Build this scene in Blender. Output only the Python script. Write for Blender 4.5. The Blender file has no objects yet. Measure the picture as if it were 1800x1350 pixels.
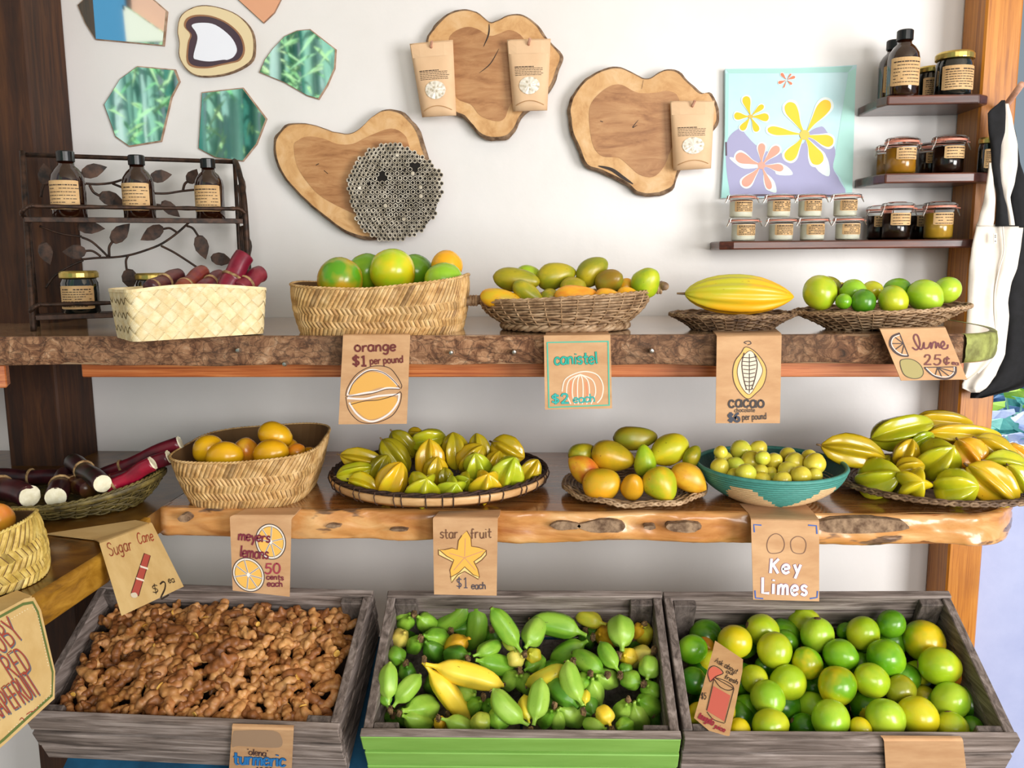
import bpy, bmesh, math, random
import numpy as np
from mathutils import Vector, Matrix, noise
random.seed(7)
PI = math.pi
# ------------------------------------------------------------------ camera, world, light, exposure
sc = bpy.context.scene
F_PX = 1520.0
YAW, PITCH, ROLL = math.radians(3.4), math.radians(8.6), math.radians(-0.5)
CAM = Vector((0, 0, 1.5))
ROT = Matrix.Rotation(YAW, 3, 'Z') @ Matrix.Rotation(PI/2 - PITCH, 3, 'X') @ Matrix.Rotation(ROLL, 3, 'Z')
cd = bpy.data.cameras.new('camera'); co = bpy.data.objects.new('camera', cd)
sc.collection.objects.link(co); sc.camera = co
cd.sensor_width = 36.0; cd.lens = 36.0*F_PX/1800.0; cd.clip_start = 0.05
co.matrix_world = Matrix.Translation(CAM) @ ROT.to_4x4()
w = bpy.data.worlds.new('sky'); sc.world = w; w.use_nodes = True
bg = w.node_tree.nodes['Background']
bg.inputs[0].default_value = (0.72, 0.87, 1.0, 1); bg.inputs[1].default_value = 0.36
def area(name, loc, target, sx, sy, power, col):
    l = bpy.data.lights.new(name, 'AREA'); l.shape = 'RECTANGLE'; l.size = sx; l.size_y = sy
    l.energy = power; l.color = col
    o = bpy.data.objects.new(name, l); sc.collection.objects.link(o)
    o.location = loc
    o.rotation_euler = (Vector(target) - Vector(loc)).to_track_quat('-Z', 'Y').to_euler()
    return o
area('daylight_open_side', (2.7, -1.2, 1.35), (0.5, 1.8, 1.0), 1.5, 1.7, 140, (1.0, 0.98, 0.96))
area('daylight_front', (0.8, -2.2, 2.0), (0.1, 1.8, 1.1), 1.5, 1.1, 54, (1.0, 0.96, 0.9))
sl = bpy.data.lights.new('sun', 'SUN'); sl.energy = 4.2; sl.angle = .02; sl.color = (1, .96, .88)
so = bpy.data.objects.new('sun', sl); sc.collection.objects.link(so); so.rotation_euler = Vector((.18, -.62, -.76)).to_track_quat('-Z', 'Y').to_euler()
sc.view_settings.view_transform = 'Standard'; sc.view_settings.look = 'None'
sc.view_settings.exposure = 0.06; sc.view_settings.gamma = 1.0; sc.view_settings.use_curve_mapping = False
# ------------------------------------------------------------------ measured geometry of the stand
WY, SF = 1.9, 1.44            # back wall, shelf fronts
ZU, ZL = 1.363, 1.057         # shelf tops
def ray(x, y): return ROT @ Vector(((x-900)/F_PX, -(y-675)/F_PX, -1))
def onY(x, y, Y): d = ray(x, y); return CAM + d*(Y/d.y)
def onZ(x, y, Z): d = ray(x, y); return CAM + d*((Z-CAM.z)/d.z)
def onP(x, y, p, n): d = ray(x, y); return CAM + d*((p-CAM).dot(n)/d.dot(n))
def depth(p): return -((ROT.transposed() @ (Vector(p)-CAM)).z)
def sdir(theta, phi=0.0):   # direction seen at angle theta in the view, tilted phi towards the viewer
    t, f = math.radians(theta), math.radians(phi)
    return ROT @ Vector((math.cos(t)*math.cos(f), math.sin(t)*math.cos(f), math.sin(f)))
# ------------------------------------------------------------------ object helpers
COL = sc.collection
def L(h):
    h = h.lstrip('#'); v = [int(h[i:i+2], 16)/255 for i in (0, 2, 4)]
    return tuple((c/12.92 if c <= .04045 else ((c+.055)/1.055)**2.4) for c in v)
def tag(o, label, cat, group=None, kind=None):
    o['label'] = label; o['category'] = cat
    if group: o['group'] = group
    if kind: o['kind'] = kind
    return o
def empty(name, loc, label, cat, group=None):
    o = bpy.data.objects.new(name, None); COL.objects.link(o); o.location = loc; o.empty_display_size = .01
    tag(o, label, cat, group); o['wo'] = tuple(loc); return o
class MB:
    """collects verts and faces (world coordinates), optional face colours"""
    def __init__(s): s.V = []; s.F = []; s.C = []
    def add(s, V, F, col=None):
        b = len(s.V); s.V += [tuple(v) for v in V]; s.F += [tuple(i+b for i in f) for f in F]
        s.C += [col or (1, 1, 1)]*len(F); return s
def mk(name, mb, mat, parent=None, smooth=False, kind=None, label=None, local=False, origin=None):
    V, F = mb.V, mb.F
    me = bpy.data.meshes.new(name)
    arr = np.array(V, dtype=float).reshape(-1, 3)
    if local: org = np.zeros(3)
    elif parent is not None: org = np.array(parent.get('wo', (0, 0, 0)), dtype=float)
    elif origin is not None: org = np.array(origin, dtype=float)
    else:
        org = (arr.min(0)+arr.max(0))/2; org[2] = arr[:, 2].min()
    me.from_pydata((arr-org).tolist(), [], F); me.update()
    if mat is not None and mat.get('vc'):
        at = me.color_attributes.new('Col', 'FLOAT_COLOR', 'CORNER')
        buf = []
        for p, c in zip(me.polygons, mb.C): buf += [c[0], c[1], c[2], 1.0]*p.loop_total
        at.data.foreach_set('color', buf)
    if smooth: me.polygons.foreach_set('use_smooth', [True]*len(me.polygons))
    if mat: me.materials.append(mat)
    o = bpy.data.objects.new(name, me); COL.objects.link(o)
    if parent is not None: o.parent = parent
    elif not local: o.location = org
    o['wo'] = tuple(org)
    if kind: o['kind'] = kind
    if label: o['label'] = label
    return o
def fixn(o):
    bm = bmesh.new(); bm.from_mesh(o.data); bmesh.ops.recalc_face_normals(bm, faces=bm.faces); bm.to_mesh(o.data); bm.free(); return o
# ------------------------------------------------------------------ shapes
BOXF = [(0, 3, 2, 1), (4, 5, 6, 7), (0, 1, 5, 4), (1, 2, 6, 5), (2, 3, 7, 6), (3, 0, 4, 7)]
def box8(P): return P, BOXF
def obox(o, ax, ay, az, ch=0.0):
    """box from corner o with edge vectors; ch = chamfer"""
    o, ax, ay, az = map(Vector, (o, ax, ay, az))
    if ch <= 0: return [o, o+ax, o+ax+ay, o+ay, o+az, o+ax+az, o+ax+ay+az, o+ay+az], BOXF
    bm = bmesh.new()
    vs = [bm.verts.new(p) for p in (o, o+ax, o+ax+ay, o+ay, o+az, o+ax+az, o+ax+ay+az, o+ay+az)]
    for f in BOXF: bm.faces.new([vs[i] for i in f])
    bmesh.ops.bevel(bm, geom=list(bm.edges), offset=ch, segments=1, affect='EDGES', profile=.5)
    bm.verts.index_update(); V = [v.co.copy() for v in bm.verts]; F = [[v.index for v in f.verts] for f in bm.faces]
    bm.free(); return V, F
def lathe(prof, n=24, c=(0, 0, 0), sx=1, sy=1, rot=0, closed=False):
    V, F = [], []
    for r, z in prof:
        for i in range(n):
            a = 2*PI*i/n; x, y = r*math.cos(a)*sx, r*math.sin(a)*sy
            V.append((c[0]+x*math.cos(rot)-y*math.sin(rot), c[1]+x*math.sin(rot)+y*math.cos(rot), c[2]+z))
    m = len(prof)
    for j in range(m if closed else m-1):
        for i in range(n):
            a, b = j*n+i, j*n+(i+1) % n; k = (j+1) % m
            F.append((a, b, k*n+(i+1) % n, k*n+i))
    if not closed:
        if prof[0][0] > 1e-5: F.append(tuple(reversed(range(n))))
        if prof[-1][0] > 1e-5: F.append(tuple((m-1)*n+i for i in range(n)))
    return V, F
def tube(P, r, n=6, closed=False, caps=True, flat=1.0, up=None):
    P = [Vector(p) for p in P]; V, F = [], []; m = len(P); prev = None
    for i, p in enumerate(P):
        if closed: t = P[(i+1) % m]-P[i-1]
        else: t = P[min(i+1, m-1)]-P[max(i-1, 0)]
        if t.length < 1e-9: t = Vector((0, 0, 1))
        t.normalize()
        if up is not None: s = t.cross(Vector(up)); 
        elif prev is None: s = t.cross(Vector((0, 0, 1))) if abs(t.z) < .9 else t.cross(Vector((1, 0, 0)))
        else: s = prev - t*prev.dot(t)
        if s.length < 1e-6: s = t.orthogonal()
        s.normalize(); prev = s; b = t.cross(s)
        rr = r(i/(m-1)) if callable(r) else r
        for k in range(n):
            a = 2*PI*k/n; V.append(p + s*math.cos(a)*rr + b*math.sin(a)*rr*flat)
    for i in range(m if closed else m-1):
        j = (i+1) % m
        for k in range(n): F.append((i*n+k, i*n+(k+1) % n, j*n+(k+1) % n, j*n+k))
    if caps and not closed: F.append(tuple(reversed(range(n)))); F.append(tuple((m-1)*n+k for k in range(n)))
    return V, F
def grid(fn, nu, nv, cu=False):
    V = [fn(i/(nu if cu else nu-1), j/(nv-1)) for j in range(nv) for i in range(nu)]
    F = []
    for j in range(nv-1):
        for i in range(nu if cu else nu-1):
            a, b = j*nu+i, j*nu+(i+1) % nu; F.append((a, b, b+nu, a+nu))
    return V, F
def slab(fn, nu, nv, th):
    """open sheet with thickness: fn(u,v)->point; th vector or function giving the offset"""
    V, F = grid(fn, nu, nv); n = len(V)
    off = [Vector(th) if not callable(th) else th(V[i]) for i in range(n)]
    V2 = [Vector(v)+o for v, o in zip(V, off)]
    FF = [tuple(reversed(f)) for f in F] + [tuple(i+n for i in f) for f in F]
    for i in range(nu-1):
        FF.append((i, i+1, i+1+n, i+n)); a = (nv-1)*nu+i; FF.append((a+1, a, a+n, a+1+n))
    for j in range(nv-1):
        a = j*nu; FF.append((a+nu, a, a+n, a+nu+n)); a = j*nu+nu-1; FF.append((a, a+nu, a+nu+n, a+n))
    return [Vector(v) for v in V]+V2, FF
def catmull(P, k=6, closed=False):
    P = [Vector(p) for p in P]; m = len(P)
    if m < 3: return P
    out = []
    for i in range(m if closed else m-1):
        g = lambda j: P[j % m] if closed else P[max(0, min(m-1, j))]
        p0, p1, p2, p3 = g(i-1), g(i), g(i+1), g(i+2)
        for s in range(k):
            t = s/k
            out.append(.5*((2*p1)+(p2-p0)*t+(2*p0-5*p1+4*p2-p3)*t*t+(3*p1-p0-3*p2+p3)*t**3))
    if not closed: out.append(P[-1])
    return out
def prism(outline, off):
    """outline: world points of the front face; off: vector (or list) to the back face"""
    n = len(outline); A = [Vector(p) for p in outline]
    B = [a+(off[i] if isinstance(off, list) else Vector(off)) for i, a in enumerate(A)]
    F = [tuple(range(n)), tuple(reversed(range(n, 2*n)))]
    for i in range(n): j = (i+1) % n; F.append((j, i, i+n, j+n))
    return A+B, F
def rnoise(p, s=1.0): return noise.noise(Vector(p)*s)
# ------------------------------------------------------------------ materials
class NT:
    def __init__(s, name):
        s.m = bpy.data.materials.new(name); s.m.use_nodes = True; s.t = s.m.node_tree; s.n = s.t.nodes
        s.b = s.n['Principled BSDF']; s.tc = None
    def node(s, t, **k):
        n = s.n.new(t)
        for a, b in k.items(): setattr(n, a, b)
        return n
    def link(s, a, b): s.t.links.new(a, b)
    def co(s, scale=(1, 1, 1), rnd=False, rot=(0, 0, 0)):
        if s.tc is None: s.tc = s.node('ShaderNodeTexCoord')
        mp = s.node('ShaderNodeMapping'); mp.inputs['Scale'].default_value = scale; mp.inputs['Rotation'].default_value = rot
        if rnd:
            oi = s.node('ShaderNodeObjectInfo'); ml = s.node('ShaderNodeMath', operation='MULTIPLY'); ml.inputs[1].default_value = 37.0
            s.link(oi.outputs['Random'], ml.inputs[0])
            ad = s.node('ShaderNodeVectorMath', operation='ADD'); s.link(s.tc.outputs['Object'], ad.inputs[0])
            s.link(ml.outputs[0], ad.inputs[1]); s.link(ad.outputs[0], mp.inputs['Vector'])
        else: s.link(s.tc.outputs['Object'], mp.inputs['Vector'])
        return mp.outputs[0]
    def noise(s, co, scale, detail=4, rough=.6, dist=0):
        n = s.node('ShaderNodeTexNoise'); n.inputs['Scale'].default_value = scale; n.inputs['Detail'].default_value = detail
        n.inputs['Roughness'].default_value = rough; n.inputs['Distortion'].default_value = dist
        s.link(co, n.inputs['Vector']); return n.outputs['Fac']
    def vor(s, co, scale, feature='F1', out='Distance'):
        n = s.node('ShaderNodeTexVoronoi', feature=feature); n.inputs['Scale'].default_value = scale; s.link(co, n.inputs['Vector']); return n.outputs[out]
    def wave(s, co, scale, dist=3, direction='X', detail=2, dscale=1):
        n = s.node('ShaderNodeTexWave', bands_direction=direction); n.inputs['Scale'].default_value = scale
        n.inputs['Distortion'].default_value = dist; n.inputs['Detail'].default_value = detail; n.inputs['Detail Scale'].default_value = dscale
        s.link(co, n.inputs['Vector']); return n.outputs['Fac']
    def ramp(s, fac, stops):
        r = s.node('ShaderNodeValToRGB'); e = r.color_ramp.elements
        while len(e) < len(stops): e.new(.5)
        for i, (p, c) in enumerate(stops):
            e[i].position = p; e[i].color = (*(L(c) if isinstance(c, str) else c), 1)
        s.link(fac, r.inputs[0]); return r.outputs[0]
    def bw(s, fac, a, b):   # remap to 0..1
        r = s.node('ShaderNodeMapRange'); r.inputs['From Min'].default_value = a; r.inputs['From Max'].default_value = b
        s.link(fac, r.inputs['Value']); return r.outputs[0]
    def mix(s, fac, a, b, mode='MIX'):
        m = s.node('ShaderNodeMix', data_type='RGBA', blend_type=mode); m.clamp_factor = True
        if isinstance(fac, (int, float)): m.inputs[0].default_value = fac
        else: s.link(fac, m.inputs[0])
        for i, x in ((6, a), (7, b)):
            if isinstance(x, (tuple, str)): m.inputs[i].default_value = (*(L(x) if isinstance(x, str) else x), 1)
            else: s.link(x, m.inputs[i])
        return m.outputs[2]
    def base(s, c):
        if isinstance(c, (tuple, str)): s.b.inputs['Base Color'].default_value = (*(L(c) if isinstance(c, str) else c), 1)
        else: s.link(c, s.b.inputs['Base Color'])
    def bump(s, h, strength=.4, dist=.002):
        b = s.node('ShaderNodeBump'); b.inputs['Strength'].default_value = strength; b.inputs['Distance'].default_value = dist
        s.link(h, b.inputs['Height']); s.link(b.outputs[0], s.b.inputs['Normal'])
    def fin(s, rough=.6, metal=0, spec=None, coat=0, trans=0, ior=None, sss=0):
        s.b.inputs['Roughness'].default_value = rough; s.b.inputs['Metallic'].default_value = metal
        if spec is not None: s.b.inputs['Specular IOR Level'].default_value = spec
        if coat: s.b.inputs['Coat Weight'].default_value = coat; s.b.inputs['Coat Roughness'].default_value = .12
        if trans: s.b.inputs['Transmission Weight'].default_value = trans
        if ior: s.b.inputs['IOR'].default_value = ior
        return s.m
def flat(name, c, rough=.6, **k): t = NT(name); t.base(c); return t.fin(rough, **k)
def noisy(name, c1, c2, scale=20, stretch=(1, 1, 1), rough=.6, bump=0, bdist=.001, detail=5, lo=.35, hi=.65, rnd=True, **k):
    t = NT(name); co = t.co(stretch, rnd); f = t.noise(co, scale, detail)
    t.base(t.ramp(f, [(lo, c1), (hi, c2)]))
    if bump: t.bump(f, bump, bdist)
    return t.fin(rough, **k)
def wood(name, dark, mid, light, grain=(1, 14, 14), scale=9, rough=.45, bump=.25, knots=False, coat=0, ring=0, ringdir='Z'):
    t = NT(name); co = t.co(grain, True); f = t.noise(co, scale, 8, .65, .6)
    c = t.ramp(f, [(.3, dark), (.48, mid), (.68, light)])
    if ring:
        wv = t.wave(t.co(tuple(1 if g == 1 else 1.0 for g in grain), False), ring, 6, ringdir, 3, 1.2)
        c = t.mix(t.bw(wv, .2, .8), c, t.mix(.45, c, dark))
    f2 = t.noise(t.co((1, 1, 1), True), 6, 3)
    c = t.mix(t.bw(f2, .45, .75), c, t.mix(.5, c, dark))
    t.base(c); t.bump(f, bump, .001); return t.fin(rough, coat=coat)
def fruitmat(name, rough=.35, scale=22, bump=.08, bscale=300, spot=None, spots=0.0, contrast=(.40, .62), coat=0.0, sss=.0):
    t = NT(name); oi = t.node('ShaderNodeObjectInfo'); at = t.node('ShaderNodeAttribute', attribute_type='OBJECT', attribute_name='tint')
    f = t.noise(t.co((1, 1, 1), True), scale, 3, .55); c = t.mix(t.bw(f, *contrast), oi.outputs['Color'], at.outputs['Color'])
    if spot:
        v = t.noise(t.co((1, 1, 1), True), scale*7, 3, .6); c = t.mix(t.bw(v, .70-spots, .78-spots), c, spot)
    t.base(c); t.bump(t.noise(t.co((1, 1, 1), True), bscale, 2), bump, .0006)
    return t.fin(rough, coat=coat)
M = {}
# plaster
t = NT('plaster'); f = t.noise(t.co(), 2.2, 5, .6); f2 = t.noise(t.co(), 14, 5)
t.base(t.ramp(f, [(.35, '#e2dfdc'), (.65, '#eae7e6')])); t.bump(f2, .25, .003); M['plaster'] = t.fin(.32, spec=.5)
t = NT('wall_blue'); f2 = t.noise(t.co(), 9, 5); t.base(t.ramp(f2, [(.3, '#9ea8d0'), (.7, '#aeb7da')])); t.bump(f2, .3, .003); M['bluewall'] = t.fin(.55)
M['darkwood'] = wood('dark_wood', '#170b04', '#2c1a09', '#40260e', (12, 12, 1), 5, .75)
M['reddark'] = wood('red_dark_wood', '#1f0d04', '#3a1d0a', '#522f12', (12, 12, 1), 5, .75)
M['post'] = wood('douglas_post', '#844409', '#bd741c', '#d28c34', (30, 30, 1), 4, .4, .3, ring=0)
M['beam'] = wood('red_beam', '#8e4018', '#c06c34', '#d98e54', (1, 10, 60), 5, .45)
M['shelftop'] = wood('varnished_slab', '#5c3413', '#9a6230', '#b9854e', (1.2, 9, 9), 5, .17, .08, coat=.5)
M['shelftop_upper'] = wood('varnished_slab_upper', '#6b4a2c', '#a48260', '#bb9d7c', (1.2, 9, 9), 5, .14, .06, coat=.5)
t = NT('bark'); co = t.co((1, 1, 1.0)); f = t.noise(co, 34, 10, .72, 1.2); nd = t.node('ShaderNodeTexNoise'); nd.inputs['Scale'].default_value = 28; nd.inputs['Detail'].default_value = 6; t.link(t.co((.7, 1, 1.5)), nd.inputs['Vector'])
vm = t.node('ShaderNodeVectorMath', operation='MULTIPLY_ADD'); t.link(nd.outputs['Color'], vm.inputs[0]); vm.inputs[1].default_value = (.05, .05, .05); t.link(t.co((.7, 1, 1.5)), vm.inputs[2])
v = t.vor(vm.outputs[0], 46, 'DISTANCE_TO_EDGE'); f3 = t.noise(co, 5, 3)
c = t.ramp(f, [(.30, '#2b1a10'), (.45, '#7a5136'), (.58, '#b58762'), (.72, '#d4b392')])
c = t.mix(t.bw(v, .0, .07), t.mix(.65, c, '#2a1710'), c); c = t.mix(t.bw(f3, .4, .7), c, t.mix(.5, c, '#5a4a3c'))
t.base(c); t.bump(f, .9, .006); M['bark'] = t.fin(.85)
t = NT('live_edge'); co = t.co((1, 4, 4)); f = t.noise(co, 6, 8, .6, .8); p = t.noise(t.co((1, 1, 3.2)), 7.5, 4, .5)
c = t.ramp(f, [(.3, '#a9672f'), (.5, '#cf9355'), (.7, '#e3b57c')]); g = t.noise(t.co((1, 6, 10)), 30, 6)
c = t.mix(t.bw(p, .63, .66), c, t.ramp(g, [(.35, '#3d2418'), (.6, '#8a6a50')])); t.base(c); t.bump(f, .25, .002); M['liveedge'] = t.fin(.3, coat=.35)
M['mossbark'] = noisy('green_bark', '#5d5a1e', '#a9b05e', 26, (1, 1, 1), .6, .4, .003)
M['shelfdark'] = wood('dark_shelf', '#2a120b', '#54281a', '#6f3a26', (1, 12, 12), 7, .35, .15, coat=.3)
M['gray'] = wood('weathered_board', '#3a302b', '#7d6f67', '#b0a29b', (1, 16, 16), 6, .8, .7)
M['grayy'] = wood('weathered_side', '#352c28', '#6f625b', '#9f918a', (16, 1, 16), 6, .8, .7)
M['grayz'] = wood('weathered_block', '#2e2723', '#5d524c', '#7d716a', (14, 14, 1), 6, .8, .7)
M['greenpaint'] = noisy('green_paint', '#7fae4c', '#8aba58', 8, (1, 6, 6), .4, .08)
M['iron'] = noisy('rusty_iron', '#1c1511', '#4a3224', 60, (1, 1, 1), .55, .4, .0008, metal=.5)
M['amber'] = flat('amber_glass', '#220c04', .06, spec=.8, coat=.6)
M['darkglass'] = flat('dark_glass', '#0b1210', .06, spec=.8, coat=.6)
M['cap'] = flat('black_cap', '#0b0c0c', .3)
M['goldlid'] = flat('gold_lid', '#c9b060', .28, metal=.85)
t = NT('jar_glass'); t.base('#fdfffd'); M['glass'] = t.fin(.02, trans=1.0, ior=1.12)
M['honey'] = flat('honey', '#a9741a', .2, coat=.5); M['molasses'] = flat('molasses', '#1d0d07', .15, coat=.5)
M['cream'] = noisy('cream_balm', '#f3efd6', '#fbf8e8', 40, rough=.5); M['honeypale'] = flat('pale_honey', '#b58c28', .2, coat=.5)
M['rubber'] = flat('pink_rubber', '#d98a74', .5)
M['steel'] = flat('steel_clip', '#b9b4ac', .25, metal=.9)
M['labelk'] = noisy('kraft_label', '#c79f6c', '#d8b482', 30, rough=.7)
M['ink'] = flat('ink', '#3a2a20', .7)
M['kraft'] = noisy('kraft_card', '#bd9066', '#cfa57a', 12, (1, 3, 3), .85, .15)
M['kraft_dark'] = noisy('kraft_card_dark', '#b08457', '#c39a6a', 12, (1, 3, 3), .85, .15)
M['kraft_tan'] = noisy('kraft_card_tan', '#c6a468', '#d4b67c', 10, (1, 2, 2), .85, .1)
M['pouch'] = noisy('kraft_pouch', '#dcb68e', '#e4c19a', 14, rough=.65)
t = NT('pouch_window'); t.base('#ddd3c2'); f = t.vor(t.co((1, 1, 1), True), 130); t.base(t.ramp(f, [(.1, '#b7a98f'), (.5, '#e9e2d4')])); t.bump(f, .5, .002); M['window'] = t.fin(.12, coat=.6)
M['slabwood'] = wood('sapwood', '#bd8a52', '#d8ab74', '#e6c293', (3, 3, 3), 7, .55, .1)
M['heart'] = wood('heartwood', '#8a5830', '#b07d4e', '#c69766', (2, 5, 9), 6, .5, .12)
M['heart'].node_tree.nodes
M['barkthin'] = noisy('thin_bark', '#5c4330', '#a08468', 70, (1, 1, 1), .9, .6, .002)
M['comb'] = noisy('paper_comb', '#8d8273', '#c9bfac', 45, (1, 1, 1), .9, .2)
M['combdark'] = flat('comb_hollow', '#17120e', .95)
M['mirror'] = flat('mirror', '#dfeee6', .03, metal=1.0)
M['mirrorpink'] = flat('copper_mirror', '#f0b08c', .3, metal=.25)
M['plasteredge'] = noisy('mirror_putty', '#8a6a52', '#b59a86', 60, rough=.8)
def weave_m(n, a, b, c): 
    t = NT(n); at = t.node('ShaderNodeAttribute', attribute_name='Col'); f = t.noise(t.co((1, 1, 1), True), 55, 5)
    t.base(t.mix(1.0, t.ramp(f, [(.33, a), (.5, b), (.68, c)]), at.outputs['Color'], 'MULTIPLY')); t.bump(f, .15, .001); t.m['vc'] = 1; return t.fin(.6)
M['straw'] = weave_m('straw', '#a67c46', '#cda66c', '#e2c08c'); M['strawy'] = weave_m('straw_yellow', '#a28532', '#cdb15c', '#e0ca80')
M['pandan'] = weave_m('pandan_leaf', '#dcc28c', '#e9d6a8', '#f1e4c2'); M['wicker'] = weave_m('wicker', '#7c5d40', '#ad8d6a', '#cdb190')
M['wickerdark'] = weave_m('wicker_dark', '#4d3828', '#7e6248', '#a78a68'); M['olivew'] = weave_m('olive_weave', '#382f14', '#5e5126', '#7e6f3a')
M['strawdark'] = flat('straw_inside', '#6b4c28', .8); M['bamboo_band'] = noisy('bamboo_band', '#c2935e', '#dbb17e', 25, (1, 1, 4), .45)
M['darkweave'] = noisy('dark_weave', '#22140e', '#4b3122', 90, (1, 1, 1), .8, .6, .002)
t = NT('coil'); at = t.node('ShaderNodeAttribute', attribute_name='Col'); t.base(at.outputs['Color']); t.bump(t.noise(t.co((1, 1, 1)), 260, 2), .4, .001); t.m['vc'] = 1; M['coil'] = t.fin(.55)
M['citrus'] = fruitmat('citrus_peel', .27, 15, .12, 420, coat=.15)
M['mango'] = fruitmat('mango_skin', .34, 26, .04, 200, '#6e4a1c', .03)
M['star'] = fruitmat('carambola_skin', .2, 30, .1, 120, '#7a4d18', .0, coat=.35)
M['banana'] = fruitmat('banana_skin', .38, 24, .05, 200, '#4b3416', .015)
M['pod'] = fruitmat('cacao_pod_skin', .35, 16, .2, 120, '#8f5a18', .02)
M['turmeric'] = fruitmat('turmeric_skin', .5, 70, .5, 260, '#6b3c16', .04)
M['stem'] = noisy('dry_stem', '#3b2a18', '#8a6b45', 120, rough=.9, bump=.5)
M['cane'] = fruitmat('cane_skin', .3, 30, .1, 200, '#2a0d10', .02)
M['canefibre'] = noisy('cane_pith', '#ded6b4', '#f2ecd2', 90, rough=.8, bump=.4, bdist=.001)
M['canenode'] = noisy('cane_node', '#6e4b2c', '#b99a6a', 80, rough=.8)
M['cotton'] = noisy('cotton_cloth', '#e6dcd0', '#f0e8de', 30, (1, 1, 1), .85, .2, .0008)
M['blackcloth'] = noisy('black_cloth', '#0d0d10', '#17171b', 60, (1, 1, 1), .9, .2, .0008)
M['dowel'] = wood('peg_wood', '#a06a50', '#c8947a', '#d9ab94', (8, 8, 8), 6, .6)
M['bluecloth'] = noisy('blue_cloth', '#10415f', '#1c5c80', 12, rough=.7)
M['floor'] = noisy('packed_floor', '#6b5a48', '#86735c', 6, rough=.9)
M['ground'] = noisy('garden_soil', '#7d8fae', '#c3cfe4', 22, rough=.95, bump=.6, bdist=.02)  # soil colour carries lavender-white overexposed highlights
M['leaf_teal'] = noisy('teal_leaf', '#2f9a94', '#7fd6cc', 12, rough=.45); M['leaf_lime'] = noisy('lime_leaf', '#7fc832', '#c6ec62', 12, rough=.45)
M['leaf_bamboo'] = noisy('bamboo_leaf', '#6fd08c', '#d0f8cc', 8, rough=.5)
M['culm'] = noisy('bamboo_culm', '#6fb8a8', '#c0ece0', 3, (3, 3, .4), .4)
M['ceil'] = wood('ceiling_boards', '#c9b79c', '#e0d2bc', '#ece2d0', (1, 12, 12), 4, .6)
M['awning_blue'] = flat('blue_awning', '#4d94c8', .7); M['awning_pink'] = flat('pink_awning', '#f2b9a4', .7); M['awning_white'] = flat('white_awning', '#fbf4ea', .7)
INKS = {}
def ink(h):
    if h not in INKS: INKS[h] = flat('marker_'+h.strip('#'), h, .6)
    return INKS[h]
# ================================================================== SETTING
def struct(name, mb, mat, parent=None, **k):
    o = mk(name, mb, mat, parent, **k); o['kind'] = 'structure'; return o
XP = 0.905
def wallbox(x0, x1, z0, z1): return obox((x0, WY, z0), (x1-x0, 0, 0), (0, .14, 0), (0, 0, z1-z0))
mb = MB(); mb.add(*wallbox(-1.62, XP, 0, 2.9)); struct('wall_back', mb, M['plaster'])
zs = onY(1770, 822, WY).z
mb = MB(); mb.add(*wallbox(XP, 2.3, 0, zs)); mb.add(*wallbox(XP, 2.3, 2.15, 2.9)); mb.add(*wallbox(1.75, 2.3, zs, 2.15)); struct('wall_right', mb, M['bluewall'])
mb = MB(); mb.add(*obox((XP, WY-.015, zs), (.86, 0, 0), (0, .17, 0), (0, 0, .018), .003)); struct('window_1', mb, flat('sill_white', '#f2f2f4', .5))
mb = MB(); mb.add(*obox((-1.62, .95, 0), (-.1, 0, 0), (0, .945, 0), (0, 0, 2.9))); struct('wall_left', mb, M['plaster'])
mb = MB(); mb.add(*obox((-3, -5.5, -.05), (8, 0, 0), (0, 7.45, 0), (0, 0, .05))); struct('floor', mb, M['floor'])
mb = MB(); mb.add(*obox((-3, 2.05, -.15), (9, 0, 0), (0, 7, 0), (0, 0, .05))); struct('ground', mb, M['ground'])
mb = MB(); mb.add(*obox((-1.75, -.5, 2.9), (4.2, 0, 0), (0, 2.6, 0), (0, 0, .05))); struct('ceiling', mb, M['ceil'])
# posts -----------------------------------------------------------
def vpost(name, pxl, pxr, yref, Y, back, mat, z0=0, z1=2.9, label=None, ch=.004):
    a = onY(pxl, yref, Y).x; b = onY(pxr, yref, Y).x
    mb = MB(); mb.add(*obox((a, Y, z0), (b-a, 0, 0), (0, back-Y, 0), (0, 0, z1-z0), ch)); return struct(name, mb, mat)
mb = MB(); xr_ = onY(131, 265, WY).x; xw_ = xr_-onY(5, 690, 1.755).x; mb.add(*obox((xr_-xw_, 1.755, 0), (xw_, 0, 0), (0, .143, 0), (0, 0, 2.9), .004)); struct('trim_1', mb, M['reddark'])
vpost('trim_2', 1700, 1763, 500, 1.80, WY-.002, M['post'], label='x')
# beams under the upper shelf
xa = onY(143, 655, 1.5).x; xb = onY(1700, 655, 1.5).x
mb = MB(); mb.add(*obox((xa, 1.5, 1.285), (onY(1694, 655, 1.5).x-xa, 0, 0), (0, .05, 0), (0, 0, .0285), .002)); struct('trim_3', mb, M['beam'])
p = onY(64, 660, 1.5)
mb = MB(); mb.add(*obox((p.x-.05, 1.5, 1.272), (-.75, -.42, 0), (.02, -.04, 0), (0, 0, .041), .002)); struct('trim_4', mb, M['beam'])
# cleat under the lower shelf
mb = MB(); mb.add(*obox((-1.0, 1.62, .955), (1.8, 0, 0), (0, .05, 0), (0, 0, .045), .002)); struct('trim_5', mb, M['darkwood'])
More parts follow.
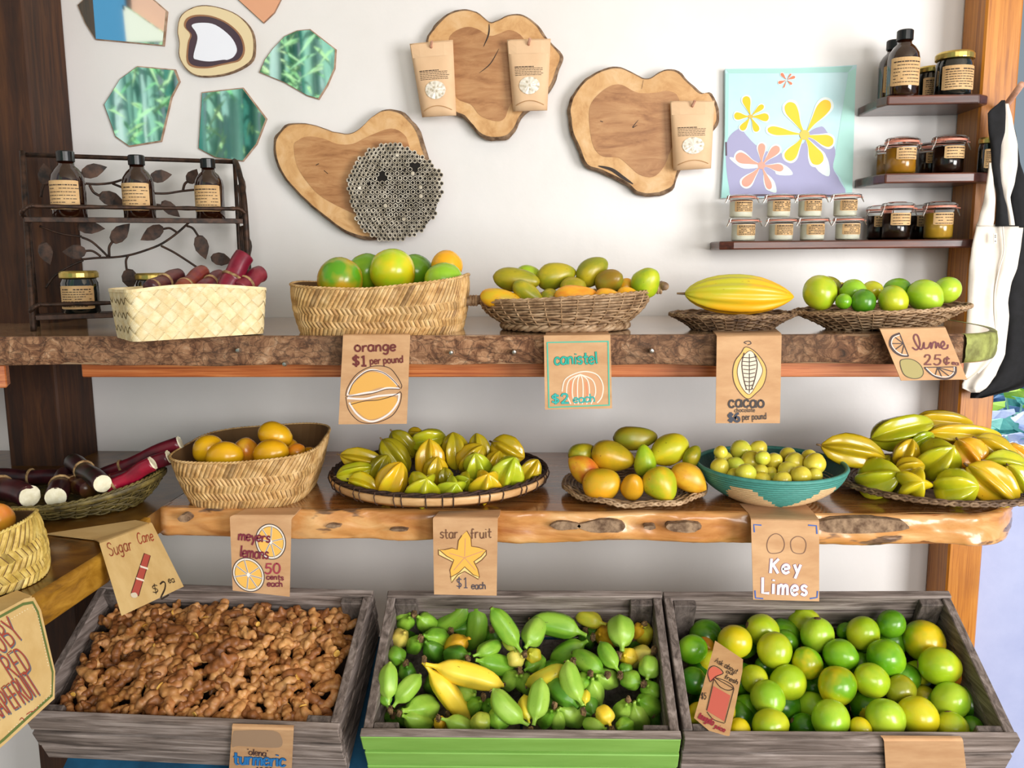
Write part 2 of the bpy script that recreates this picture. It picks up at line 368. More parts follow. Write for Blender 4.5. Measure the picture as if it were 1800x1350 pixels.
# ------------------------------------------------------------------ live edge shelves: plan outline, rounded front edge with its own part
def edge_shelf(name, plan, zt, th, topmat, edgemat, label, cat='shelf', wob=.004, green=None, n_edge=5, front=None):
    """plan: list of (x, y) counter clockwise starting at the back; front: indices range that carry the edge part"""
    P = [Vector((x, y, 0)) for x, y in plan]; cx = sum(p.x for p in P)/len(P); cy = sum(p.y for p in P)/len(P)
    root = empty(name, (cx, cy, zt-th), label, cat)
    mb = MB(); A = [Vector((p.x, p.y, zt)) for p in P]; V, F = prism(A, (0, 0, -th*.96)); mb.add(V, F); fixn(mk('top_slab', mb, topmat, root))
    return root
def front_edge(root, line, zt, th, mat, out=.012, wob=.005, name='edge', part=None, seed=0, cuts=14):
    """line: dense list of (x, y) along the front; builds the rounded, uneven edge face proud of the slab"""
    mb = MB(); n = len(line)
    def fn(u, v):
        i = u*(n-1); k = min(int(i), n-2); f = i-k
        x = line[k][0]*(1-f)+line[k+1][0]*f; y = line[k][1]*(1-f)+line[k+1][1]*f
        dx = line[k+1][0]-line[k][0]; dy = line[k+1][1]-line[k][1]; l = math.hypot(dx, dy) or 1
        nx, ny = dy/l, -dx/l
        a = v*PI; b = out*(math.sin(a)**.45) if 0 < v < 1 else -.004
        q = Vector((x*9+seed, v*2.2, zt*5)); b += wob*(noise.noise(q)+.55*noise.noise(q*4.3)+.3*noise.noise(q*11))*(1 if 0 < v < 1 else 0)
        zz = zt + .0004 - th*(.5-.5*math.cos(a)) + (0 if v < .5 else .006*noise.noise(Vector((x*6+seed, 9, 0))))
        return Vector((x+nx*b, y+ny*b, zz))
    mb.add(*grid(fn, n*3, cuts)); return fixn(mk(name, mb, mat, root, smooth=True))
# upper shelf
xl, xr = -1.6, onZ(1670, 583, ZU).x
y0 = SF+.012
fl = [(xl+(xr-xl)*i/60, y0+.004*math.sin(i*.7)) for i in range(61)]
xe = onY(1733, 575, 1.6).x
rnd = [(xr+(xe-xr)*math.sin(a), y0+(.20)*(1-math.cos(a))) for a in [PI/2*i/12 for i in range(1, 13)]]
plan = [(xe, WY-.002), (xl, WY-.002)] + fl[::6] + rnd
root = edge_shelf('live_edge_shelf', plan, ZU, .05, M['shelftop_upper'], None, 'thick upper slab shelf with rough bark front edge and glossy top')
front_edge(root, fl, ZU, .05, M['bark'], .010, .007, 'bark_edge', seed=3)['label'] = 'rough brown bark along the front'
front_edge(root, [fl[-1]]+rnd+[(xe, WY-.01)], ZU, .047, M['mossbark'], .010, .002, 'rounded_end', seed=8)['label'] = 'smooth greenish rounded end'
for px, py in ((418, 616), (793, 620), (904, 619), (1146, 617), (500, 640)):
    q = onY(px, py, SF-.006); mb = MB(); mb.add(*lathe([(0, .003), (.003, .0025), (.0042, 0), (.0042, -.012)], 10))
    o = mk('screw_head', mb, M['steel'], root, local=True); o.rotation_euler = (PI/2, 0, 0); o.location = q-Vector(root['wo'])
# lower shelf main
xl = onZ(264, 905, ZL).x; xr = onZ(1690, 905, ZL).x
fl = [(xl+(xr-xl)*i/60, SF+.012+.006*math.sin(i*.33+1)+.003*math.sin(i*.9)) for i in range(61)]
xe = onY(1768, 900, 1.55).x
rnd = [(xr+(xe-xr)*math.sin(a), SF+.012+.14*(1-math.cos(a))) for a in [PI/2*i/12 for i in range(1, 13)]]
plan = [(xe, WY-.002), (xl, WY-.002)] + fl[::6] + rnd
root = edge_shelf('live_edge_shelf', plan, ZL, .054, M['shelftop'], None, 'golden varnished lower slab shelf with live edge and bark patches')
front_edge(root, [(xl, SF+.05)]+fl+rnd+[(xe, WY-.01)], ZL, .053, M['liveedge'], .012, .006, 'live_edge', seed=5)
def bark_patch(px, py, wpx, hpx, k):
    q = onY(px, py, SF-.014); s = depth(q)/F_PX; mb = MB(); n = 18
    pts = []
    for i in range(n):
        a = 2*PI*i/n; r = 1+.28*noise.noise(Vector((math.cos(a)*1.5, math.sin(a)*1.5, k*3.1)))
        pts.append(q+Vector((math.cos(a)*wpx/2*s*r, 0, math.sin(a)*hpx/2*s*r)))
    mb.add(*prism(pts, (0, .02, 0))); fixn(mk('bark_patch', mb, M['barkthin'], root))
for k, a in enumerate([(1062, 926, 88, 22), (1202, 927, 66, 18), (1512, 924, 190, 26), (993, 925, 50, 16), (1143, 928, 20, 8), (585, 925, 26, 8), (322, 912, 22, 12), (1365, 917, 70, 6), (700, 932, 30, 5)]): bark_patch(*a, k)
# left slab running towards the viewer
pts = [onZ(x, y, ZL) for x, y in ((258, 908), (232, 925), (200, 950), (177, 973), (130, 1002), (83, 1031), (40, 1058), (-20, 1100), (-140, 1190))]
line = [(p.x, p.y) for p in reversed(pts)]
dense = []
for i in range(len(line)-1):
    for k in range(5): f = k/5; dense.append((line[i][0]*(1-f)+line[i+1][0]*f, line[i][1]*(1-f)+line[i+1][1]*f))
dense.append(line[-1])
plan = [(-1.6, line[0][1]), *line, (xl-.004, SF+.02), (xl-.004, WY-.002), (-1.6, WY-.002)]
root = edge_shelf('side_shelf', plan, ZL-.0015, .045, wood('side_slab', '#3b2308', '#6f4614', '#8f6424', (4, 4, 4), 4, .3, .1, coat=.3), None, 'dark golden side shelf slab meeting the lower shelf at the corner')
front_edge(root, dense, ZL-.0015, .045, wood('side_edge', '#5e3a08', '#96691a', '#b98a30', (3, 3, 8), 5, .4, .2), .008, .004, 'edge', seed=11)
# small wall shelves ------------------------------------------------
def wall_shelf(plan_px, zt, th, label, yb=WY-.001, mat=None):
    """plan_px: (px, Y) pairs along the front, left to right"""
    pts = [Vector((onY(px, py, Y).x, Y, zt)) for px, py, Y in plan_px]
    P = [Vector((pts[-1].x, yb, zt)), Vector((pts[0].x, yb, zt))]+pts
    mb = MB(); V, F = prism(P, (0, 0, -th)); mb.add(V, F)
    o = fixn(mk('wall_shelf', mb, mat or M['shelfdark'])); tag(o, label, 'shelf')
    bev = o.modifiers.new('soft_edges', 'BEVEL'); bev.width = .003; bev.segments = 2; return o
Z1, Z2, Z3 = 1.792, 1.647, 1.520
wall_shelf([(1511, 210, 1.885), (1540, 192, 1.79), (1560, 184, 1.755), (1722, 182, 1.755), (1736, 182, 1.775)], Z1, .018, 'dark wall shelf with amber bottles, topmost of three')
wall_shelf([(1506, 330, 1.885), (1535, 318, 1.80), (1556, 314, 1.76), (1712, 310, 1.76), (1746, 310, 1.775)], Z2, .019, 'dark wall shelf with clipped honey jars, middle of three')
wall_shelf([(1264, 430, 1.79), (1290, 430, 1.775), (1712, 425, 1.765), (1722, 425, 1.775)], Z3, .017, 'long dark wall shelf with small stacked jars, lowest of three')
# ================================================================== DRAWING ON CARDS
GL = {
'a': (6, '5,5 3.5,6.2 1,5.4 .2,3 1,.6 3,0 4.6,1 5.3,3|!5.4,6 5.3,1.2 6,0'), 'b': (6, '!.5,10 .5,0|.5,4 2,6 4.4,5.8 5.6,3 4.4,.3 2,.1 .5,1.6'),
'c': (5.2, '5,4.8 3.6,6.1 1.4,5.6 .2,3 1.2,.5 3.4,0 5.2,1.2'), 'd': (6, '!5.4,10 5.3,0|5.2,4.4 3.4,6.1 1,5.2 .2,2.8 1.2,.4 3.2,0 5.2,1.8'),
'e': (5.6, '.6,3 5,3.6 4.8,5.4 3,6.2 1,5.2 .2,3 1,.8 3,0 5.2,1.2'), 'f': (4, '4,9.4 2.6,10 1.7,8.6 1.6,5 1.6,0|!.2,5.6 3.6,5.8'),
'g': (6, '5,5 3.4,6.2 1,5.2 .3,3 1.4,.8 3.4,.6 5,2|5.2,6 5.3,1 4.8,-2.4 2.8,-3.4 .8,-2.4'), 'h': (5.8, '!.6,10 .6,0|.6,3.6 2.4,6 4.4,5.6 5,3.4 5.2,0'),
'i': (2, '!1,6 1,0|!1,8.4 1.1,8.8'), 'j': (3, '!2,6 2,0|2,0 1.6,-2.6 0,-3'), 'k': (5.4, '!.6,10 .6,0|!4.8,6 .8,2.6|!2,3.6 5.2,0'),
'l': (2.4, '!1,10 1,1.2 1.6,0'), 'm': (9, '!.6,6 .6,0|.6,3.6 2.2,6 4,5.4 4.4,3 4.4,0|4.4,3.6 6,6 7.8,5.4 8.2,3 8.4,0'),
'n': (6, '!.6,6 .6,0|.6,3.6 2.4,6 4.4,5.6 5,3.4 5.2,0'), 'o': (6, '@3,3 2.8,3.1'), 'p': (6, '!.6,6 .6,-3.6|.6,4 2.2,6 4.4,5.8 5.6,3 4.4,.4 2,.2 .6,1.4'),
'r': (4.6, '!.6,6 .7,0|.7,3.4 2,5.6 4.4,5.8'), 's': (5, '4.6,5.2 2.8,6.2 .8,5.2 1.4,3.6 3.8,2.8 4.6,1.4 3,0 .4,.8'),
't': (4.6, '!2,9.4 2,1.4 3,0 4.4,.6|!.2,6 4.4,6.2'), 'u': (6, '.6,6 .6,2.4 1.8,.2 3.6,.2 5.2,2|!5.3,6 5.3,.4 6,0'), 'y': (5.6, '!.4,6 2.8,1|!5.2,6 1.6,-3.6'),
'S': (7, '6.4,8.6 4.4,10.2 1.6,9.6 .8,7.4 2.4,5.8 5.2,4.6 6.4,2.6 4.8,.2 2,-.2 .2,1.4'), 'C': (7.4, '6.6,8.6 4.6,10 1.8,8.8 .4,5 1.6,1 4.4,-.2 7,1.6'),
'K': (7, '!1,10 1,0|!6.4,10 1.2,4.6|!2.6,5.8 6.8,0'), 'L': (6.4, '!1,10 1,.2 6.2,.2'), 'A': (7.4, '!.2,0 3.4,10 7,0|!1.4,3.6 5.8,3.6'),
'R': (6.8, '!.8,10 .8,0|.8,9.8 4,10 6,8 4.6,5.4 .9,5|!3,5.2 6.6,0'), 'U': (6.8, '.6,10 .7,3 2.2,.2 4.8,.4 6.2,3 6.2,10'), 'B': (6.4, '!.8,10 .8,0|.8,10 4.6,9.6 5,6.6 1,5.4|1,5.4 5.8,4.6 5.6,.8 .8,0'),
'Y': (6.4, '!.2,10 3.2,5 3.2,0|!6.2,10 3.2,5'), 'E': (6, '!5.8,10 .8,10 .8,0 5.8,0|!.8,5.2 5,5.2'), 'D': (6.8, '!.8,10 .8,0|.8,10 4.4,9.4 6.2,5.4 4.8,1 .8,0'),
'G': (7, '6.2,8.4 4,10 1.4,8.6 .4,5 1.4,1.2 4,0 6.2,1.4 6.4,4.4|!6.4,4.4 3.8,4.4'), 'P': (6.4, '!.8,10 .8,0|.8,10 4.8,9.6 5.6,7 4.2,4.8 .8,4.4'),
'F': (5.8, '!5.6,10 .8,10 .8,0|!.8,5.4 4.8,5.4'), 'I': (2, '!1,10 1,0'), 'T': (6.4, '!.2,10 6.2,10|!3.2,10 3.2,0'),
'1': (4, '!.6,8 2.2,10 2.2,.2|!.4,0 4,0'), '2': (6, '.6,7.6 1.6,9.8 4.2,9.8 5,7.4 3.4,3.8 .4,.2|!.4,.2 5.8,.2'), '5': (6, '!5.4,10 1.2,10 .8,5.6|.8,5.6 3.6,6.2 5.6,4 4.6,.8 2.2,-.2 .2,1.2'),
'6': (6, '5,9.6 2.4,8.4 .6,4.6 .8,1.2 3,0 5.4,1.4 5.2,4.2 3,5.4 .9,3.8'), '0': (6.4, '@3.2,5 2.9,5.1'), '$': (6, '5.4,8 3,9 .8,7.6 1.6,5.6 4.4,4.4 5.2,2.4 3.2,.8 .4,2|!3,10.6 3,-.8'),
'¢': (5, '4.6,5 3,6.2 1,5.4 .4,3 1.4,.8 3.4,.4 4.8,1.6|!3,7.6 2.4,-1'), "'": (1.6, '!1,10 .7,8.4'), '.': (2, '!1,.3 1.2,0'),
}
def glyph(ch):
    w, s = GL[ch]; out = []
    for st in s.split('|'):
        k = st[0]; pts = [tuple(map(float, q.split(','))) for q in st.lstrip('!@').split()]
        if k == '@':
            (cx, cy), (rx, ry) = pts; out.append([(cx+rx*math.cos(a), cy+ry*math.sin(a)) for a in [PI/2+2*PI*i/14 for i in range(15)]])
        elif k == '!': out.append(pts)
        else: out.append([tuple(p)[:2] for p in catmull([(a, b, 0) for a, b in pts], 5)])
    return w, out
class Card:
    """a plane in the scene onto which marks are drawn; pixel measurements are put onto the plane"""
    def __init__(s, p, n, root, bend=None):
        s.p, s.n, s.root = Vector(p), Vector(n).normalized(), root
        if s.n.dot(CAM-s.p) < 0: s.n = -s.n
    def at(s, x, y, off=.0): return onP(x, y, s.p, s.n)+s.n*off
    def ribbon(s, mb, pts, wpx, off=.0006, closed=False, taper=False):
        n = len(pts)
        if n < 2: return
        k = depth(s.at(*pts[0]))/F_PX*wpx/2
        W = [s.at(x, y, off) for x, y in pts]; Vv = []
        for i in range(n):
            a = W[i-1] if (i > 0 or closed) else W[i]; b = W[(i+1) % n] if (i < n-1 or closed) else W[i]
            t = (b-a); t = t.normalized() if t.length > 1e-9 else Vector((1, 0, 0))
            q = t.cross(s.n); kk = k*(1-.75*abs(2*i/(n-1)-1)**2) if taper else k
            e = t*k*.35 if not closed and i in (0, n-1) else Vector((0, 0, 0))
            if i == 0: e = -e
            Vv += [W[i]+q*kk+e, W[i]-q*kk+e]
        F = [(2*i, 2*i+1, (2*i+3) % (2*n), (2*i+2) % (2*n)) for i in range(n if closed else n-1)]
        mb.add(Vv, F)
    def draw(s, name, strokes, wpx, col, off=.0006, closed=False, smooth=True, taper=False):
        if name in ('slice_rind', 'slice_pith', 'cane_joint', 'corner_mark') and len(strokes) > 1: return [s.draw(name, [q], wpx, col, off, closed, smooth, taper) for q in strokes]
        mb = MB()
        for st in strokes:
            P = [tuple(p)[:2] for p in catmull([(a, b, 0) for a, b in st], 5, closed)] if smooth and len(st) > 2 else st
            s.ribbon(mb, P, wpx, off, closed, taper); off += .00003
        return mk(name, mb, ink(col), s.root)
    def fill(s, name, polys, col, off=.0004, smooth=True, mat=None):
        if 1 < len(polys) < 9: return [s.fill(name, [q], col, off, smooth, mat) for q in polys]
        mb = MB()
        for st in polys:
            P = [tuple(p)[:2] for p in catmull([(a, b, 0) for a, b in st], 4, True)] if smooth else st
            mb.add([s.at(x, y, off) for x, y in P], [tuple(range(len(P)))])
        return mk(name, mb, mat or ink(col), s.root)
    def text(s, txt, x, y, h, col, wpx=2.0, ang=0, sp=1.6, sx=1.0, slant=0, off=.0011, name='lettering', outline=None, length=None):
        """x, y: where the first letter's foot stands; h: cap height in px; ang: degrees, rising"""
        g = []; cx = 0
        for ch in txt:
            if ch == ' ': cx += 4; continue
            w, st = glyph(ch); g.append((cx, st)); cx += w+sp
        u = h/10; ux = (length/(cx-sp) if length else u*sx); a = math.radians(ang); rs = random.Random(len(txt)*7+ord(txt[0])); lines = []
        for gx, st in g:
            jy = rs.uniform(-.35, .35); ja = rs.uniform(-.05, .05)
            for q in st:
                P = []
                for px, py in q:
                    X = (gx+px+ja*py+slant*py)*ux; Y = (py+jy)*u
                    P.append((x+X*math.cos(a)-Y*math.sin(a), y-(X*math.sin(a)+Y*math.cos(a))))
                lines.append(P)
        if outline:
            mb = MB()
            for i_, P in enumerate(lines): s.ribbon(mb, P, wpx+outline[1], off-.0005+i_*.00002)
            mk('letter_outline', mb, ink(outline[0]), s.root)
        mb = MB()
        for i_, P in enumerate(lines): s.ribbon(mb, P, wpx, off+i_*.00002)
        return mk(name, mb, ink(col), s.root)
def rowpts(a, b, k): return [a+(b-a)*i/k for i in range(k+1)]
def sign(label, quad, ys, tab=None, mat='kraft', th=.0014, ztab=None, name='price_card', curl=0.0, mid=None, bendr=.006):
    """quad px: TL TR BR BL of the hanging face; ys: world Y of TL, TR, BL; tab px: back-left, back-right (on the shelf top z)"""
    A, B = onY(*quad[0], ys[0]), onY(*quad[1], ys[1]); D = onY(*quad[3], ys[2])
    n = (B-A).cross(D-A).normalized()
    if n.dot(CAM-A) < 0: n = -n
    C = onP(*quad[2], A, n)
    root = empty(name, (A+B)/2, label, 'sign')
    rows = []
    if tab:
        T1, T2 = onZ(*tab[0], ztab), onZ(*tab[1], ztab)
        rows += [(T1, T2)]
        # bend: quadratic arc from the shelf top over the edge
        E1, E2 = onZ(*tab[3], ztab) if len(tab) > 2 else A+(T1-A)*.25, onZ(*tab[2], ztab) if len(tab) > 2 else B+(T2-B)*.25
        E1 = Vector((E1.x, E1.y, ztab)); E2 = Vector((E2.x, E2.y, ztab))
        rows += [(T1.lerp(E1, .5), T2.lerp(E2, .5)), (E1, E2)]
        kA, kB = A+(A-D).normalized()*.004, B+(B-C).normalized()*.004
        for t in (.25, .5, .75):
            q = lambda a, k, b: a*(1-t)**2+k*2*t*(1-t)+b*t*t
            rows.append((q(E1, kA, A), q(E2, kB, B)))
    for t in rowpts(0, 1, 8): rows.append((A.lerp(D, t), B.lerp(C, t)))
    nr = len(rows)
    def fn(u, v):
        i = min(int(round(v*(nr-1))), nr-1); a, b = rows[i]; q = a.lerp(b, u)
        if i > nr-9: q = q + n*0.0
        return q
    V, F = grid(fn, 7, nr)
    mb = MB(); nn = len(V); g = [Vector((0, 0, 0))]*nn; g = [Vector((0, 0, 0)) for _ in range(nn)]
    for f in F:
        c = (V[f[1]]-V[f[0]]).cross(V[f[3]]-V[f[0]])
        for i in f: g[i] += c
    g = [x.normalized() if x.length > 0 else n for x in g]
    if g[-1].dot(n) > 0: g = [-x for x in g]
    B2 = [v+x*th for v, x in zip(V, g)]; FF = list(F)+[tuple(reversed([i+nn for i in f])) for f in F]
    for i in range(6): FF += [(i+1, i, i+nn, i+1+nn), ((nr-1)*7+i, (nr-1)*7+i+1, (nr-1)*7+i+1+nn, (nr-1)*7+i+nn)]
    for j in range(nr-1): FF += [(j*7, j*7+7, j*7+7+nn, j*7+nn), (j*7+13, j*7+6, j*7+6+nn, j*7+13+nn)]
    mb.add(V+B2, FF); fixn(mk('card', mb, M[mat], root))
    return Card(A, n, root)
YC = SF-.022
# --- orange
c = sign('brown card reading orange, one dollar per pound, with drawn orange', [(603, 590), (721, 589), (715, 745), (595, 746)], (YC, YC, YC), [(612, 578), (712, 576), (716, 587), (606, 588)], ztab=ZU+.0016)
c.text('orange', 624, 618, 17, '#6b2a26', 3.2, 1, 1.3, length=72)
c.text('$1', 620, 643, 18, '#6b2a26', 3.6, 0, 1.2, length=24); c.text('per pound', 651, 640, 12, '#6b2a26', 2.2, 3, 1.3, length=58)
c.fill('orange_half', [[(613, 691), (622, 674), (640, 658), (652, 654), (672, 657), (690, 669), (697, 680), (680, 682), (668, 681), (650, 687), (630, 692)], [(617, 709), (632, 705), (655, 703), (676, 698), (697, 699), (694, 715), (680, 727), (660, 736), (645, 736), (629, 724)]], '#e2ab55')
out = [(608, 696), (611, 682), (625, 660), (645, 647), (665, 643), (685, 647), (697, 660), (706, 676), (705, 683)]
c.draw('drawing_line', [out, [(608, 698), (613, 720), (628, 738), (645, 744), (668, 741), (690, 730), (702, 712), (706, 694), (703, 688)], [(613, 692), (622, 672), (641, 655), (658, 651), (676, 656), (693, 670), (703, 682)], [(609, 697), (640, 694), (660, 690), (680, 684), (703, 684)], [(617, 711), (640, 705), (665, 703), (690, 696), (702, 690)]], 1.3, '#4a3328')
c.draw('drawing_pith', [[(611, 694), (616, 680), (628, 664), (645, 652), (662, 651), (682, 660), (699, 677)], [(612, 697), (640, 691), (662, 688), (680, 682), (702, 683)], [(611, 700), (640, 701), (665, 696), (700, 693)], [(614, 708), (626, 726), (642, 738), (660, 740), (684, 727), (699, 708), (702, 692)]], 3.2, '#efe2dc', off=.0005)
# --- canistel
c = sign('brown card with teal border reading canistel, two dollars each', [(956, 592), (1073, 590), (1076, 718), (958, 720)], (YC, YC, YC), [(960, 578), (1068, 576), (1070, 588), (959, 590)], ztab=ZU+.0016)
c.draw('teal_border', [[(962, 602), (1069, 600), (1071, 712), (965, 716)]], 3.2, '#4fb59a', closed=True, smooth=False)
c.fill('canistel_drawing', [[(988, 690), (992, 668), (1005, 658), (1025, 653), (1045, 658), (1058, 675), (1060, 690), (1054, 707), (1035, 713), (1005, 711), (994, 704)]], '#cf9c72')
pk = [[(988, 688), (993, 668), (1010, 657), (1030, 653), (1050, 659), (1060, 677), (1058, 697), (1050, 708)]]
for dx in (-24, -14, -5, 5, 16, 27): pk.append([(1020, 658), (1020+dx*.8, 668), (1020+dx, 690), (1020+dx*.7, 710)])
c.draw('drawing_line', pk, 2.0, '#f4dccb'); c.draw('drawing_shade', [[(1004, 670), (1002, 700)], [(1030, 672), (1034, 705)], [(1014, 676), (1014, 708)]], 3, '#e08a62', off=.0005)
c.text('canistel', 975, 641, 20, '#1fae98', 2.6, 2, 1.0, length=76, outline=('#1d6a60', 1.2)); c.text('$2', 970, 709, 16, '#2fb0a8', 2.8, 1, 1.2, length=30, outline=('#1d6a60', 1.0)); c.text('each', 1008, 708, 14, '#2fa8a0', 2.4, 3, .8, length=38)
# --- cacao
c = sign('long woven looking brown card reading cacao chocolate, six dollars per pound', [(1260, 592), (1374, 590), (1371, 744), (1258, 744)], (YC, YC, YC), [(1252, 580), (1362, 576), (1370, 583), (1256, 585)], ztab=ZU+.0016)
P = [(1310, 610), (1322, 614), (1334, 625), (1345, 642), (1347, 658), (1341, 678), (1328, 692), (1316, 701), (1304, 694), (1292, 676), (1288, 655), (1292, 635), (1303, 620)]
c.fill('pod_rind', [P], '#e6b562'); c.draw('drawing_line', [P], 1.3, '#4a3022', closed=True, off=.0007)
P2 = [(1316, 617), (1326, 622), (1337, 640), (1340, 654), (1330, 675), (1317, 693), (1303, 679), (1296, 655), (1301, 634)]
c.fill('pod_flesh', [P2], '#eed9bd', off=.0007); c.draw('drawing_line', [P2], 1.0, '#4a3022', closed=True, off=.0009)
P3 = [[(1317, 622), (1317, 690)]]; 
for i in range(9):
    y = 628+i*7; wd = 13-(i*.8); P3 += [[(1317-wd, y), (1316, y+1)], [(1318, y+1), (1317+wd, y-1)]]
P3 += [[(1308, 620), (1304, 640), (1307, 665), (1312, 684)], [(1326, 622), (1331, 640), (1327, 665), (1321, 684)]]
c.draw('seed_lines', P3, 1.5, '#3a2c2c', off=.0009)
c.draw('pod_stalk', [[(1312, 604), (1308, 602), (1312, 600), (1318, 600), (1320, 604), (1314, 606)]], 1.4, '#3a2c2c')
c.text('cacao', 1281, 716, 20, '#3c3433', 3.4, 1, 1.4, length=62); c.text('chocolate', 1291, 724, 7, '#3c3433', 1.0, 0, 1.5, length=36)
c.text('$6', 1280, 741, 15, '#3c3f4c', 4.2, 0, 1.2, length=20); c.text('per pound', 1305, 738, 11, '#3c3433', 1.3, 2, 1.4, length=42)
# --- lime
c = sign('slanting brown card reading lime, twenty five cents', [(1547, 579), (1662, 576), (1700, 667), (1584, 669)], (YC, YC, YC-.02), [(1538, 573), (1640, 572), (1652, 575), (1542, 577)], ztab=ZU+.0016)
c.draw('slice_rind', [[(1581, 586), (1568, 592), (1564, 605), (1572, 618), (1584, 625), (1596, 626)], [(1625, 646), (1636, 657), (1652, 665), (1668, 665), (1679, 656), (1680, 645)]], 3.2, '#3d2b2b')
c.draw('slice_pith', [[(1581, 589), (1570, 594), (1567, 605), (1574, 616), (1585, 623), (1594, 624)], [(1628, 647), (1640, 658), (1652, 662), (1667, 662), (1676, 655), (1677, 645)]], 1.4, '#efe0d4', off=.0008)
c.draw('drawing_line', [[(1581, 586), (1597, 626)], [(1588, 604), (1572, 592)], [(1588, 604), (1566, 604)], [(1588, 604), (1573, 615)], [(1589, 606), (1585, 622)], [(1625, 646), (1680, 645)], [(1648, 646), (1644, 659)], [(1648, 646), (1655, 662)], [(1648, 646), (1668, 661)], [(1648, 646), (1677, 654)]], 1.6, '#3d2b2b', smooth=False)
E1 = [(1582, 636), (1592, 631), (1606, 633), (1618, 642), (1623, 655), (1617, 664), (1602, 665), (1588, 657)]
c.fill('lime_drawing', [E1], '#a3955a'); c.draw('drawing_line', [E1], 1.3, '#4e4424', closed=True, off=.0007)
c.draw('lettering', [[(1604, 611), (1611, 615), (1617, 607), (1614, 592), (1609, 588), (1606, 594), (1611, 606), (1618, 614), (1622, 611), (1624, 602), (1625, 612), (1632, 611), (1636, 602), (1637, 613), (1640, 603), (1645, 602), (1645, 612), (1649, 603), (1652, 611), (1660, 606), (1658, 600), (1654, 606), (1657, 613), (1665, 612), (1666, 606)]], 2.6, '#6d2f35', off=.0008)
c.text('25¢', 1624, 641, 17, '#6b2c2a', 2.4, 1, 2.0, length=45); c.text('ea', 1673, 641, 7, '#6b2c2a', 1.6, -5, 1.0, length=12)
# --- sugar cane
c = sign('tan card with torn edges reading Sugar Cane, two dollars', [(176, 955), (268, 921), (323, 1031), (215, 1082)], (1.205, 1.372, 1.165), [(80, 938), (238, 914), (262, 919), (165, 948)], mat='kraft_tan', ztab=ZL+.0016)
c.text('Sugar', 192, 978, 22, '#8e3324', 1.8, 15, 1.2, length=42); c.text('Cane', 243, 957, 19, '#a23a26', 1.8, 14, 1.2, length=28)
c.fill('cane_drawing', [[(253, 973), (264, 977), (243, 1048), (230, 1043)]], '#b04c40', smooth=False)
c.draw('drawing_line', [[(253, 973), (264, 977), (243, 1048), (230, 1043)]], 1.4, '#4c211d', closed=True, smooth=False, off=.0007)
c.draw('cane_joint', [[(246, 996), (259, 1000)], [(239, 1017), (252, 1021)]], 4, '#eee0cf', smooth=False, off=.0009); c.fill('cane_cut', [[(229, 1044), (237, 1042), (241, 1047), (238, 1051), (231, 1050)]], '#d8ccb4', off=.0009)
c.text('$', 268, 1044, 16, '#2c2014', 1.6, 12, length=11); c.draw('lettering', [[(281, 1027), (286, 1023), (290, 1026), (289, 1036), (282, 1053), (296, 1046)]], 3.0, '#2c2014', off=.0008); c.text('ea', 296, 1026, 11, '#2c2014', 1.5, 14, length=11)
# --- meyers lemons
c = sign('card reading meyers lemons, fifty cents each, with two slices', [(404, 911), (512, 915), (509, 1049), (409, 1038)], (YC-.012, YC-.012, YC-.012), [(432, 894), (530, 892), (518, 905), (412, 905)], ztab=ZL+.0016)
def slice_draw(cx, cy, rx, ry, rot, n=7, col='#f0bc5c'):
    P = [(cx+rx*math.cos(a)*math.cos(rot)-ry*math.sin(a)*math.sin(rot), cy+rx*math.cos(a)*math.sin(rot)+ry*math.sin(a)*math.cos(rot)) for a in [2*PI*i/16 for i in range(16)]]
    Q = lambda k: [(cx+(x-cx)*k, cy+(y-cy)*k) for x, y in P]
    c.fill('slice_pith', [P], '#efe4d6'); c.draw('drawing_line', [P], 1.6, '#4a4040', closed=True, off=.0007); c.fill('slice_flesh', [Q(.86)], col, off=.0006); c.draw('drawing_line', [Q(.86)], .9, '#5a4a3a', closed=True, off=.0008)
    sp = [[(cx, cy), (cx+(P[int(i*16/n) % 16][0]-cx)*.9, cy+(P[int(i*16/n) % 16][1]-cy)*.9)] for i in range(n)]
    c.draw('slice_rib', sp, 2.6, '#e9e2da', smooth=False, off=.0009); c.draw('slice_rib_line', sp, .9, '#5b4a48', smooth=False, off=.0011); c.fill('slice_core', [[(cx-3, cy), (cx, cy-4), (cx+3, cy), (cx, cy+4)]], '#f5f1ec', off=.0013)
slice_draw(476, 952, 26, 31, -.25); slice_draw(437, 1010, 26, 31, -.6)
c.text('meyers', 419, 949, 17, '#7a2b3c', 3.2, -4, .9, length=56, off=.0014); c.text('lemons', 422, 978, 19, '#7a2b3c', 3.0, -5, .9, length=50, off=.0014)
c.text('50', 466, 1007, 17, '#a0384a', 3.0, -2, 1.6, length=27, off=.0014); c.text('cents', 469, 1018, 9, '#7a2b3c', 2.0, -2, 1.0, length=30, off=.0014); c.text('each', 470, 1030, 10, '#7a2b3c', 2.0, -2, 1.0, length=27, off=.0014)
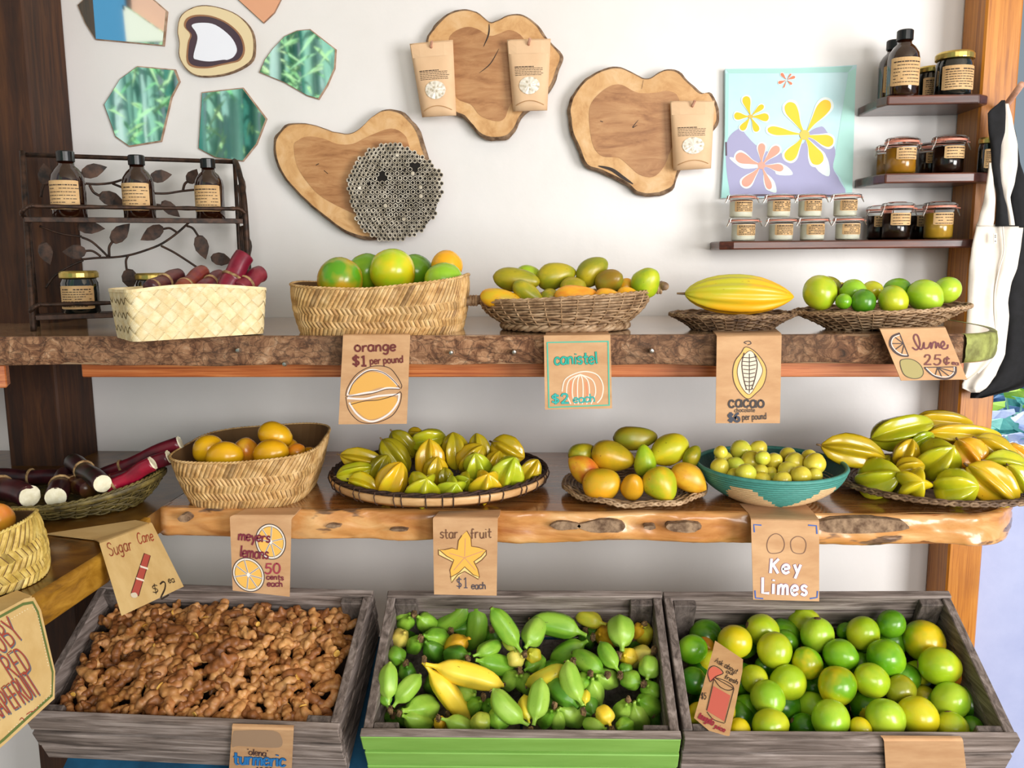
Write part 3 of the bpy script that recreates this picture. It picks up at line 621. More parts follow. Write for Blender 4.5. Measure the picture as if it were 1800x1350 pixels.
# --- star fruit
c = sign('pale brown card reading star fruit, one dollar each, with yellow star', [(761, 914), (875, 913), (873, 1047), (763, 1045)], (YC-.012, YC-.012, YC-.012), [(772, 899), (880, 896), (878, 906), (764, 908)], ztab=ZL+.0016)
ST = [(821, 933), (828, 945), (829, 960), (842, 962), (855, 967), (846, 978), (833, 987), (840, 1000), (843, 1014), (832, 1010), (817, 996), (807, 1006), (793, 1014), (791, 1002), (798, 984), (785, 977), (772, 966), (782, 966), (795, 963), (804, 966), (806, 950), (812, 941)]
c.fill('star_side', [[(771, 964), (798, 984), (795, 988), (785, 982), (772, 975)], [(855, 966), (834, 986), (837, 992), (847, 983), (855, 974)], [(817, 996), (793, 1014), (794, 1024), (817, 1004), (841, 1018), (843, 1012)]], '#e8cf86', smooth=False)
c.fill('star_drawing', [ST], '#eab44e', smooth=False, off=.0006)
c.draw('drawing_line', [ST, [(771, 966), (771, 975), (785, 982), (795, 987)], [(855, 967), (855, 975), (847, 984), (837, 991)], [(792, 1012), (794, 1024), (805, 1010), (817, 1004), (841, 1018), (843, 1013)]], 1.5, '#6e4526', smooth=False, off=.0009)
c.draw('star_vein', [[(818, 946), (817, 978)], [(817, 980), (850, 968)], [(817, 980), (798, 1002)], [(817, 980), (836, 1002)], [(817, 980), (790, 972)]], 1.0, '#cf8f7a', smooth=False, off=.0009)
c.text('star', 774, 946, 17, '#6b4630', 1.9, 1, 1.4, length=31); c.text('fruit', 828, 946, 17, '#6b4630', 1.9, 1, 1.4, length=36); c.text('$1', 803, 1033, 18, '#4c4a5e', 1.6, 0, 2.2, length=19); c.text('each', 829, 1035, 12, '#4c4650', 1.7, 0, 1.2, length=25)
# --- key limes
c = sign('brown card with blue corner marks reading Key Limes in white', [(1320, 914), (1440, 917), (1440, 1057), (1324, 1054)], (YC-.012, YC-.012, YC-.012), [(1300, 885), (1415, 884), (1432, 903), (1316, 902)], ztab=ZL+.0016)
c.draw('corner_mark', [[(1338, 923), (1325, 922), (1326, 935)], [(1421, 923), (1435, 924), (1436, 938)], [(1327, 1038), (1328, 1051), (1341, 1052)], [(1437, 1039), (1436, 1050), (1424, 1052)]], 2.6, '#3e5fa8', smooth=False)
c.draw('lime_outline', [[(1348, 960), (1352, 945), (1363, 938), (1374, 943), (1379, 957), (1373, 970), (1354, 972)], [(1390, 952), (1400, 943), (1412, 946), (1417, 957), (1412, 972), (1394, 970)]], 1.4, '#7c5b48', closed=True)
for t_, x_, y_, h_, l_, sp_ in (('Key', 1352, 1006, 24, 55, 3.2), ('Limes', 1338, 1043, 27, 80, 2.6)): c.text(t_, x_, y_, h_, '#fbf7f6', 4.4, -2, sp_, length=l_, outline=('#9c6f86', 2.0))
# --- ruby red grapefruit
A = onZ(56, 1050, ZL); Bq = onZ(-60, 1118, ZL)
ed_ = onZ(83, 1031, ZL)-onZ(-20, 1100, ZL); n = (Vector((ed_.y, -ed_.x, 0)).normalized()+Vector((0, 0, .16))).normalized()
root = empty('price_card', A, 'green bordered card reading RUBY RED GRAPEFRUIT on the side shelf edge', 'sign')
c = Card(A+n*.017, n, root)
O = [(-70, 1114), (44, 1052), (60, 1050), (72, 1072), (97, 1180), (96, 1228), (6, 1310), (-70, 1372)]
mb = MB(); mb.add(*prism([c.at(*p) for p in O], -c.n*.002)); fixn(mk('card', mb, M['kraft_tan'], root))
mb = MB(); mb.add(*prism([onZ(56, 1050, ZL+.001), onZ(-60, 1118, ZL+.001), onZ(-90, 1090, ZL+.001), onZ(30, 1040, ZL+.001)], (0, 0, .002))); fixn(mk('card_tab', mb, M['kraft_tan'], root))
c.draw('green_border', [[(-70, 1122), (40, 1062), (57, 1059), (66, 1076), (92, 1182), (91, 1222), (6, 1300), (-70, 1362)]], 5.5, '#5f7038', closed=True, smooth=False)
dots = []
def dotline(a, b, k): return [(a[0]+(b[0]-a[0])*i/k, a[1]+(b[1]-a[1])*i/k) for i in range(k)]
for x, y in dotline((2, 1098), (52, 1068), 11)+dotline((57, 1067), (64, 1078), 3)+dotline((66, 1082), (85, 1175), 18)+dotline((89, 1205), (88, 1220), 3)+dotline((86, 1224), (10, 1290), 16): dots.append([(x-1, y), (x, y-1), (x+1, y), (x, y+1)])
o_ = c.fill('white_dot', dots, '#efe8c8', smooth=False, off=.0006); o_['kind'] = 'stuff'
for t_, x_, y_, h_, l_, a_ in (('RUBY', -12, 1160, 46, 66, 38), ('RED', 20, 1196, 44, 42, 32), ('GRAPEFRUIT', -14, 1272, 44, 100, 33)):
    c.text(t_, x_+3, y_+2, h_, '#5e6672', 3.4, a_, 1.2, length=l_, off=.0005, name='letter_shadow'); c.text(t_, x_, y_, h_, '#a04234', 2.8, a_, 1.2, length=l_)
c.draw('small_writing', [[(34, 1266), (38, 1262), (43, 1268)], [(46, 1256), (52, 1252), (58, 1250), (66, 1243)]], 1.6, '#a04234')
# ================================================================== WALL PIECES
def pxs(pts, Y): return [onY(x, y, Y) for x, y in pts]
def mirror(label, O, mat='mirror', inset=.93):
    P = catmull(pxs(O, WY-.004), 1, True) if False else pxs(O, WY-.005)
    cc = sum(P, Vector())/len(P); root = empty('mirror_shard', cc, label, 'mirror', 'mirror shards set in the wall')
    mb = MB(); mb.add(*prism([cc+(p-cc)*1.018+Vector((0, .001, 0)) for p in P], (0, .006, 0))); fixn(mk('putty_rim', mb, M['plasteredge'], root))
    mb = MB(); mb.add(*prism([cc+(p-cc)*.985-Vector((0, .0015, 0)) for p in P], (0, .003, 0))); fixn(mk('mirror_glass', mb, M[mat], root))
mirror('irregular mirror shard in top corner reflecting blue and white', [(137, 9), (165, -18), (225, -24), (270, 0), (293, 20), (287, 80), (256, 77), (168, 69), (150, 40)])
mirror('tall hazy mirror shard below the striped corner shard, above the iron rack', [(241, 117), (307, 123), (315, 144), (301, 171), (283, 248), (227, 257), (203, 240), (190, 203), (183, 184), (211, 139)])
mirror('mirror shard with pointed side, showing bamboo stems, under the agate', [(355, 163), (427, 155), (468, 209), (451, 253), (427, 283), (379, 277), (349, 261)])
mirror('fan shaped mirror shard showing bamboo leaves, beside the agate slice', [(456, 127), (466, 104), (480, 85), (500, 64), (522, 54), (545, 52), (590, 87), (588, 120), (575, 150), (560, 174), (540, 168), (500, 145)])
mirror('pink copper tinted pointed shard at the very top', [(415, -4), (463, 40), (482, 22), (495, -4), (500, -22), (410, -22)], 'mirrorpink')
# agate
AO = [(313, 53), (320, 27), (347, 12), (379, 13), (416, 27), (440, 53), (445, 85), (437, 109), (400, 128), (355, 133), (331, 123), (316, 99), (316, 75)]
AB = [(327, 48), (331, 35), (347, 29), (373, 31), (400, 43), (421, 64), (427, 88), (419, 104), (403, 109), (389, 112), (365, 117), (341, 115), (331, 104), (333, 75), (337, 61)]
AI = [(337, 44), (355, 40), (379, 44), (405, 64), (416, 85), (411, 99), (400, 105), (392, 105), (368, 108), (347, 105), (340, 99), (347, 69), (344, 56)]
P = catmull(pxs(AO, WY-.012), 4, True); cc = sum(P, Vector())/len(P)
root = empty('agate_slice', cc, 'polished agate slice with dark purple ring and white centre', 'stone slice')
mb = MB(); mb.add(*prism([cc+(p-cc)*1.03+Vector((0, .001, 0)) for p in P], (0, .010, 0))); fixn(mk('rough_rind', mb, M['barkthin'], root))
for nm, O, mt, d in (('cream_band', AO, flat('agate_cream', '#e6d2a8', .15, coat=.6), .0), ('tan_ring', [(a+(355-a)*-.06 if 0 else a, b) for a, b in AB], flat('agate_ring', '#4a3140', .12, coat=.6), .0015), ('white_core', AI, flat('agate_white', '#eef0fb', .1, coat=.6), .003)):
    P = catmull(pxs(O, WY-.012-d), 4, True); mb = MB(); mb.add(*prism(P, (0, .003, 0))); fixn(mk(nm, mb, mt, root))
P = catmull(pxs([(cx_+(x-cx_)*1.07, cy_+(y-cy_)*1.07) for x, y in AB for cx_, cy_ in ((377, 73),)], WY-.0128), 4, True); mb = MB(); mb.add(*prism(P, (0, .002, 0))); fixn(mk('brown_halo', mb, flat('agate_brown', '#9a6a4c', .15, coat=.6), root))
# wood slices
def slice_(label, O, H, cracks=()):
    Yf = WY-.030; P = catmull(pxs(O, Yf), 4, True)
    P = [p+Vector((1, 0, 0))*.0012*rnoise(p, 60)+Vector((0, 0, 1))*.0012*rnoise(p, 71) for p in P]; cc = sum(P, Vector())/len(P)
    root = empty('wood_slice', cc, label, 'wood slice')
    mb = MB(); mb.add(*prism(P, (0, .028, 0))); fixn(mk('sapwood', mb, M['slabwood'], root))
    mb = MB(); n = len(P); V, F = [], []
    for k, (s, dy) in enumerate(((1.0, -.001), (1.035, .003), (1.05, .014), (1.03, .028), (1.0, .029))):
        for p in P: q = cc+(p-cc)*(s+(.014*rnoise(p, 45+k) if 0 < k < 4 else 0)); V.append(q+Vector((0, dy, 0)))
    for k in range(4):
        for i in range(n): j = (i+1) % n; F.append((k*n+i, k*n+j, (k+1)*n+j, (k+1)*n+i))
    mb.add(V, F); fixn(mk('bark_rim', mb, M['barkthin'], root, smooth=True))
    Hp = catmull(pxs(H, Yf), 4, True); hc = sum(Hp, Vector())/len(Hp)
    mb = MB(); mb.add(*prism([p-Vector((0, .0008, 0)) for p in Hp], (0, .002, 0))); fixn(mk('heartwood', mb, M['heart'], root, label='darker reddish heartwood'))
    c = Card((cc.x, Yf-.001, cc.z), (0, -1, 0), root)
    for pts, w_ in cracks: c.draw('crack', [pts], w_, '#2a1a10', taper=True, off=.0004)
slice_('heart shaped wood slice carrying the grey wasp comb', [(485, 256), (492, 235), (511, 220), (548, 220), (585, 232), (612, 236), (631, 228), (652, 208), (676, 195), (705, 201), (729, 227), (740, 256), (748, 288), (752, 320), (745, 360), (710, 400), (660, 416), (615, 408), (580, 385), (540, 352), (505, 315), (489, 285)],
       [(517, 256), (524, 247), (540, 240), (567, 243), (593, 253), (620, 253), (647, 240), (687, 226), (711, 237), (719, 256), (725, 285), (722, 330), (700, 375), (662, 392), (620, 375), (567, 347), (540, 320), (522, 290)], [([(556, 290), (560, 288)], 5), ([(570, 300), (576, 305)], 4)])
slice_('heart shaped wood slice with two pouches hung on it', [(753, 71), (767, 48), (788, 27), (815, 19), (839, 24), (860, 40), (876, 37), (897, 27), (919, 29), (940, 43), (956, 65), (980, 91), (984, 104), (977, 125), (967, 150), (945, 178), (919, 197), (903, 224), (887, 239), (855, 239), (833, 221), (817, 203), (798, 192), (775, 160), (757, 110)],
       [(791, 64), (817, 48), (839, 51), (860, 63), (876, 60), (897, 53), (919, 66), (932, 100), (925, 150), (897, 184), (887, 208), (871, 213), (844, 203), (828, 184), (804, 173), (794, 140), (790, 100)], [([(860, 42), (859, 60), (850, 82)], 2.4), ([(877, 86), (862, 112), (843, 128)], 1.6)])
slice_('broad wood slice with one pouch and a black split near its lower edge', [(1004, 187), (1012, 165), (1033, 141), (1065, 123), (1092, 121), (1119, 133), (1132, 140), (1148, 136), (1167, 125), (1191, 128), (1212, 149), (1231, 165), (1247, 165), (1260, 200), (1252, 225), (1215, 262), (1191, 301), (1180, 328), (1151, 339), (1121, 336), (1103, 320), (1060, 299), (1033, 288), (1020, 259), (1009, 235), (1005, 211)],
       [(1036, 192), (1047, 171), (1071, 152), (1092, 149), (1113, 160), (1129, 164), (1153, 163), (1175, 160), (1193, 173), (1200, 230), (1180, 261), (1167, 293), (1148, 311), (1124, 307), (1105, 291), (1087, 277), (1060, 275), (1044, 259), (1037, 227)], [([(1053, 292), (1075, 298), (1094, 311), (1112, 323)], 6), ([(1131, 141), (1128, 156)], 2), ([(1056, 213), (1059, 214)], 5), ([(1120, 220), (1112, 224), (1122, 211)], 1.4)])
# wasp comb
COMBM = weave_m('comb_paper', '#a0957f', '#cabfac', '#ece4d4')
Yn = WY-.034; nc = onY(692, 338, Yn-.02); s_ = depth(nc)/F_PX; R0 = 80*s_
root = empty('wasp_comb', (nc.x, Yn, nc.z), 'round grey paper wasp comb full of small hexagonal cells', 'wasp nest')
mb = MB(); mb.add(*lathe([(R0*.96, 0), (R0*.98, .008), (R0*.86, .018), (R0*.5, .028), (0, .031)], 40)); o = mk('comb_back', mb, M['combdark'], root, local=True, smooth=True); o.rotation_euler = (PI/2, 0, 0)
mb = MB(); cr = .0050; rr = random.Random(3)
nn_ = int(R0/(cr*1.5))+2
for i in range(-nn_, nn_+1):
    for j in range(-nn_, nn_+1):
        x = (i+.5*(j % 2))*cr*1.93; z = j*cr*1.68; r = math.hypot(x, z); a = math.atan2(z, x)
        Rm = R0*(1+.045*math.sin(3*a+1)+.03*math.sin(5*a))
        if r > Rm: continue
        if math.hypot(x-R0*.42, z-R0*.50) < R0*.09 or math.hypot(x+R0*.20, z-R0*.32) < R0*.10 and rr.random() < .7: continue
        h = .034-.020*(r/R0)**2.2+rr.uniform(-.0016, .0016)+.003*rnoise((x*20, z*20, 1)); dx_, dz_ = x/R0*.012, z/R0*.012
        hx = [(math.cos(PI/6+PI/3*k), math.sin(PI/6+PI/3*k)) for k in range(6)]
        V = []
        jx, jz = rr.uniform(-.0004, .0004), rr.uniform(-.0004, .0004)
        for (q, yy) in ((1.0, 0), (1.0, h), (.74, h+.0002), (.70, h-.003)):
            for cx_, cz_ in hx: V.append((nc.x+x+jx+dx_*(yy/.034)+cx_*cr*q, Yn-yy, nc.z+z+jz+dz_*(yy/.034)+cz_*cr*q))
        F = [(k, (k+1) % 6, (k+1) % 6+6, k+6) for k in range(6)]+[(k+6, (k+1) % 6+6, (k+1) % 6+12, k+12) for k in range(6)]+[(k+12, (k+1) % 6+12, (k+1) % 6+18, k+18) for k in range(6)]
        q_ = rr.uniform(.78, 1.1); mb.add(V, F, (q_, q_, q_)); mb.add([v for v in V[18:24]], [tuple(range(6))], (.04, .03, .025))
        if rr.random() < .03 and r < .85*R0: mb.add(*lathe([(cr*.7, h), (cr*.4, h+.003), (0, h+.0035)], 6, (nc.x+x+dx_, 0, 0)) if False else ([(nc.x+x+dx_+a_*cr*.8, Yn-h-.0015, nc.z+z+dz_+b_*cr*.8) for a_, b_ in hx], [tuple(range(6))]))
mk('cells', mb, COMBM, root, kind='stuff')
# pouches
def pouch(label, TL, TR, BR, BL, Y, tilt=.0):
    P0 = (Vector(TL)+Vector(TR))/2
    root = empty('snack_pouch', onY((TL[0]+TR[0])/2, TL[1], Y+.004), label, 'pouch', 'kraft pouches hung on the wood slices')
    TLv, TRv, BRv, BLv = [onY(*p, Y) for p in (TL, TR, BR, BL)]
    def th(v): return .0015+.019*(v**1.1)
    def fr(u, v):
        a = TLv.lerp(BLv, v); b = TRv.lerp(BRv, v); q = a.lerp(b, u); bul = th(v)*(1-(2*u-1)**4)*(1 if v < .86 else 1-.5*(v-.86)/.14)
        return q-Vector((0, bul, 0))
    def bk(u, v): a = TLv.lerp(BLv, v); b = TRv.lerp(BRv, v); return a.lerp(b, u)+Vector((0, .002, 0))
    mb = MB(); V, F = grid(fr, 11, 15); V2, F2 = grid(bk, 11, 15); mb.add(V, F); mb.add(V2, [tuple(reversed(f)) for f in F2])
    n = len(V); 
    bd = [i for i in range(11)]+[j*11+10 for j in range(1, 15)]+[14*11+i for i in range(9, -1, -1)]+[j*11 for j in range(13, 0, -1)]
    for k in range(len(bd)): a, b = bd[k], bd[(k+1) % len(bd)]; mb.F.append((b, a, a+n, b+n)); mb.C.append((1, 1, 1))
    fixn(mk('bag', mb, M['pouch'], root, smooth=True))
    # seal band, window, text, gusset: lie on the front face
    def on(u, v, off): return fr(u, v)-Vector((0, off, 0))
    mb = MB(); mb.add(*grid(lambda u, v: on(.02+.96*u, .02+.18*v, .0006), 6, 3)); mk('seal_band', mb, M['pouch'], root)
    mb = MB(); mb.add([on(.5+.27*math.cos(a)+.0, .66+.125*math.sin(a), .0010+.001*(1 if i % 2 else 0)) for i, a in enumerate([2*PI*i/22 for i in range(22)])]+[on(.5, .66, .0035)], [(i, (i+1) % 22, 22) for i in range(22)]); mk('clear_window', mb, M['window'], root)
    mb = MB(); rs = random.Random(int(TL[0]))
    for r_ in range(6):
        u_ = .14; vv = .385+r_*.024
        while u_ < (.8 if r_ else .6):
            l_ = rs.uniform(.03, .09); h_ = .012 if r_ == 0 else .007
            mb.add(*grid(lambda u, v: on(u_+l_*u, vv+h_*v, .0011), 2, 2)); u_ += l_+.015
    mk('printed_text', mb, M['ink'], root)
    mb = MB(); cv = [on(.10+.80*t_, .93-.055*math.sin(PI*t_), .001) for t_ in [i/12 for i in range(13)]]
    mb.add(*tube(cv, .0008, 5)); mk('gusset_seam', mb, M['kraft_dark'], root)
    a = on(.5, .04, .0); mb = MB(); mb.add(*tube([a+Vector((0, .02, -.012)), a+Vector((.0, -.006, -.004)), a+Vector((.003, -.012, .004))], .0028, 7)); mk('wooden_peg', mb, M['dowel'], root)
pouch('kraft pouch hung on the inner side of the two-pouch slice, over the iron rack side', (720, 77), (796, 70), (802, 203), (742, 206), WY-.05)
pouch('kraft pouch on the two-pouch slice, on the side toward the painting', (891, 70), (968, 68), (962, 194), (902, 196), WY-.05)
pouch('single kraft pouch hung on the broad slice beside the flower painting', (1178, 178), (1256, 177), (1250, 296), (1184, 300), WY-.05)
# flower painting
OP = [(1275, 121), (1330, 120), (1400, 119), (1460, 117), (1506, 114), (1500, 200), (1496, 343), (1440, 347), (1350, 348), (1268, 348), (1274, 240)]
root = empty('flower_painting', onY(1388, 348, WY-.01), 'pale blue square painting with yellow and coral flowers', 'painting')
mb = MB(); mb.add(*prism(pxs(OP, WY-.016), (0, .014, 0))); fixn(mk('canvas', mb, noisy('canvas_blue', '#b6dfe6', '#c8e6ee', 5, rough=.5), root))
c = Card((0, WY-.016, 1.7), (0, -1, 0), root); q = lambda pts: [(1260+x/5.192, 100+y/5.192) for x, y in pts]
c.fill('edge_fold', [q([(80, 112), (600, 108), (1240, 85), (1200, 140), (640, 150), (110, 150)])], '#a5d6d0', smooth=False)
c.fill('edge_fold', [q([(80, 150), (110, 150), (100, 900), (150, 1280), (40, 1290), (75, 800)])], '#a8dcd8', smooth=False); c.fill('edge_fold', [q([(1200, 140), (1270, 100), (1235, 1240), (1190, 1240), (1130, 1100), (1050, 1010), (1080, 900)])], '#b2e4dc', smooth=False)
c.fill('purple_ground', [q([(210, 655), (120, 720), (85, 820), (85, 1000), (110, 1180), (150, 1282), (400, 1275), (1122, 1268), (1120, 1130), (1060, 1010), (1080, 850), (990, 660), (930, 640), (840, 690), (790, 790), (700, 800), (640, 960), (580, 870), (440, 860), (340, 790), (270, 715)])], '#a4a3c8', off=.0006)
c.draw('dark_edge', [q([(150, 1282), (360, 1262), (1122, 1268)]), q([(84, 780), (86, 900)])], 3.0, '#5a4a58', off=.0008)
def petals(cx, cy, L_, fill, white=None):
    for ang, ln, wd in L_:
        a = math.radians(ang); ux, uy = math.cos(a), -math.sin(a); vx, vy = -uy, ux
        def shp(k, e): return q([(cx+ux*ln*t_*e+vx*wd*k*o_, cy+uy*ln*t_*e+vy*wd*k*o_) for t_, o_ in ((.10, .06), (.35, .16), (.65, .42), (.88, .46), (1.0, .12), (.95, -.32), (.75, -.48), (.45, -.28), (.15, -.06))])
        c.fill('petal_white', [shp(1.35, 1.06)], '#e6f2f0', off=.0010); c.fill('petal', [shp(1, 1)], fill, off=.0014)
petals(800, 712, [(118, 330, 120), (55, 380, 120), (172, 340, 80), (-15, 270, 110), (-62, 300, 130), (-125, 280, 110)], '#f7cb2c')
petals(308, 545, [(105, 190, 75), (42, 155, 50), (178, 150, 70), (-3, 165, 75), (-65, 150, 60), (-125, 150, 60)], '#f5c516')
c.fill('petal_white', [q([(860, 800), (960, 860), (1020, 960), (1020, 1090), (900, 1010)]), q([(400, 1000), (250, 1020), (150, 960), (120, 915), (260, 950)]), q([(430, 1060), (520, 1130), (540, 1240), (440, 1190)]), q([(560, 980), (640, 1000), (690, 1075), (540, 1070)])], '#e0efec', off=.0009)
petals(408, 990, [(90, 200, 70), (48, 230, 80), (160, 250, 100), (-8, 200, 70), (-70, 230, 60), (-132, 250, 90)], '#f5a08c')
petals(637, 212, [(130, 80, 30), (55, 70, 16), (22, 82, 28), (-40, 62, 24), (-112, 78, 14), (200, 82, 30)], '#dd7d5c')
c.fill('flower_centre', [q([(800+45*math.cos(a), 712+45*math.sin(a)) for a in [2*PI*i/10 for i in range(10)]])], '#f2c458', off=.0016); c.fill('flower_centre', [q([(408+34*math.cos(a), 990+34*math.sin(a)) for a in [2*PI*i/10 for i in range(10)]])], '#f3a392', off=.0016); c.fill('flower_centre', [q([(308+24*math.cos(a), 545+18*math.sin(a)) for a in [2*PI*i/10 for i in range(10)]])], '#e9b858', off=.0016)
# glossy reflection low on the wall, left undrawn
# ================================================================== JARS AND BOTTLES
def small_print(root, cx, cy, cz, r, a0, a1, z0, z1, rows, seed):
    mb = MB(); rs = random.Random(seed)
    for k in range(rows):
        a = a0+.1*(a1-a0); z = cz+z1-(z1-z0)*(.16+.72*k/max(1, rows-1))
        while a < a1-.12*(a1-a0):
            l = rs.uniform(.03, .12)*(a1-a0); h = .0007 if k else .0011
            if rs.random() > .12: mb.add([(cx+r*math.sin(x), cy-r*math.cos(x), zz) for x, zz in ((a, z-h), (a+l, z-h), (a+l, z+h), (a, z+h))], [(0, 1, 2, 3)])
            a += l+.02*(a1-a0)
    if mb.V: mk('printed_text', mb, M['ink'], root)
def wrap_label(root, cx, cy, cz, r, a0, a1, z0, z1, rows, seed, mat='labelk'):
    n = 12; V = []
    for rr_ in (r+.0009, r+.0002):
        for j in (0, 1):
            for i in range(n+1):
                a = a0+(a1-a0)*i/n; cut = .0012 if i in (0, n) else 0
                V.append((cx+rr_*math.sin(a), cy-rr_*math.cos(a), cz+(z0+cut if j == 0 else z1-cut)))
    F = [(i, i+1, n+1+i+1, n+1+i) for i in range(n)]
    m = 2*(n+1); F += [tuple(reversed([a+m for a in f])) for f in F]
    F += [(i+1, i, i+m, i+1+m) for i in range(n)]+[(n+1+i, n+2+i, n+2+i+m, n+1+i+m) for i in range(n)]+[(0, n+1, n+1+m, m), (2*n+1, n, n+m, 2*n+1+m)]
    mb = MB(); mb.add(V, F); fixn(mk('paper_label', mb, M[mat], root, smooth=False)); small_print(root, cx, cy, cz, r+.0013, a0, a1, z0, z1, rows, seed)
def place(px, pyb, Y, z): p = onY(px, pyb, Y); return Vector((p.x, Y, z))
def bottle(label, px, Y, z, wpx, hpx, group, turn=0.0, glass='amber'):
    p = place(px, 0, Y, z); p.x = onZat(px, Y, z); s = depth(p)/F_PX; r = wpx*s/2; h = hpx*s
    root = empty('glass_bottle', p, label, 'bottle', group)
    prof = [(r*.90, 0), (r, .03*h), (r, .56*h), (r*.93, .65*h), (r*.7, .74*h), (r*.46, .79*h), (r*.44, .86*h)]
    mb = MB(); mb.add(*lathe(prof, 28, p)); mk('glass_body', mb, M[glass], root, smooth=True)
    mb = MB(); mb.add(*lathe([(r*.5, .845*h), (r*.52, .85*h), (r*.52, .985*h), (r*.46, h), (0, h)], 24, p)); mk('screw_cap', mb, M['cap'], root)
    wrap_label(root, p.x, p.y, p.z, r, -1.15+turn, .95+turn, .14*h, .56*h, 7, int(px)); return root
def onZat(px, Y, z):   # X of the image column px at depth Y and height z
    lo, hi = 0.0, 1350.0
    for _ in range(40):
        m = (lo+hi)/2
        if onY(px, m, Y).z > z: lo = m
        else: hi = m
    return onY(px, m, Y).x
def candle_jar(label, px, Y, z, wpx, hpx, group, turn=0.0):
    p = Vector((onZat(px, Y, z), Y, z)); s = depth(p)/F_PX; r = wpx*s/2; h = hpx*s
    root = empty('lidded_jar', p, label, 'jar', group)
    mb = MB(); mb.add(*lathe([(r*.88, 0), (r*.97, .04*h), (r*.97, .72*h), (r*.88, .80*h), (r*.88, .86*h)], 28, p)); mk('glass_body', mb, M['darkglass'], root, smooth=True)
    mb = MB(); mb.add(*lathe([(r*.99, .84*h), (r, .86*h), (r, .95*h), (r*.94, .985*h), (r*.9, h), (r*.84, .99*h), (0, .99*h)], 32, p)); mk('gold_lid', mb, M['goldlid'], root, smooth=False)
    wrap_label(root, p.x, p.y, p.z, r*.975, -1.0+turn, .95+turn, .12*h, .66*h, 8, int(px)); return root
def weck(label, px, Y, z, wpx, hpx, fillmat, group, turn=0.0, lw=.85, small=False):
    p = Vector((onZat(px, Y, z), Y, z)); s = depth(p)/F_PX; r = wpx*s/2; h = hpx*s
    root = empty('clip_jar', p, label, 'jar', group)
    b = .78 if small else .86
    mb = MB(); mb.add(*lathe([(r*.70, 0), (r*b, .05*h), (r*b, .76*h), (r*.95, .80*h), (r*.95, .84*h)], 26, p)); mk('glass_body', mb, M['glass'], root, smooth=True)
    mb = MB(); mb.add(*lathe([(r*.66, .04*h), (r*b*.96, .09*h), (r*b*.96, .70*h), (0, .71*h)], 24, p)); mk('contents', mb, M[fillmat], root, smooth=True)
    mb = MB(); mb.add(*lathe([(r*.99, .835*h), (r*.99, .885*h), (r*.9, .885*h), (r*.9, .835*h)], 28, p, closed=True)); a = 1.2+turn*3
    mb.add(*obox(p+Vector((math.sin(a)*r*.9, -math.cos(a)*r*.9, .82*h)), Vector((math.sin(a), -math.cos(a), -.1))*r*.3, Vector((math.cos(a), math.sin(a), 0))*r*.25, Vector((0, 0, .002))))
    mk('rubber_ring', mb, M['rubber'], root)
    mb = MB(); mb.add(*lathe([(r*.95, .885*h), (r*.97, .93*h), (r*.9, .97*h), (r*.6, .985*h), (r*.55, h), (0, h)], 26, p)); mk('glass_lid', mb, M['glass'], root, smooth=True)
    for sg in (-1, 1):
        a = sg*1.35+.1; d = Vector((math.sin(a), -math.cos(a), 0)); tq = Vector((math.cos(a), math.sin(a), 0)); c0 = p+Vector((0, 0, 0)); mb = MB()
        for q in (-1, 1): mb.add(*tube([c0+d*r*.8+tq*r*.12*q+Vector((0, 0, .97*h)), c0+d*r*1.03+tq*r*.12*q+Vector((0, 0, .93*h)), c0+d*r*1.06+tq*r*.1*q+Vector((0, 0, .82*h)), c0+d*r*1.22+tq*r*.02*q+Vector((0, 0, .62*h))], .0007, 5))
        mk('steel_clip', mb, M['steel'], root)
    wrap_label(root, p.x, p.y, p.z, r*b, -lw+turn+.1, lw+turn, .24*h if small else .38*h, .70*h, 6 if small else 4, int(px)*3); return root
g1 = 'amber bottles on the top wall shelf'
bottle('tall amber bottle in front on the top wall shelf', 1585, 1.778, Z1, 53, 112, g1); bottle('amber bottle half hidden behind the taller one, top wall shelf', 1566, 1.845, Z1, 48, 105, g1, .2)
g1 = 'dark jars on the top wall shelf'
candle_jar('large dark jar with gold lid beside the pale post, top wall shelf', 1674, 1.795, Z1, 64, 75, g1); candle_jar('smaller dark gold-lidded jar squeezed behind the large one, top wall shelf', 1634, 1.855, Z1, 48, 60, g1, .1)
g1 = 'clip jars on the middle wall shelf'
weck('front clip jar of golden honey, middle wall shelf', 1582, 1.80, Z2, 57, 64, 'honey', g1, .1); weck('golden clip jar half hidden behind the honey jar, middle wall shelf', 1560, 1.858, Z2, 44, 56, 'honey', g1)
weck('front clip jar of dark syrup, middle wall shelf', 1665, 1.80, Z2, 58, 66, 'molasses', g1, .1); weck('dark clip jar half hidden behind the syrup jar, middle wall shelf', 1634, 1.86, Z2, 46, 58, 'molasses', g1)
g1 = 'tall clip jars on the lowest wall shelf'
weck('front dark syrup clip jar, tall row of the lowest wall shelf', 1574, 1.80, Z3, 54, 65, 'molasses', g1, .0); weck('dark clip jar behind, next to the small stacked jars', 1544, 1.86, Z3, 46, 60, 'molasses', g1)
weck('pale honey clip jar against the post, lowest wall shelf', 1648, 1.80, Z3, 55, 65, 'honeypale', g1, .0); weck('dark clip jar between the syrup and the pale honey jar', 1618, 1.86, Z3, 44, 60, 'molasses', g1)
g1 = 'small stacked balm jars on the lowest wall shelf'
od = ['first', 'second', 'third', 'last']
for k, x in enumerate((1306, 1372, 1427, 1489)):
    weck('small cream balm jar, bottom layer, %s from the shelf end' % od[k], x, 1.815, Z3, 52, 41, 'cream', g1, .12, .95, True)
    zz = Z3+41*depth((0.6, 1.815, 1.5))/F_PX
    weck('small cream balm jar, top layer, %s from the shelf end' % od[k], x-4, 1.815, zz, 50, 40, 'cream', g1, .12, .95, True)
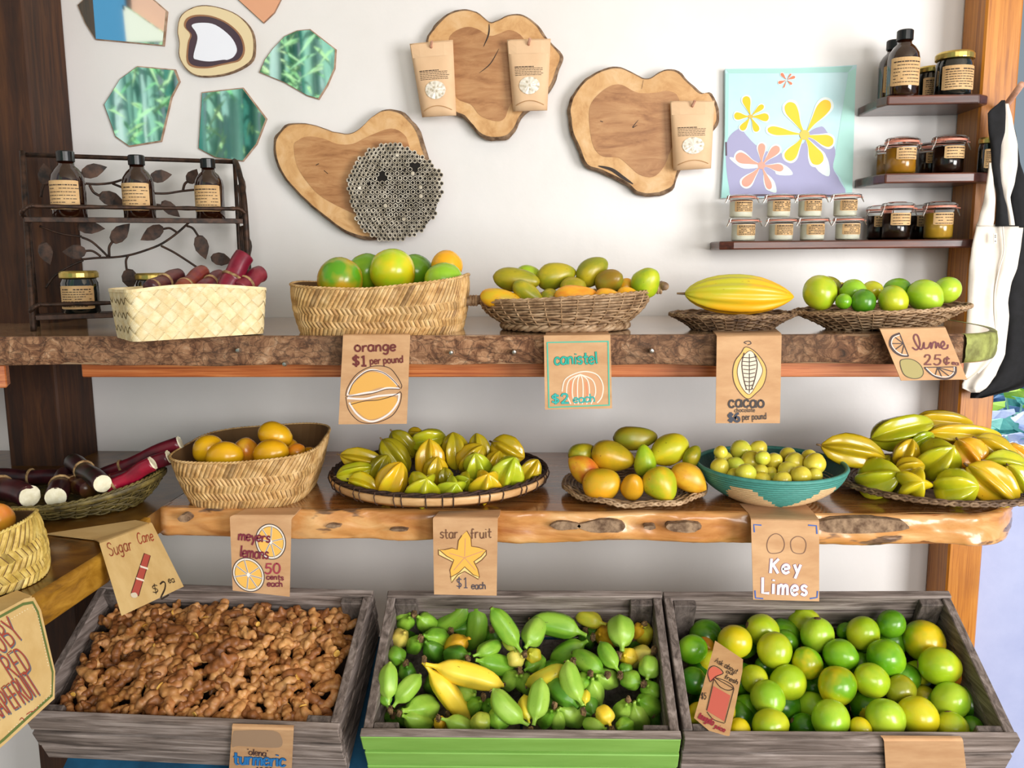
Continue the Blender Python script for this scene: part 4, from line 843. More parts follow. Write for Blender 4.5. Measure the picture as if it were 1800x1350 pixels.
# ================================================================== BASKETS
def nrm(S, u, v, e=.004):
    a = S(u+e, v)-S(u-e, v); b = S(u, min(v+.03, 1.0))-S(u, max(v-.03, 0)); n = a.cross(b); return n.normalized() if n.length > 1e-12 else Vector((0, 0, 1))
def osurf(cx, cy, z0, at, bt, ab, bb, H, rot=0, ex=2.0, bulge=.0, rim=None, vp=1.0):
    cr_, sr_ = math.cos(rot), math.sin(rot)
    def S(u, v):
        t = 2*PI*u; c, s = math.cos(t), math.sin(t); k = (abs(c)**ex+abs(s)**ex)**(-1/ex)
        w = v**vp; g = bulge*math.sin(PI*v)
        x = k*c*(ab+(at-ab)*w+g); y = k*s*(bb+(bt-bb)*w+g); z = z0+v*(H+(rim(t) if rim else 0))
        return Vector((cx+x*cr_-y*sr_, cy+x*sr_+y*cr_, z))
    return S
def shell(root, S, mat, th=.004, nu=56, nv=8, name='basket_wall', u0=.0):
    """double wall plus floor"""
    mb = MB(); V, F = grid(lambda u, v: S(u, v), nu, nv, True); mb.add(V, F)
    def I(u, v): return S(u, v)-nrm(S, u, v)*th
    c0 = sum((S(i/16, 0) for i in range(16)), Vector())/16
    V2, F2 = grid(I, nu, nv, True)
    V2 = [Vector((v.x, v.y, max(v.z, c0.z+.002))) for v in V2]; mb.add(V2, [tuple(reversed(f)) for f in F2])
    n = nu; b = (nv-1)*nu; N = nv*nu
    for i in range(n): j = (i+1) % n; mb.F.append((b+i, b+j, N+b+j, N+b+i)); mb.C.append((1, 1, 1))
    mb.F.append(tuple(reversed(range(n)))); mb.C.append((1, 1, 1)); mb.F.append(tuple(N+i for i in range(n))); mb.C.append((1, 1, 1))
    return fixn(mk(name, mb, mat, root, smooth=False))
def strand(mb, S, u0, v0, u1, v1, w, lift, col, seg=3, base=.0004):
    """one raised straw lying on the surface from (u0, v0) to (u1, v1)"""
    V = []
    for i in range(seg+1):
        t = i/seg; u, v = u0+(u1-u0)*t, v0+(v1-v0)*t; n = nrm(S, u, v); h = base+lift*math.sin(PI*(.12+.76*t))
        a = S(u-w/2, v); b = S(u+w/2, v); V += [a+n*base*.2, (a+b)/2+n*h, b+n*base*.2]
    F = []
    for i in range(seg): k = 3*i; F += [(k, k+1, k+4, k+3), (k+1, k+2, k+5, k+4)]
    mb.add(V, F, col)
def rimtube(root, S, r, mat, v=1.0, n=60, name='rim', off=0, twist=True, cols=None):
    P = [S(i/n, v)+Vector((0, 0, off)) for i in range(n)]; mb = MB()
    if not twist: mb.add(*tube(P, r, 7, True)); return fixn(mk(name, mb, mat, root, smooth=True))
    m = n*4
    for ph in (0, PI):
        Q = []
        for i in range(m):
            u = i/m; p = S(u, v)+Vector((0, 0, off)); nn_ = nrm(S, u, v); a = 2*PI*u*n*.9+ph
            Q.append(p+nn_*math.cos(a)*r*.55+Vector((0, 0, 1))*math.sin(a)*r*.55)
        V, F = tube(Q, r*.62, 5, True); mb.add(V, F)
    return fixn(mk(name, mb, mat, root, smooth=True))
def herring(label, S, mat, inner, bands, nper, slant, seed, lift=.0016, name='woven_basket', cat='basket', rimr=.0026, ang=(0, 1), skew=1.0):
    c0 = sum((S(i/16, 0) for i in range(16)), Vector())/16
    root = empty(name, c0, label, cat, None); rs = random.Random(seed)
    shell(root, S, M[inner])
    mb = MB()
    for k in range(len(bands)-1):
        v0, v1 = bands[k], bands[k+1]; sg = 1 if k % 2 == 0 else -1; n = nper
        for i in range(n):
            u = i/n; du = slant*(v1-v0)*sg/n*6*(1.0 if k < len(bands)-2 else skew); q = rs.uniform(.80, 1.08); q2 = q*rs.uniform(.94, 1.0)
            if rs.random() < .05: q *= .62; q2 *= .6
            strand(mb, S, u-du/2, v0-.015, u+du/2, v1+.012, rs.uniform(.80, .92)/n, lift, (q, q2, q2*.96), base=.0003)
    fixn_ = mk('weave', mb, M[mat], root, kind='stuff')
    rimtube(root, S, rimr, M[mat], n=70); return root
def wicker(label, S, mat, rings, rr_, nst, seed, name='wicker_dish', cat='basket', rimr=.003, amp=.0016, inner='wickerdark', v0=.0, twist_rim=True, seg=None, rows=None, shell_th=.003, rad=True):
    c0 = sum((S(i/16, 0) for i in range(16)), Vector())/16
    root = empty(name, c0, label, cat); rs = random.Random(seed)
    shell(root, S, M[inner], th=shell_th, nu=48, nv=9)
    mb = MB(); m = seg or nst*4
    for side, sg in ((0, 1), (1, -1)):
        for k in range(rings):
            v = v0+(1-v0)*(k+.5)/rings; Q = []
            for i in range(m):
                u = i/m; n = nrm(S, u, v); o = amp*math.sin(2*PI*u*nst/2+PI*k)
                Q.append(S(u, v)+n*((rr_*.55+o) if sg > 0 else -(shell_th+rr_*.4-o)))
            V, F = tube(Q, rr_, 5, True, flat=.8)
            b = len(mb.V); mb.V += [tuple(x) for x in V]; mb.F += [tuple(j+b for j in f) for f in F]
            sh = rs.uniform(.8, 1.05); 
            for i in range(len(F)): q = sh*(.85+.2*noise.noise(Vector((i/25, k*3.3, seed)))); mb.C.append((q, q*.97, q*.93))
    if rad:
        for i in range(nst):
            u = (i+.25)/nst
            for o in (.0006, ):
                Q = [S(u+.0*v, v)+nrm(S, u, v)*(rr_*1.0) for v in [j/6 for j in range(7)]]; mb.add(*tube(Q, rr_*.55, 4), (.9, .86, .8))
    mk('weave', mb, M[mat], root, kind='stuff', smooth=True)
    rimtube(root, S, rimr, M[mat], n=int(nst*1.1), name='braided_rim')
    return root
def geo(cpx, cpy, z, lpx, rpx, ypx_front, ypx_back):
    """centre and half widths of an ellipse at height z from its seen left, right, front and back"""
    f = onZ(cpx, ypx_front, z); b = onZ(cpx, ypx_back, z); cy = (f.y+b.y)/2; l = onZ(lpx, cpy, z); 
    a = (onZat(rpx, cy, z)-onZat(lpx, cy, z))/2; cx = (onZat(rpx, cy, z)+onZat(lpx, cy, z))/2; return cx, cy, a, abs(b.y-f.y)/2
# --- oval orange basket (upper shelf)
CY = 1.565; s_ = CY/F_PX
cx = (onZat(524, CY, ZU+.07)+onZat(822, CY, ZU+.07))/2; a_ = (onZat(822, CY, ZU+.07)-onZat(524, CY, ZU+.07))/2
S_or = osurf(cx, CY, ZU+.001, a_, .125, a_-.012, .108, .083, 0, 3.0, .004, rim=lambda t: .012*max(0, math.cos(t))**1.0+.004*math.cos(2*t))
herring('oval straw basket of green and yellow oranges, woven in zigzags', S_or, 'straw', 'strawdark', [0, .14, .28, .43, .58, .97], 120, 1.0, 11)
# --- lemon basket (lower shelf)
S_le = osurf(onZat(446, 1.562, ZL+.08), 1.562, ZL+.001, (onZat(570, 1.57, ZL+.08)-onZat(326, 1.57, ZL+.08))/2, .130, .104, .112, .086, .05, 3.4, .003, rim=lambda t: .014*max(0, math.sin(t+.3))+.010*max(0, math.cos(t)))
herring('oval straw basket holding yellow meyer lemons, its back rim dark inside', S_le, 'straw', 'strawdark', [0, .16, .34, .50, .66, .97], 100, 1.0, 12)
# --- grapefruit basket at the very edge
gc = onZ(-62, 1010, ZL)
S_gr = osurf(gc.x, gc.y-.02, ZL+.001, .106, .11, .116, .10, .076, .5, 2.6, .004, rim=lambda t: .012*math.cos(t*2+1))
herring('yellow straw basket on the side shelf, cut by the picture edge', S_gr, 'strawy', 'strawdark', [0, .14, .30, .48, .66, .97], 76, 1.0, 13, lift=.0022)
# --- mango basket with handles
CYm = 1.575
cx = (onZat(846, CYm, ZU+.06)+onZat(1142, CYm, ZU+.06))/2; a_ = (onZat(1142, CYm, ZU+.06)-onZat(846, CYm, ZU+.06))/2
S_ma = osurf(cx, CYm, ZU+.012, a_, .118, a_-.045, .085, .050, 0, 2.1, .010, rim=lambda t: .008*math.cos(t))
r_ma = wicker('oval wicker basket with wooden handles, full of green canistel mangoes', S_ma, 'wicker', 11, .0027, 34, 5, name='handled_basket', rimr=.003, inner='wickerdark')
mb = MB(); m = 180
for ph in (0, 2.1, 4.2):
    Q = [Vector((cx+(a_-.040)*math.cos(2*PI*i/m), CYm+.088*math.sin(2*PI*i/m), ZU+.0078))+Vector((math.cos(2*PI*i/m), math.sin(2*PI*i/m), 0))*.0035*math.cos(2*PI*i/m*14+ph)+Vector((0, 0, 1))*.0035*math.sin(2*PI*i/m*14+ph) for i in range(m)]
    mb.add(*tube(Q, .0038, 6, True))
mk('braided_foot', mb, M['wicker'], r_ma, smooth=True)
for sg, hx, hz, tl in ((-1, cx-a_+.002, ZU+.054, -.1), (1, cx+a_-.002, ZU+.070, .26)):
    mb = MB(); mb.add(*tube([Vector((hx, CYm-.012, hz)), Vector((hx+sg*.028, CYm-.012, hz+.030*tl))], .008, 10)); mb.add(*tube([Vector((hx, CYm+.02, hz)), Vector((hx+sg*.028, CYm+.02, hz+.030*tl))], .008, 10))
    mb.add(*tube([Vector((hx+sg*.026, CYm-.024, hz+.026*tl)), Vector((hx+sg*.026, CYm+.032, hz+.026*tl))], .0075, 10)); o = mk('handle', mb, M['wickerdark'], r_ma, smooth=True)
    for k in range(3):
        mb = MB(); mb.add(*lathe([(.0095, -.0022), (.0104, 0), (.0095, .0022)], 12)); o2 = mk('binding', mb, M['wicker'], r_ma, local=True); o2.location = Vector((hx+sg*(.010+k*.005), CYm-.012, hz+sg*0+.010*tl))-Vector(r_ma['wo']); o2.rotation_euler = (0, PI/2, 0)
# --- plates and trays
def ring_at(z, l, r, yf, yb): return geo((l+r)/2, (yf+yb)/2, z, l, r, yf, yb)
CYc = 1.53
def flat_dish(label, l, r, CY_, z0, H, b, mat, rings, nst, seed, inset, name='wicker_plate', rr_=.0021, inner='wickerdark', bulge=-.004, rim=None, rimr=.0028, vp=1.0):
    zz = z0+H; cx = (onZat(l, CY_, zz)+onZat(r, CY_, zz))/2; a = (onZat(r, CY_, zz)-onZat(l, CY_, zz))/2
    S = osurf(cx, CY_, z0, a, b, a-inset, b-inset*.95, H, 0, 2.0, bulge, rim=rim, vp=vp)
    return wicker(label, S, mat, rings, rr_, nst, seed, name=name, cat='plate', inner=inner, rimr=rimr), S, cx, a
flat_dish('small dark wicker plate under the yellow cacao pod', 1177, 1398, 1.55, ZU+.002, .026, .085, 'wickerdark', 8, 30, 6, .042)
flat_dish('flaring wicker tray of limes beside the end post, upper shelf', 1395, 1702, 1.555, ZU+.002, .034, .10, 'wicker', 11, 36, 7, .062, rim=lambda t: .006*math.cos(t))
r_mp, S_mp, _, _ = flat_dish('braided wicker plate of papaya-like mangoes on the lower shelf', 989, 1240, 1.570, ZL+.002, .015, .136, 'wicker', 10, 30, 8, .055, inner='wickerdark', rim=lambda t: .002*math.cos(9*t), rimr=.0036)
r_sp, S_sp, _, _ = flat_dish('wide dark wicker tray of star fruit at the rounded shelf end', 1470, 1850, 1.60, ZL+.002, .024, .178, 'wickerdark', 13, 40, 9, .085, inner='wickerdark', rim=lambda t: .003*math.cos(t), rimr=.0038)
# --- sugar cane winnowing basket at the corner
g = geo(118, 865, ZL+.045, -50, 276, 900, 832)
S_sc = osurf(onZat(275, 1.46, ZL+.06)-.185, 1.46, ZL+.001, .185, .118, .140, .085, .030, .10, 2.1, .008, rim=lambda t: .030*max(0, math.cos(t))**2)
r_sc = wicker('olive brown winnowing basket holding cut sugar cane at the corner', S_sc, 'olivew', 8, .0022, 44, 15, name='winnowing_basket', rimr=.003, inner='olivew')
mb = MB(); V, F = grid(lambda u, v: S_sc(u, .80+.21*v)+nrm(S_sc, u, .9)*(.0055+.002*math.sin(PI*v)), 90, 5, True); mb.add(V, F); fixn(mk('smooth_rim_band', mb, M['olivew'], r_sc, smooth=True))
# --- round bamboo tray of star fruit
zt_ = ZL+.034; CYs = 1.612
cx = (onZat(584, CYs, zt_)+onZat(964, CYs, zt_))/2; a_ = (onZat(964, CYs, zt_)-onZat(584, CYs, zt_))/2; b_ = .198
root = empty('bamboo_tray', (cx, CYs, ZL), 'large round dark bamboo tray with pale bound rim, full of star fruit', 'tray'); k_ = b_/a_
mb = MB(); mb.add(*lathe([(a_*.70, .004), (a_*.90, .010), (a_*.955, .020), (a_*.975, .033), (a_*.945, .034), (a_*.90, .020), (a_*.82, .011), (a_*.6, .007), (0, .006)], 72, (cx, CYs, ZL), 1, k_)); fixn(mk('woven_dish', mb, M['darkweave'], root, smooth=True))
mb = MB(); mb.add(*lathe([(a_*.66, .0012), (a_*.70, .0012), (a_*.72, .005), (a_*.66, .005)], 60, (cx, CYs, ZL), 1, k_, closed=True)); fixn(mk('foot_ring', mb, M['darkweave'], root))
mb = MB(); mb.add(*lathe([(a_*.950, .013), (a_*.985, .019), (a_*1.0, .029), (a_*.990, .032), (a_*.975, .024)], 96, (cx, CYs, ZL), 1, k_, closed=True)); fixn(mk('pale_rim_band', mb, M['bamboo_band'], root, smooth=True, label='pale split bamboo band'))
mb = MB(); m = 260
for ph in (0, PI):
    Q = [Vector((cx+(a_*.968+.003*math.cos(i*.55+ph))*math.cos(2*PI*i/m), CYs+(a_*.968+.003*math.cos(i*.55+ph))*k_*math.sin(2*PI*i/m), ZL+.0352+.002*math.sin(i*.55+ph))) for i in range(m)]
    mb.add(*tube(Q, .0026, 5, True))
mk('bound_lip', mb, M['darkweave'], root, smooth=True)
for i in range(44):
    a = 2*PI*(i+.3*math.sin(i*2.3))/44; d = Vector((math.cos(a), math.sin(a)*k_, 0)); c0 = Vector((cx, CYs, ZL)); mb = MB()
    mb.add(*tube([c0+d*a_*.958+Vector((0, 0, .012)), c0+d*a_*.992+Vector((0, 0, .017)), c0+d*a_*1.008+Vector((0, 0, .028)), c0+d*a_*.992+Vector((0, 0, .036)), c0+d*a_*.945+Vector((0, 0, .036))], .0011, 4)); mk('binding', mb, M['darkweave'], root)
# --- coiled teal bowl
zr = ZL+.062; gx, gy, ga, gb = geo(1355, 820, zr, 1226, 1483, 846, 784)
CYb = 1.555; cxb = (onZat(1226, CYb, zr)+onZat(1483, CYb, zr))/2; ab_ = (onZat(1483, CYb, zr)-onZat(1226, CYb, zr))/2; kb = .136/ab_
root = empty('coiled_bowl', (cxb, CYb, ZL), 'teal and straw coloured coiled bowl of small key limes', 'bowl')
teal, tan_, dk = L('#479186'), L('#dcb98a'), L('#1f5a54')
NR = 17; mb = MB(); prof = []
for j in range(NR):
    t_ = j/(NR-1); r = ab_*(.50+.50*math.sin(t_*PI/2*.92)/math.sin(PI/2*.92)); prof.append((r, .003+.058*t_**1.25))
seg = 96
for j, (r, z) in enumerate(prof):
    Q = [Vector((cxb+r*math.cos(2*PI*i/seg), CYb+r*kb*math.sin(2*PI*i/seg), ZL+z)) for i in range(seg)]
    V, F = tube(Q, .0031 if j < NR-1 else .0042, 6, True); b = len(mb.V); mb.V += [tuple(v) for v in V]; mb.F += [tuple(q+b for q in f) for f in F]
    for i in range(seg):
        th = (i/seg*2*PI+PI/2+.02) % (2*PI); w_ = (th/(2*PI)*5) % 1.0; tri = 1-abs(2*w_-1); jj = j/(NR-1)
        col = tan_ if (jj < 1.0*tri and jj < .80) or j == 0 else teal
        for q in range(6): mb.C.append(tuple(x*(.9+.15*((i*7+j*3) % 5)/5) for x in col))
for i in range(1): pass
mk('coils', mb, M['coil'], root, smooth=True)
mb = MB(); mb.add(*lathe([(ab_*.5, .0015), (ab_*.5, .004), (0, .004)], 40, (cxb, CYb, ZL), 1, kb)); V, F = lathe([(r-.0028, z+.001) for r, z in prof]+[(prof[-1][0]-.004, prof[-1][1])], 60, (cxb, CYb, ZL), 1, kb); mb.add(V, F[:len(F)-1], dk); fixn(mk('inner_lining', mb, M['coil'], root))
# --- pandan basket with real interlaced strips
FLp, FRp = onZ(236, 603, ZU), onZ(466, 588, ZU); FLp = FLp.lerp(FRp, .0)
ux = (FRp-FLp); Wd = ux.length; ux.normalize(); uy = Vector((-ux.y, ux.x, 0)); Dp = .115; Hh = .081
root = empty('pandan_basket', FLp+ux*Wd/2+uy*Dp/2+Vector((0, 0, .001)), 'pale rectangular basket plaited from broad palm strips, with sugar cane', 'basket')
per = 2*(Wd+Dp)
def rect(s, gro):
    """rounded rectangle outline, counter clockwise from the front lower corner; s in metres"""
    s = s % per; R_ = .016; w_, d_ = Wd, Dp
    pts_ = [(0, 0, 1, 0, w_), (w_, 0, 0, 1, d_), (w_, d_, -1, 0, w_), (0, d_, 0, -1, d_)]
    for x0, y0_, dx_, dy_, l_ in pts_:
        if s <= l_: break
        s -= l_
    x, y = x0+dx_*s, y0_+dy_*s; e = min(s, l_-s)
    k = max(0, 1-e/R_); ins = R_*.29*k*k
    x += (1 if x < w_/2 else -1)*ins*(1 if True else 0); y += (1 if y < d_/2 else -1)*ins
    x = w_/2+(x-w_/2)*(1+gro*.06); y = d_/2+(y-d_/2)*(1+gro*.14); return x, y
def S_pa(u, v):
    x, y = rect((u % 1.0)*per, v); sag = .004*math.sin(u*2*PI*2)+.003*math.sin(u*9)
    return FLp+ux*x+uy*y+Vector((0, 0, .002+v*(Hh+sag)))
shell(root, S_pa, M['pandan'], th=.0022, nu=90, nv=6, name='lining')
ns = 28; wst = 1/ns
for fam in (1, -1):
    for i in range(ns):
        u0 = i/ns; du = fam*Hh/per; mb = MB(); rs = random.Random(i*2+fam); q = rs.uniform(.86, 1.04); K = 44; V = []
        for j in range(K+1):
            v = j/K; uc = u0+du*v
            other = (uc+ (Hh/per)*v*fam)*ns   # crossing phase with the other family
            cw = math.cos(PI*other+PI*i)*fam; off = .0012+.0008*max(-1, min(1, cw*2.2))
            hw = wst*.475
            row = []
            for e in (-1, -.6, -.2, .2, .6, 1):
                ue = uc+hw*e; cw = math.cos(PI*(ue+(Hh/per)*v*fam)*ns+PI*i)*fam; off = .0013+.0009*max(-1, min(1, cw*3))-(.0002 if abs(e) == 1 else 0)
                n = nrm(S_pa, ue, v); row.append(S_pa(ue, v)+n*off)
            V += row
        F = []
        for j in range(K): F += [(6*j+e, 6*j+e+1, 6*j+e+7, 6*j+e+6) for e in range(5)]
        mb.add(V, F, (q, q*.985, q*.93)); mk('strip', mb, M['pandan'], root)
mb = MB(); V, F = grid(lambda u, v: S_pa(u, .965+.06*v)+nrm(S_pa, u, .95)*(.0030-.001*v), 120, 3, True); mb.add(V, F, (.97, .95, .9)); mk('folded_rim', mb, M['pandan'], root)
# ================================================================== IRON RACK
zb = ZU; Abk = onZ(67, 574, ZU); Bbk = onY(424, 500, 1.86); Bbk = Vector((Bbk.x, 1.86, ZU))
ru = (Bbk-Abk); RW = ru.length; ru.normalize(); rd = Vector((ru.y, -ru.x, 0))   # rd points to the viewer
if rd.y > 0: rd = -rd
RD = .115; nb = rd
def RP(s, d, z): return Abk+ru*(s*RW)+rd*d+Vector((0, 0, z))
def backpx(x, y): return onP(x, y, Abk, rd)
ztop = backpx(45, 272).z-ZU
root = empty('iron_rack', RP(.5, RD/2, 0), 'rusty two-tier iron rack with curling leaf pattern back', 'rack')
def bar(name, P, r=.0042, n=8, flat_=1.0, mat='iron', par=None): mb = MB(); mb.add(*tube(P, r, n, flat=flat_)); return mk(name, mb, M[mat], par or root, smooth=True)
bar('top_bar', [RP(0, 0, ztop), RP(1, 0, ztop)], .0045)
bar('back_post', [RP(0, 0, 0), RP(0, 0, ztop)]); bar('back_post', [RP(1, 0, 0), RP(1, 0, ztop)])
for s in (0, 1):
    bar('leg', catmull([RP(s, .0, ztop+.002), RP(s, RD*.35, ztop-.012), RP(s, RD*.78, ztop-.055), RP(s, RD, ztop-.11), RP(s, RD*1.02, ztop*.3), RP(s, RD*1.06, 0)], 6) if s else catmull([RP(s, 0, ztop+.006), RP(s, RD*.45, ztop*.62), RP(s, RD*.8, ztop*.3), RP(s, RD*1.06, 0)], 6), .0058)
zs1 = onP(62, 384, RP(0, RD, 0), rd).z-ZU; zs2 = onP(85, 556, RP(0, RD, 0), rd).z-ZU
zs2 = max(zs2, .012)
for nm, z in (('upper', zs1), ('lower', zs2)):
    mb = MB()
    for d in (.006, .042, .078): mb.add(*obox(RP(0, d+.0, z-.003), ru*RW, rd*.02, (0, 0, .003), .0006))
    mb.add(*obox(RP(0, 0, z-.004), ru*.006, rd*RD, (0, 0, .004))); mb.add(*obox(RP(1, 0, z-.004)-ru*.006, ru*.006, rd*RD, (0, 0, .004)))
    mk('shelf_slats', mb, M['iron'], root)
    mb = MB(); mb.add(*obox(RP(0, RD-.004, z-.007), ru*RW, rd*.006, (0, 0, .010), .001)); mk('front_bar', mb, M['iron'], root)
    hz = .022
    P = catmull([RP(.0, RD*.8, z+.004), RP(-.005, RD, z+hz*.5), RP(.03, RD+.004, z+hz), RP(.10, RD+.004, z+hz), RP(.5, RD+.004, z+hz), RP(.9, RD+.004, z+hz), RP(.97, RD+.004, z+hz), RP(1.003, RD, z+hz*.5), RP(1.0, RD*.8, z+.004)], 8)
    bar('twisted_rail', P, lambda t: .0042*(1+.14*math.sin(t*260)), 8)
for k, d in enumerate((.3, .5, .7)):
    bar('side_scroll', catmull([RP(1, RD*d, zs1+.005), RP(1, RD*(d+.12), zs1+.05), RP(1, RD*(d-.02), zs1+.075)], 5), .0022); bar('side_scroll', catmull([RP(1, RD*d, zs2+.03), RP(1, RD*(d+.1), zs2+.08), RP(1, RD*(d-.03), zs1-.01)], 5), .0022)
def zz(x, y): return x/3.75, 240+y/3.75
def vine(pts, r=.0026): bar('vine', catmull([backpx(*zz(*p))+rd*.002 for p in pts], 6), r, 6)
for v in [[(560, 310), (640, 315), (740, 305), (820, 280)], [(740, 310), (830, 345), (860, 350)], [(590, 320), (620, 370), (680, 400)], [(1020, 375), (1100, 375), (1200, 360), (1300, 350)], [(1205, 360), (1220, 310), (1265, 285)], [(1030, 450), (1060, 455), (1090, 470)],
          [(540, 810), (640, 800), (760, 795), (860, 780), (960, 750), (1060, 710), (1150, 650), (1220, 590), (1250, 560)], [(540, 665), (600, 690), (660, 740), (710, 790)], [(720, 790), (720, 730), (740, 695)], [(560, 755), (610, 755), (665, 790)], [(845, 785), (830, 820), (835, 880)], [(1060, 720), (1140, 760), (1220, 810), (1310, 870)], [(1075, 610), (1120, 605), (1170, 635)], [(1230, 590), (1270, 605), (1305, 655)], [(260, 590), (400, 640), (540, 660)], [(300, 1000), (360, 920), (450, 860), (550, 815)], [(270, 400), (290, 320), (340, 290)]]: vine(v)
def rleaf(x, y, ln, wd, ang):
    """px in the 3.75x frame: centre, length, width, angle of the tip"""
    a = math.radians(ang); ca, sa = math.cos(a), -math.sin(a); pts = []
    for t_, o in ((-.5, 0), (-.42, .28), (-.2, .46), (.05, .46), (.28, .26), (.5, 0)): pts.append((t_, o))
    for t_, o in ((.28, -.26), (.05, -.46), (-.2, -.46), (-.42, -.28)): pts.append((t_, o))
    W = [backpx(*zz(x+t_*ln*ca+o*wd*sa, y+t_*ln*sa-o*wd*ca))+rd*(.004+.004*(abs(o))) for t_, o in pts]; c_ = backpx(*zz(x, y))+rd*.0035
    mb = MB(); V, F = prism(W, -rd*.0012); mb.add(V, F); fixn(mk('leaf', mb, M['iron'], root))
for a in [(620, 225, 180, 100, 15), (1060, 262, 150, 90, 8), (1270, 262, 110, 90, 60), (300, 250, 150, 110, 100), (740, 415, 190, 100, -20), (1125, 480, 160, 80, -40), (600, 600, 190, 90, -5), (795, 635, 175, 110, 45), (1000, 640, 175, 100, 210), (1330, 730, 170, 100, -72), (490, 760, 160, 100, 180), (305, 770, 160, 100, -70), (855, 940, 140, 110, -80), (1460, 810, 150, 90, -12), (1600, 330, 150, 40, -80), (1640, 720, 120, 40, -80)]: rleaf(*a)
g1 = 'amber bottles on the iron rack'
def rack_x(px, d, z):  # point on the rack shelf under pixel column px
    best = None
    for i in range(401):
        s = i/400; p = RP(s, d, z)
        v = ROT.transposed() @ (p-CAM); x = 900+F_PX*v.x/-v.z
        if best is None or abs(x-px) < best[0]: best = (abs(x-px), p)
    return best[1]
for px, lab, w_, h_ in ((124, 'amber bottle on the iron rack, in front of the dark post', 57, 117), (247, 'amber bottle in the middle of the iron rack top tier', 53, 111), (371, 'amber bottle on the iron rack at its curved end', 49, 106)):
    p = rack_x(px, .062, zs1); bottle(lab, px, p.y, p.z+.0005, w_, h_, g1, .18)
g1 = 'gold lidded jars on the lower tier of the iron rack'
for px, lab, w_, h_ in ((144, 'dark gold-lidded jar fully visible on the rack lower tier', 64, 74), (272, 'gold-lidded jar peeking over the plaited basket, middle of the rack', 57, 66), (378, 'gold-lidded jar mostly hidden behind purple sugar cane', 50, 60)):
    p = rack_x(px, .062, zs2); candle_jar(lab, px, p.y, p.z+.0005, w_, h_, g1, .3)
# ================================================================== FRUIT
U = .03
def rev(profile, nr=20, cross=None, bend=None, closed=True):
    """profile: (x, r) pairs along x from -1 to 1"""
    V, F = [], []
    for x, r in profile:
        for i in range(nr):
            a = 2*PI*i/nr; k = cross(a, x) if cross else 1; y, z = r*k*math.cos(a), r*k*math.sin(a)
            V.append(Vector((x, y, z+(bend(x) if bend else 0)))*U)
    for j in range(len(profile)-1):
        for i in range(nr): a, b = j*nr+i, j*nr+(i+1) % nr; F.append((a, b, b+nr, a+nr))
    F.append(tuple(reversed(range(nr)))); F.append(tuple((len(profile)-1)*nr+i for i in range(nr)))
    return V, F
def mesh_of(name, VF, mat, smooth=True):
    me = bpy.data.meshes.new(name); me.from_pydata([tuple(v) for v in VF[0]], [], VF[1]); me.update()
    if smooth: me.polygons.foreach_set('use_smooth', [True]*len(me.polygons))
    me.materials.append(mat); return me
XS = [-math.cos(PI*i/14) for i in range(15)]
def sph(x): return math.sqrt(max(0, 1-x*x))
def wob(seed, amp):
    return lambda a, x: 1+amp*noise.noise(Vector((math.cos(a)*1.3, math.sin(a)*1.3, x*1.3+seed*5)))
ME = {}
for k in range(4): ME['citrus', k] = mesh_of('citrus', rev([(x*(1.0 if x < .8 else 1+.06*(k % 2)), max(sph(x), .03)) for x in XS], 24, wob(k, .06)), M['citrus'])
ME['nipple'] = mesh_of('nipple', rev([(-.1, .16), (0, .15), (.06, .10), (.10, .07), (.10, .02)], 10), M['citrus'])
for k in range(3): ME['mango', k] = mesh_of('mango', rev([(x, max(.02, sph(x)*(1-.16*x*(1 if k < 2 else 1.5)))) for x in XS], 24, wob(k+10, .10), lambda x: .10*(1-x*x)*(1 if k else -1)), M['mango'])
ME['pointed'] = mesh_of('pointed', rev([(x, max(.02, sph(x)**(1.0 if x < 0 else 1.55)*(1-.10*x))) for x in XS], 24, wob(20, .08), lambda x: .14*(1-x*x)), M['mango'])
def star_cross(k):
    def f(a, x):
        t_ = ((a+.12*x*(k-1))/(2*PI)*5) % 1.0; d = abs(2*t_-1); return .52+.50*(d**1.35)+.02*math.sin(x*18+k)*(d > .6)
    return f
for k in range(3): ME['star', k] = mesh_of('star', rev([(x, max(.05, (1-abs(x)**2.6)**.72*(1-.10*x))) for x in [-1, -.96, -.88, -.75, -.58, -.38, -.15, .1, .35, .56, .74, .87, .95, 1.0]], 50, star_cross(k), lambda x: .08*(1-x*x)*(k-1)), M['star'])
ME['pod'] = mesh_of('pod', rev([(x, max(.03, (1-abs(x)**2.2)**.62*(1 if x < 0 else 1-.28*x*x))) for x in [-1, -.97, -.9, -.78, -.6, -.4, -.2, 0, .2, .4, .58, .72, .83, .92, .98, 1.0]], 80, lambda a, x: 1+.055*math.cos(10*a)+.035*math.cos(5*a)+.018*noise.noise(Vector((math.cos(a)*6, math.sin(a)*6, x*9)))), M['pod'])
def ban(k):
    bend = (.9, .45, .15)[k]
    prof = [(-1, .19), (-.92, .17), (-.80, .18), (-.70, .26), (-.60, .50), (-.48, .76), (-.30, .94), (-.08, 1.0), (.2, 1.0), (.45, .94), (.65, .80), (.80, .58), (.90, .34), (.95, .20), (1.0, .16)]
    return rev(prof, 20, lambda a, x: 1+.085*math.cos(5*a), lambda x: bend*(1-x*x)-bend*.5)
for k in range(3): ME['banana', k] = mesh_of('banana', ban(k), M['banana'])
ME['bananatip'] = mesh_of('bananatip', rev([(.985, .19), (1.02, .18), (1.035, .12), (1.035, .02)], 10), M['stem'])
ME['stem'] = mesh_of('stem', rev([(-1.14, .05), (-1.08, .06), (-1.0, .07), (-.95, .08)], 8), M['stem'])
ME['calyx'] = mesh_of('calyx', rev([(-1.01, .10), (-.985, .22), (-.96, .18)], 10), M['stem'])
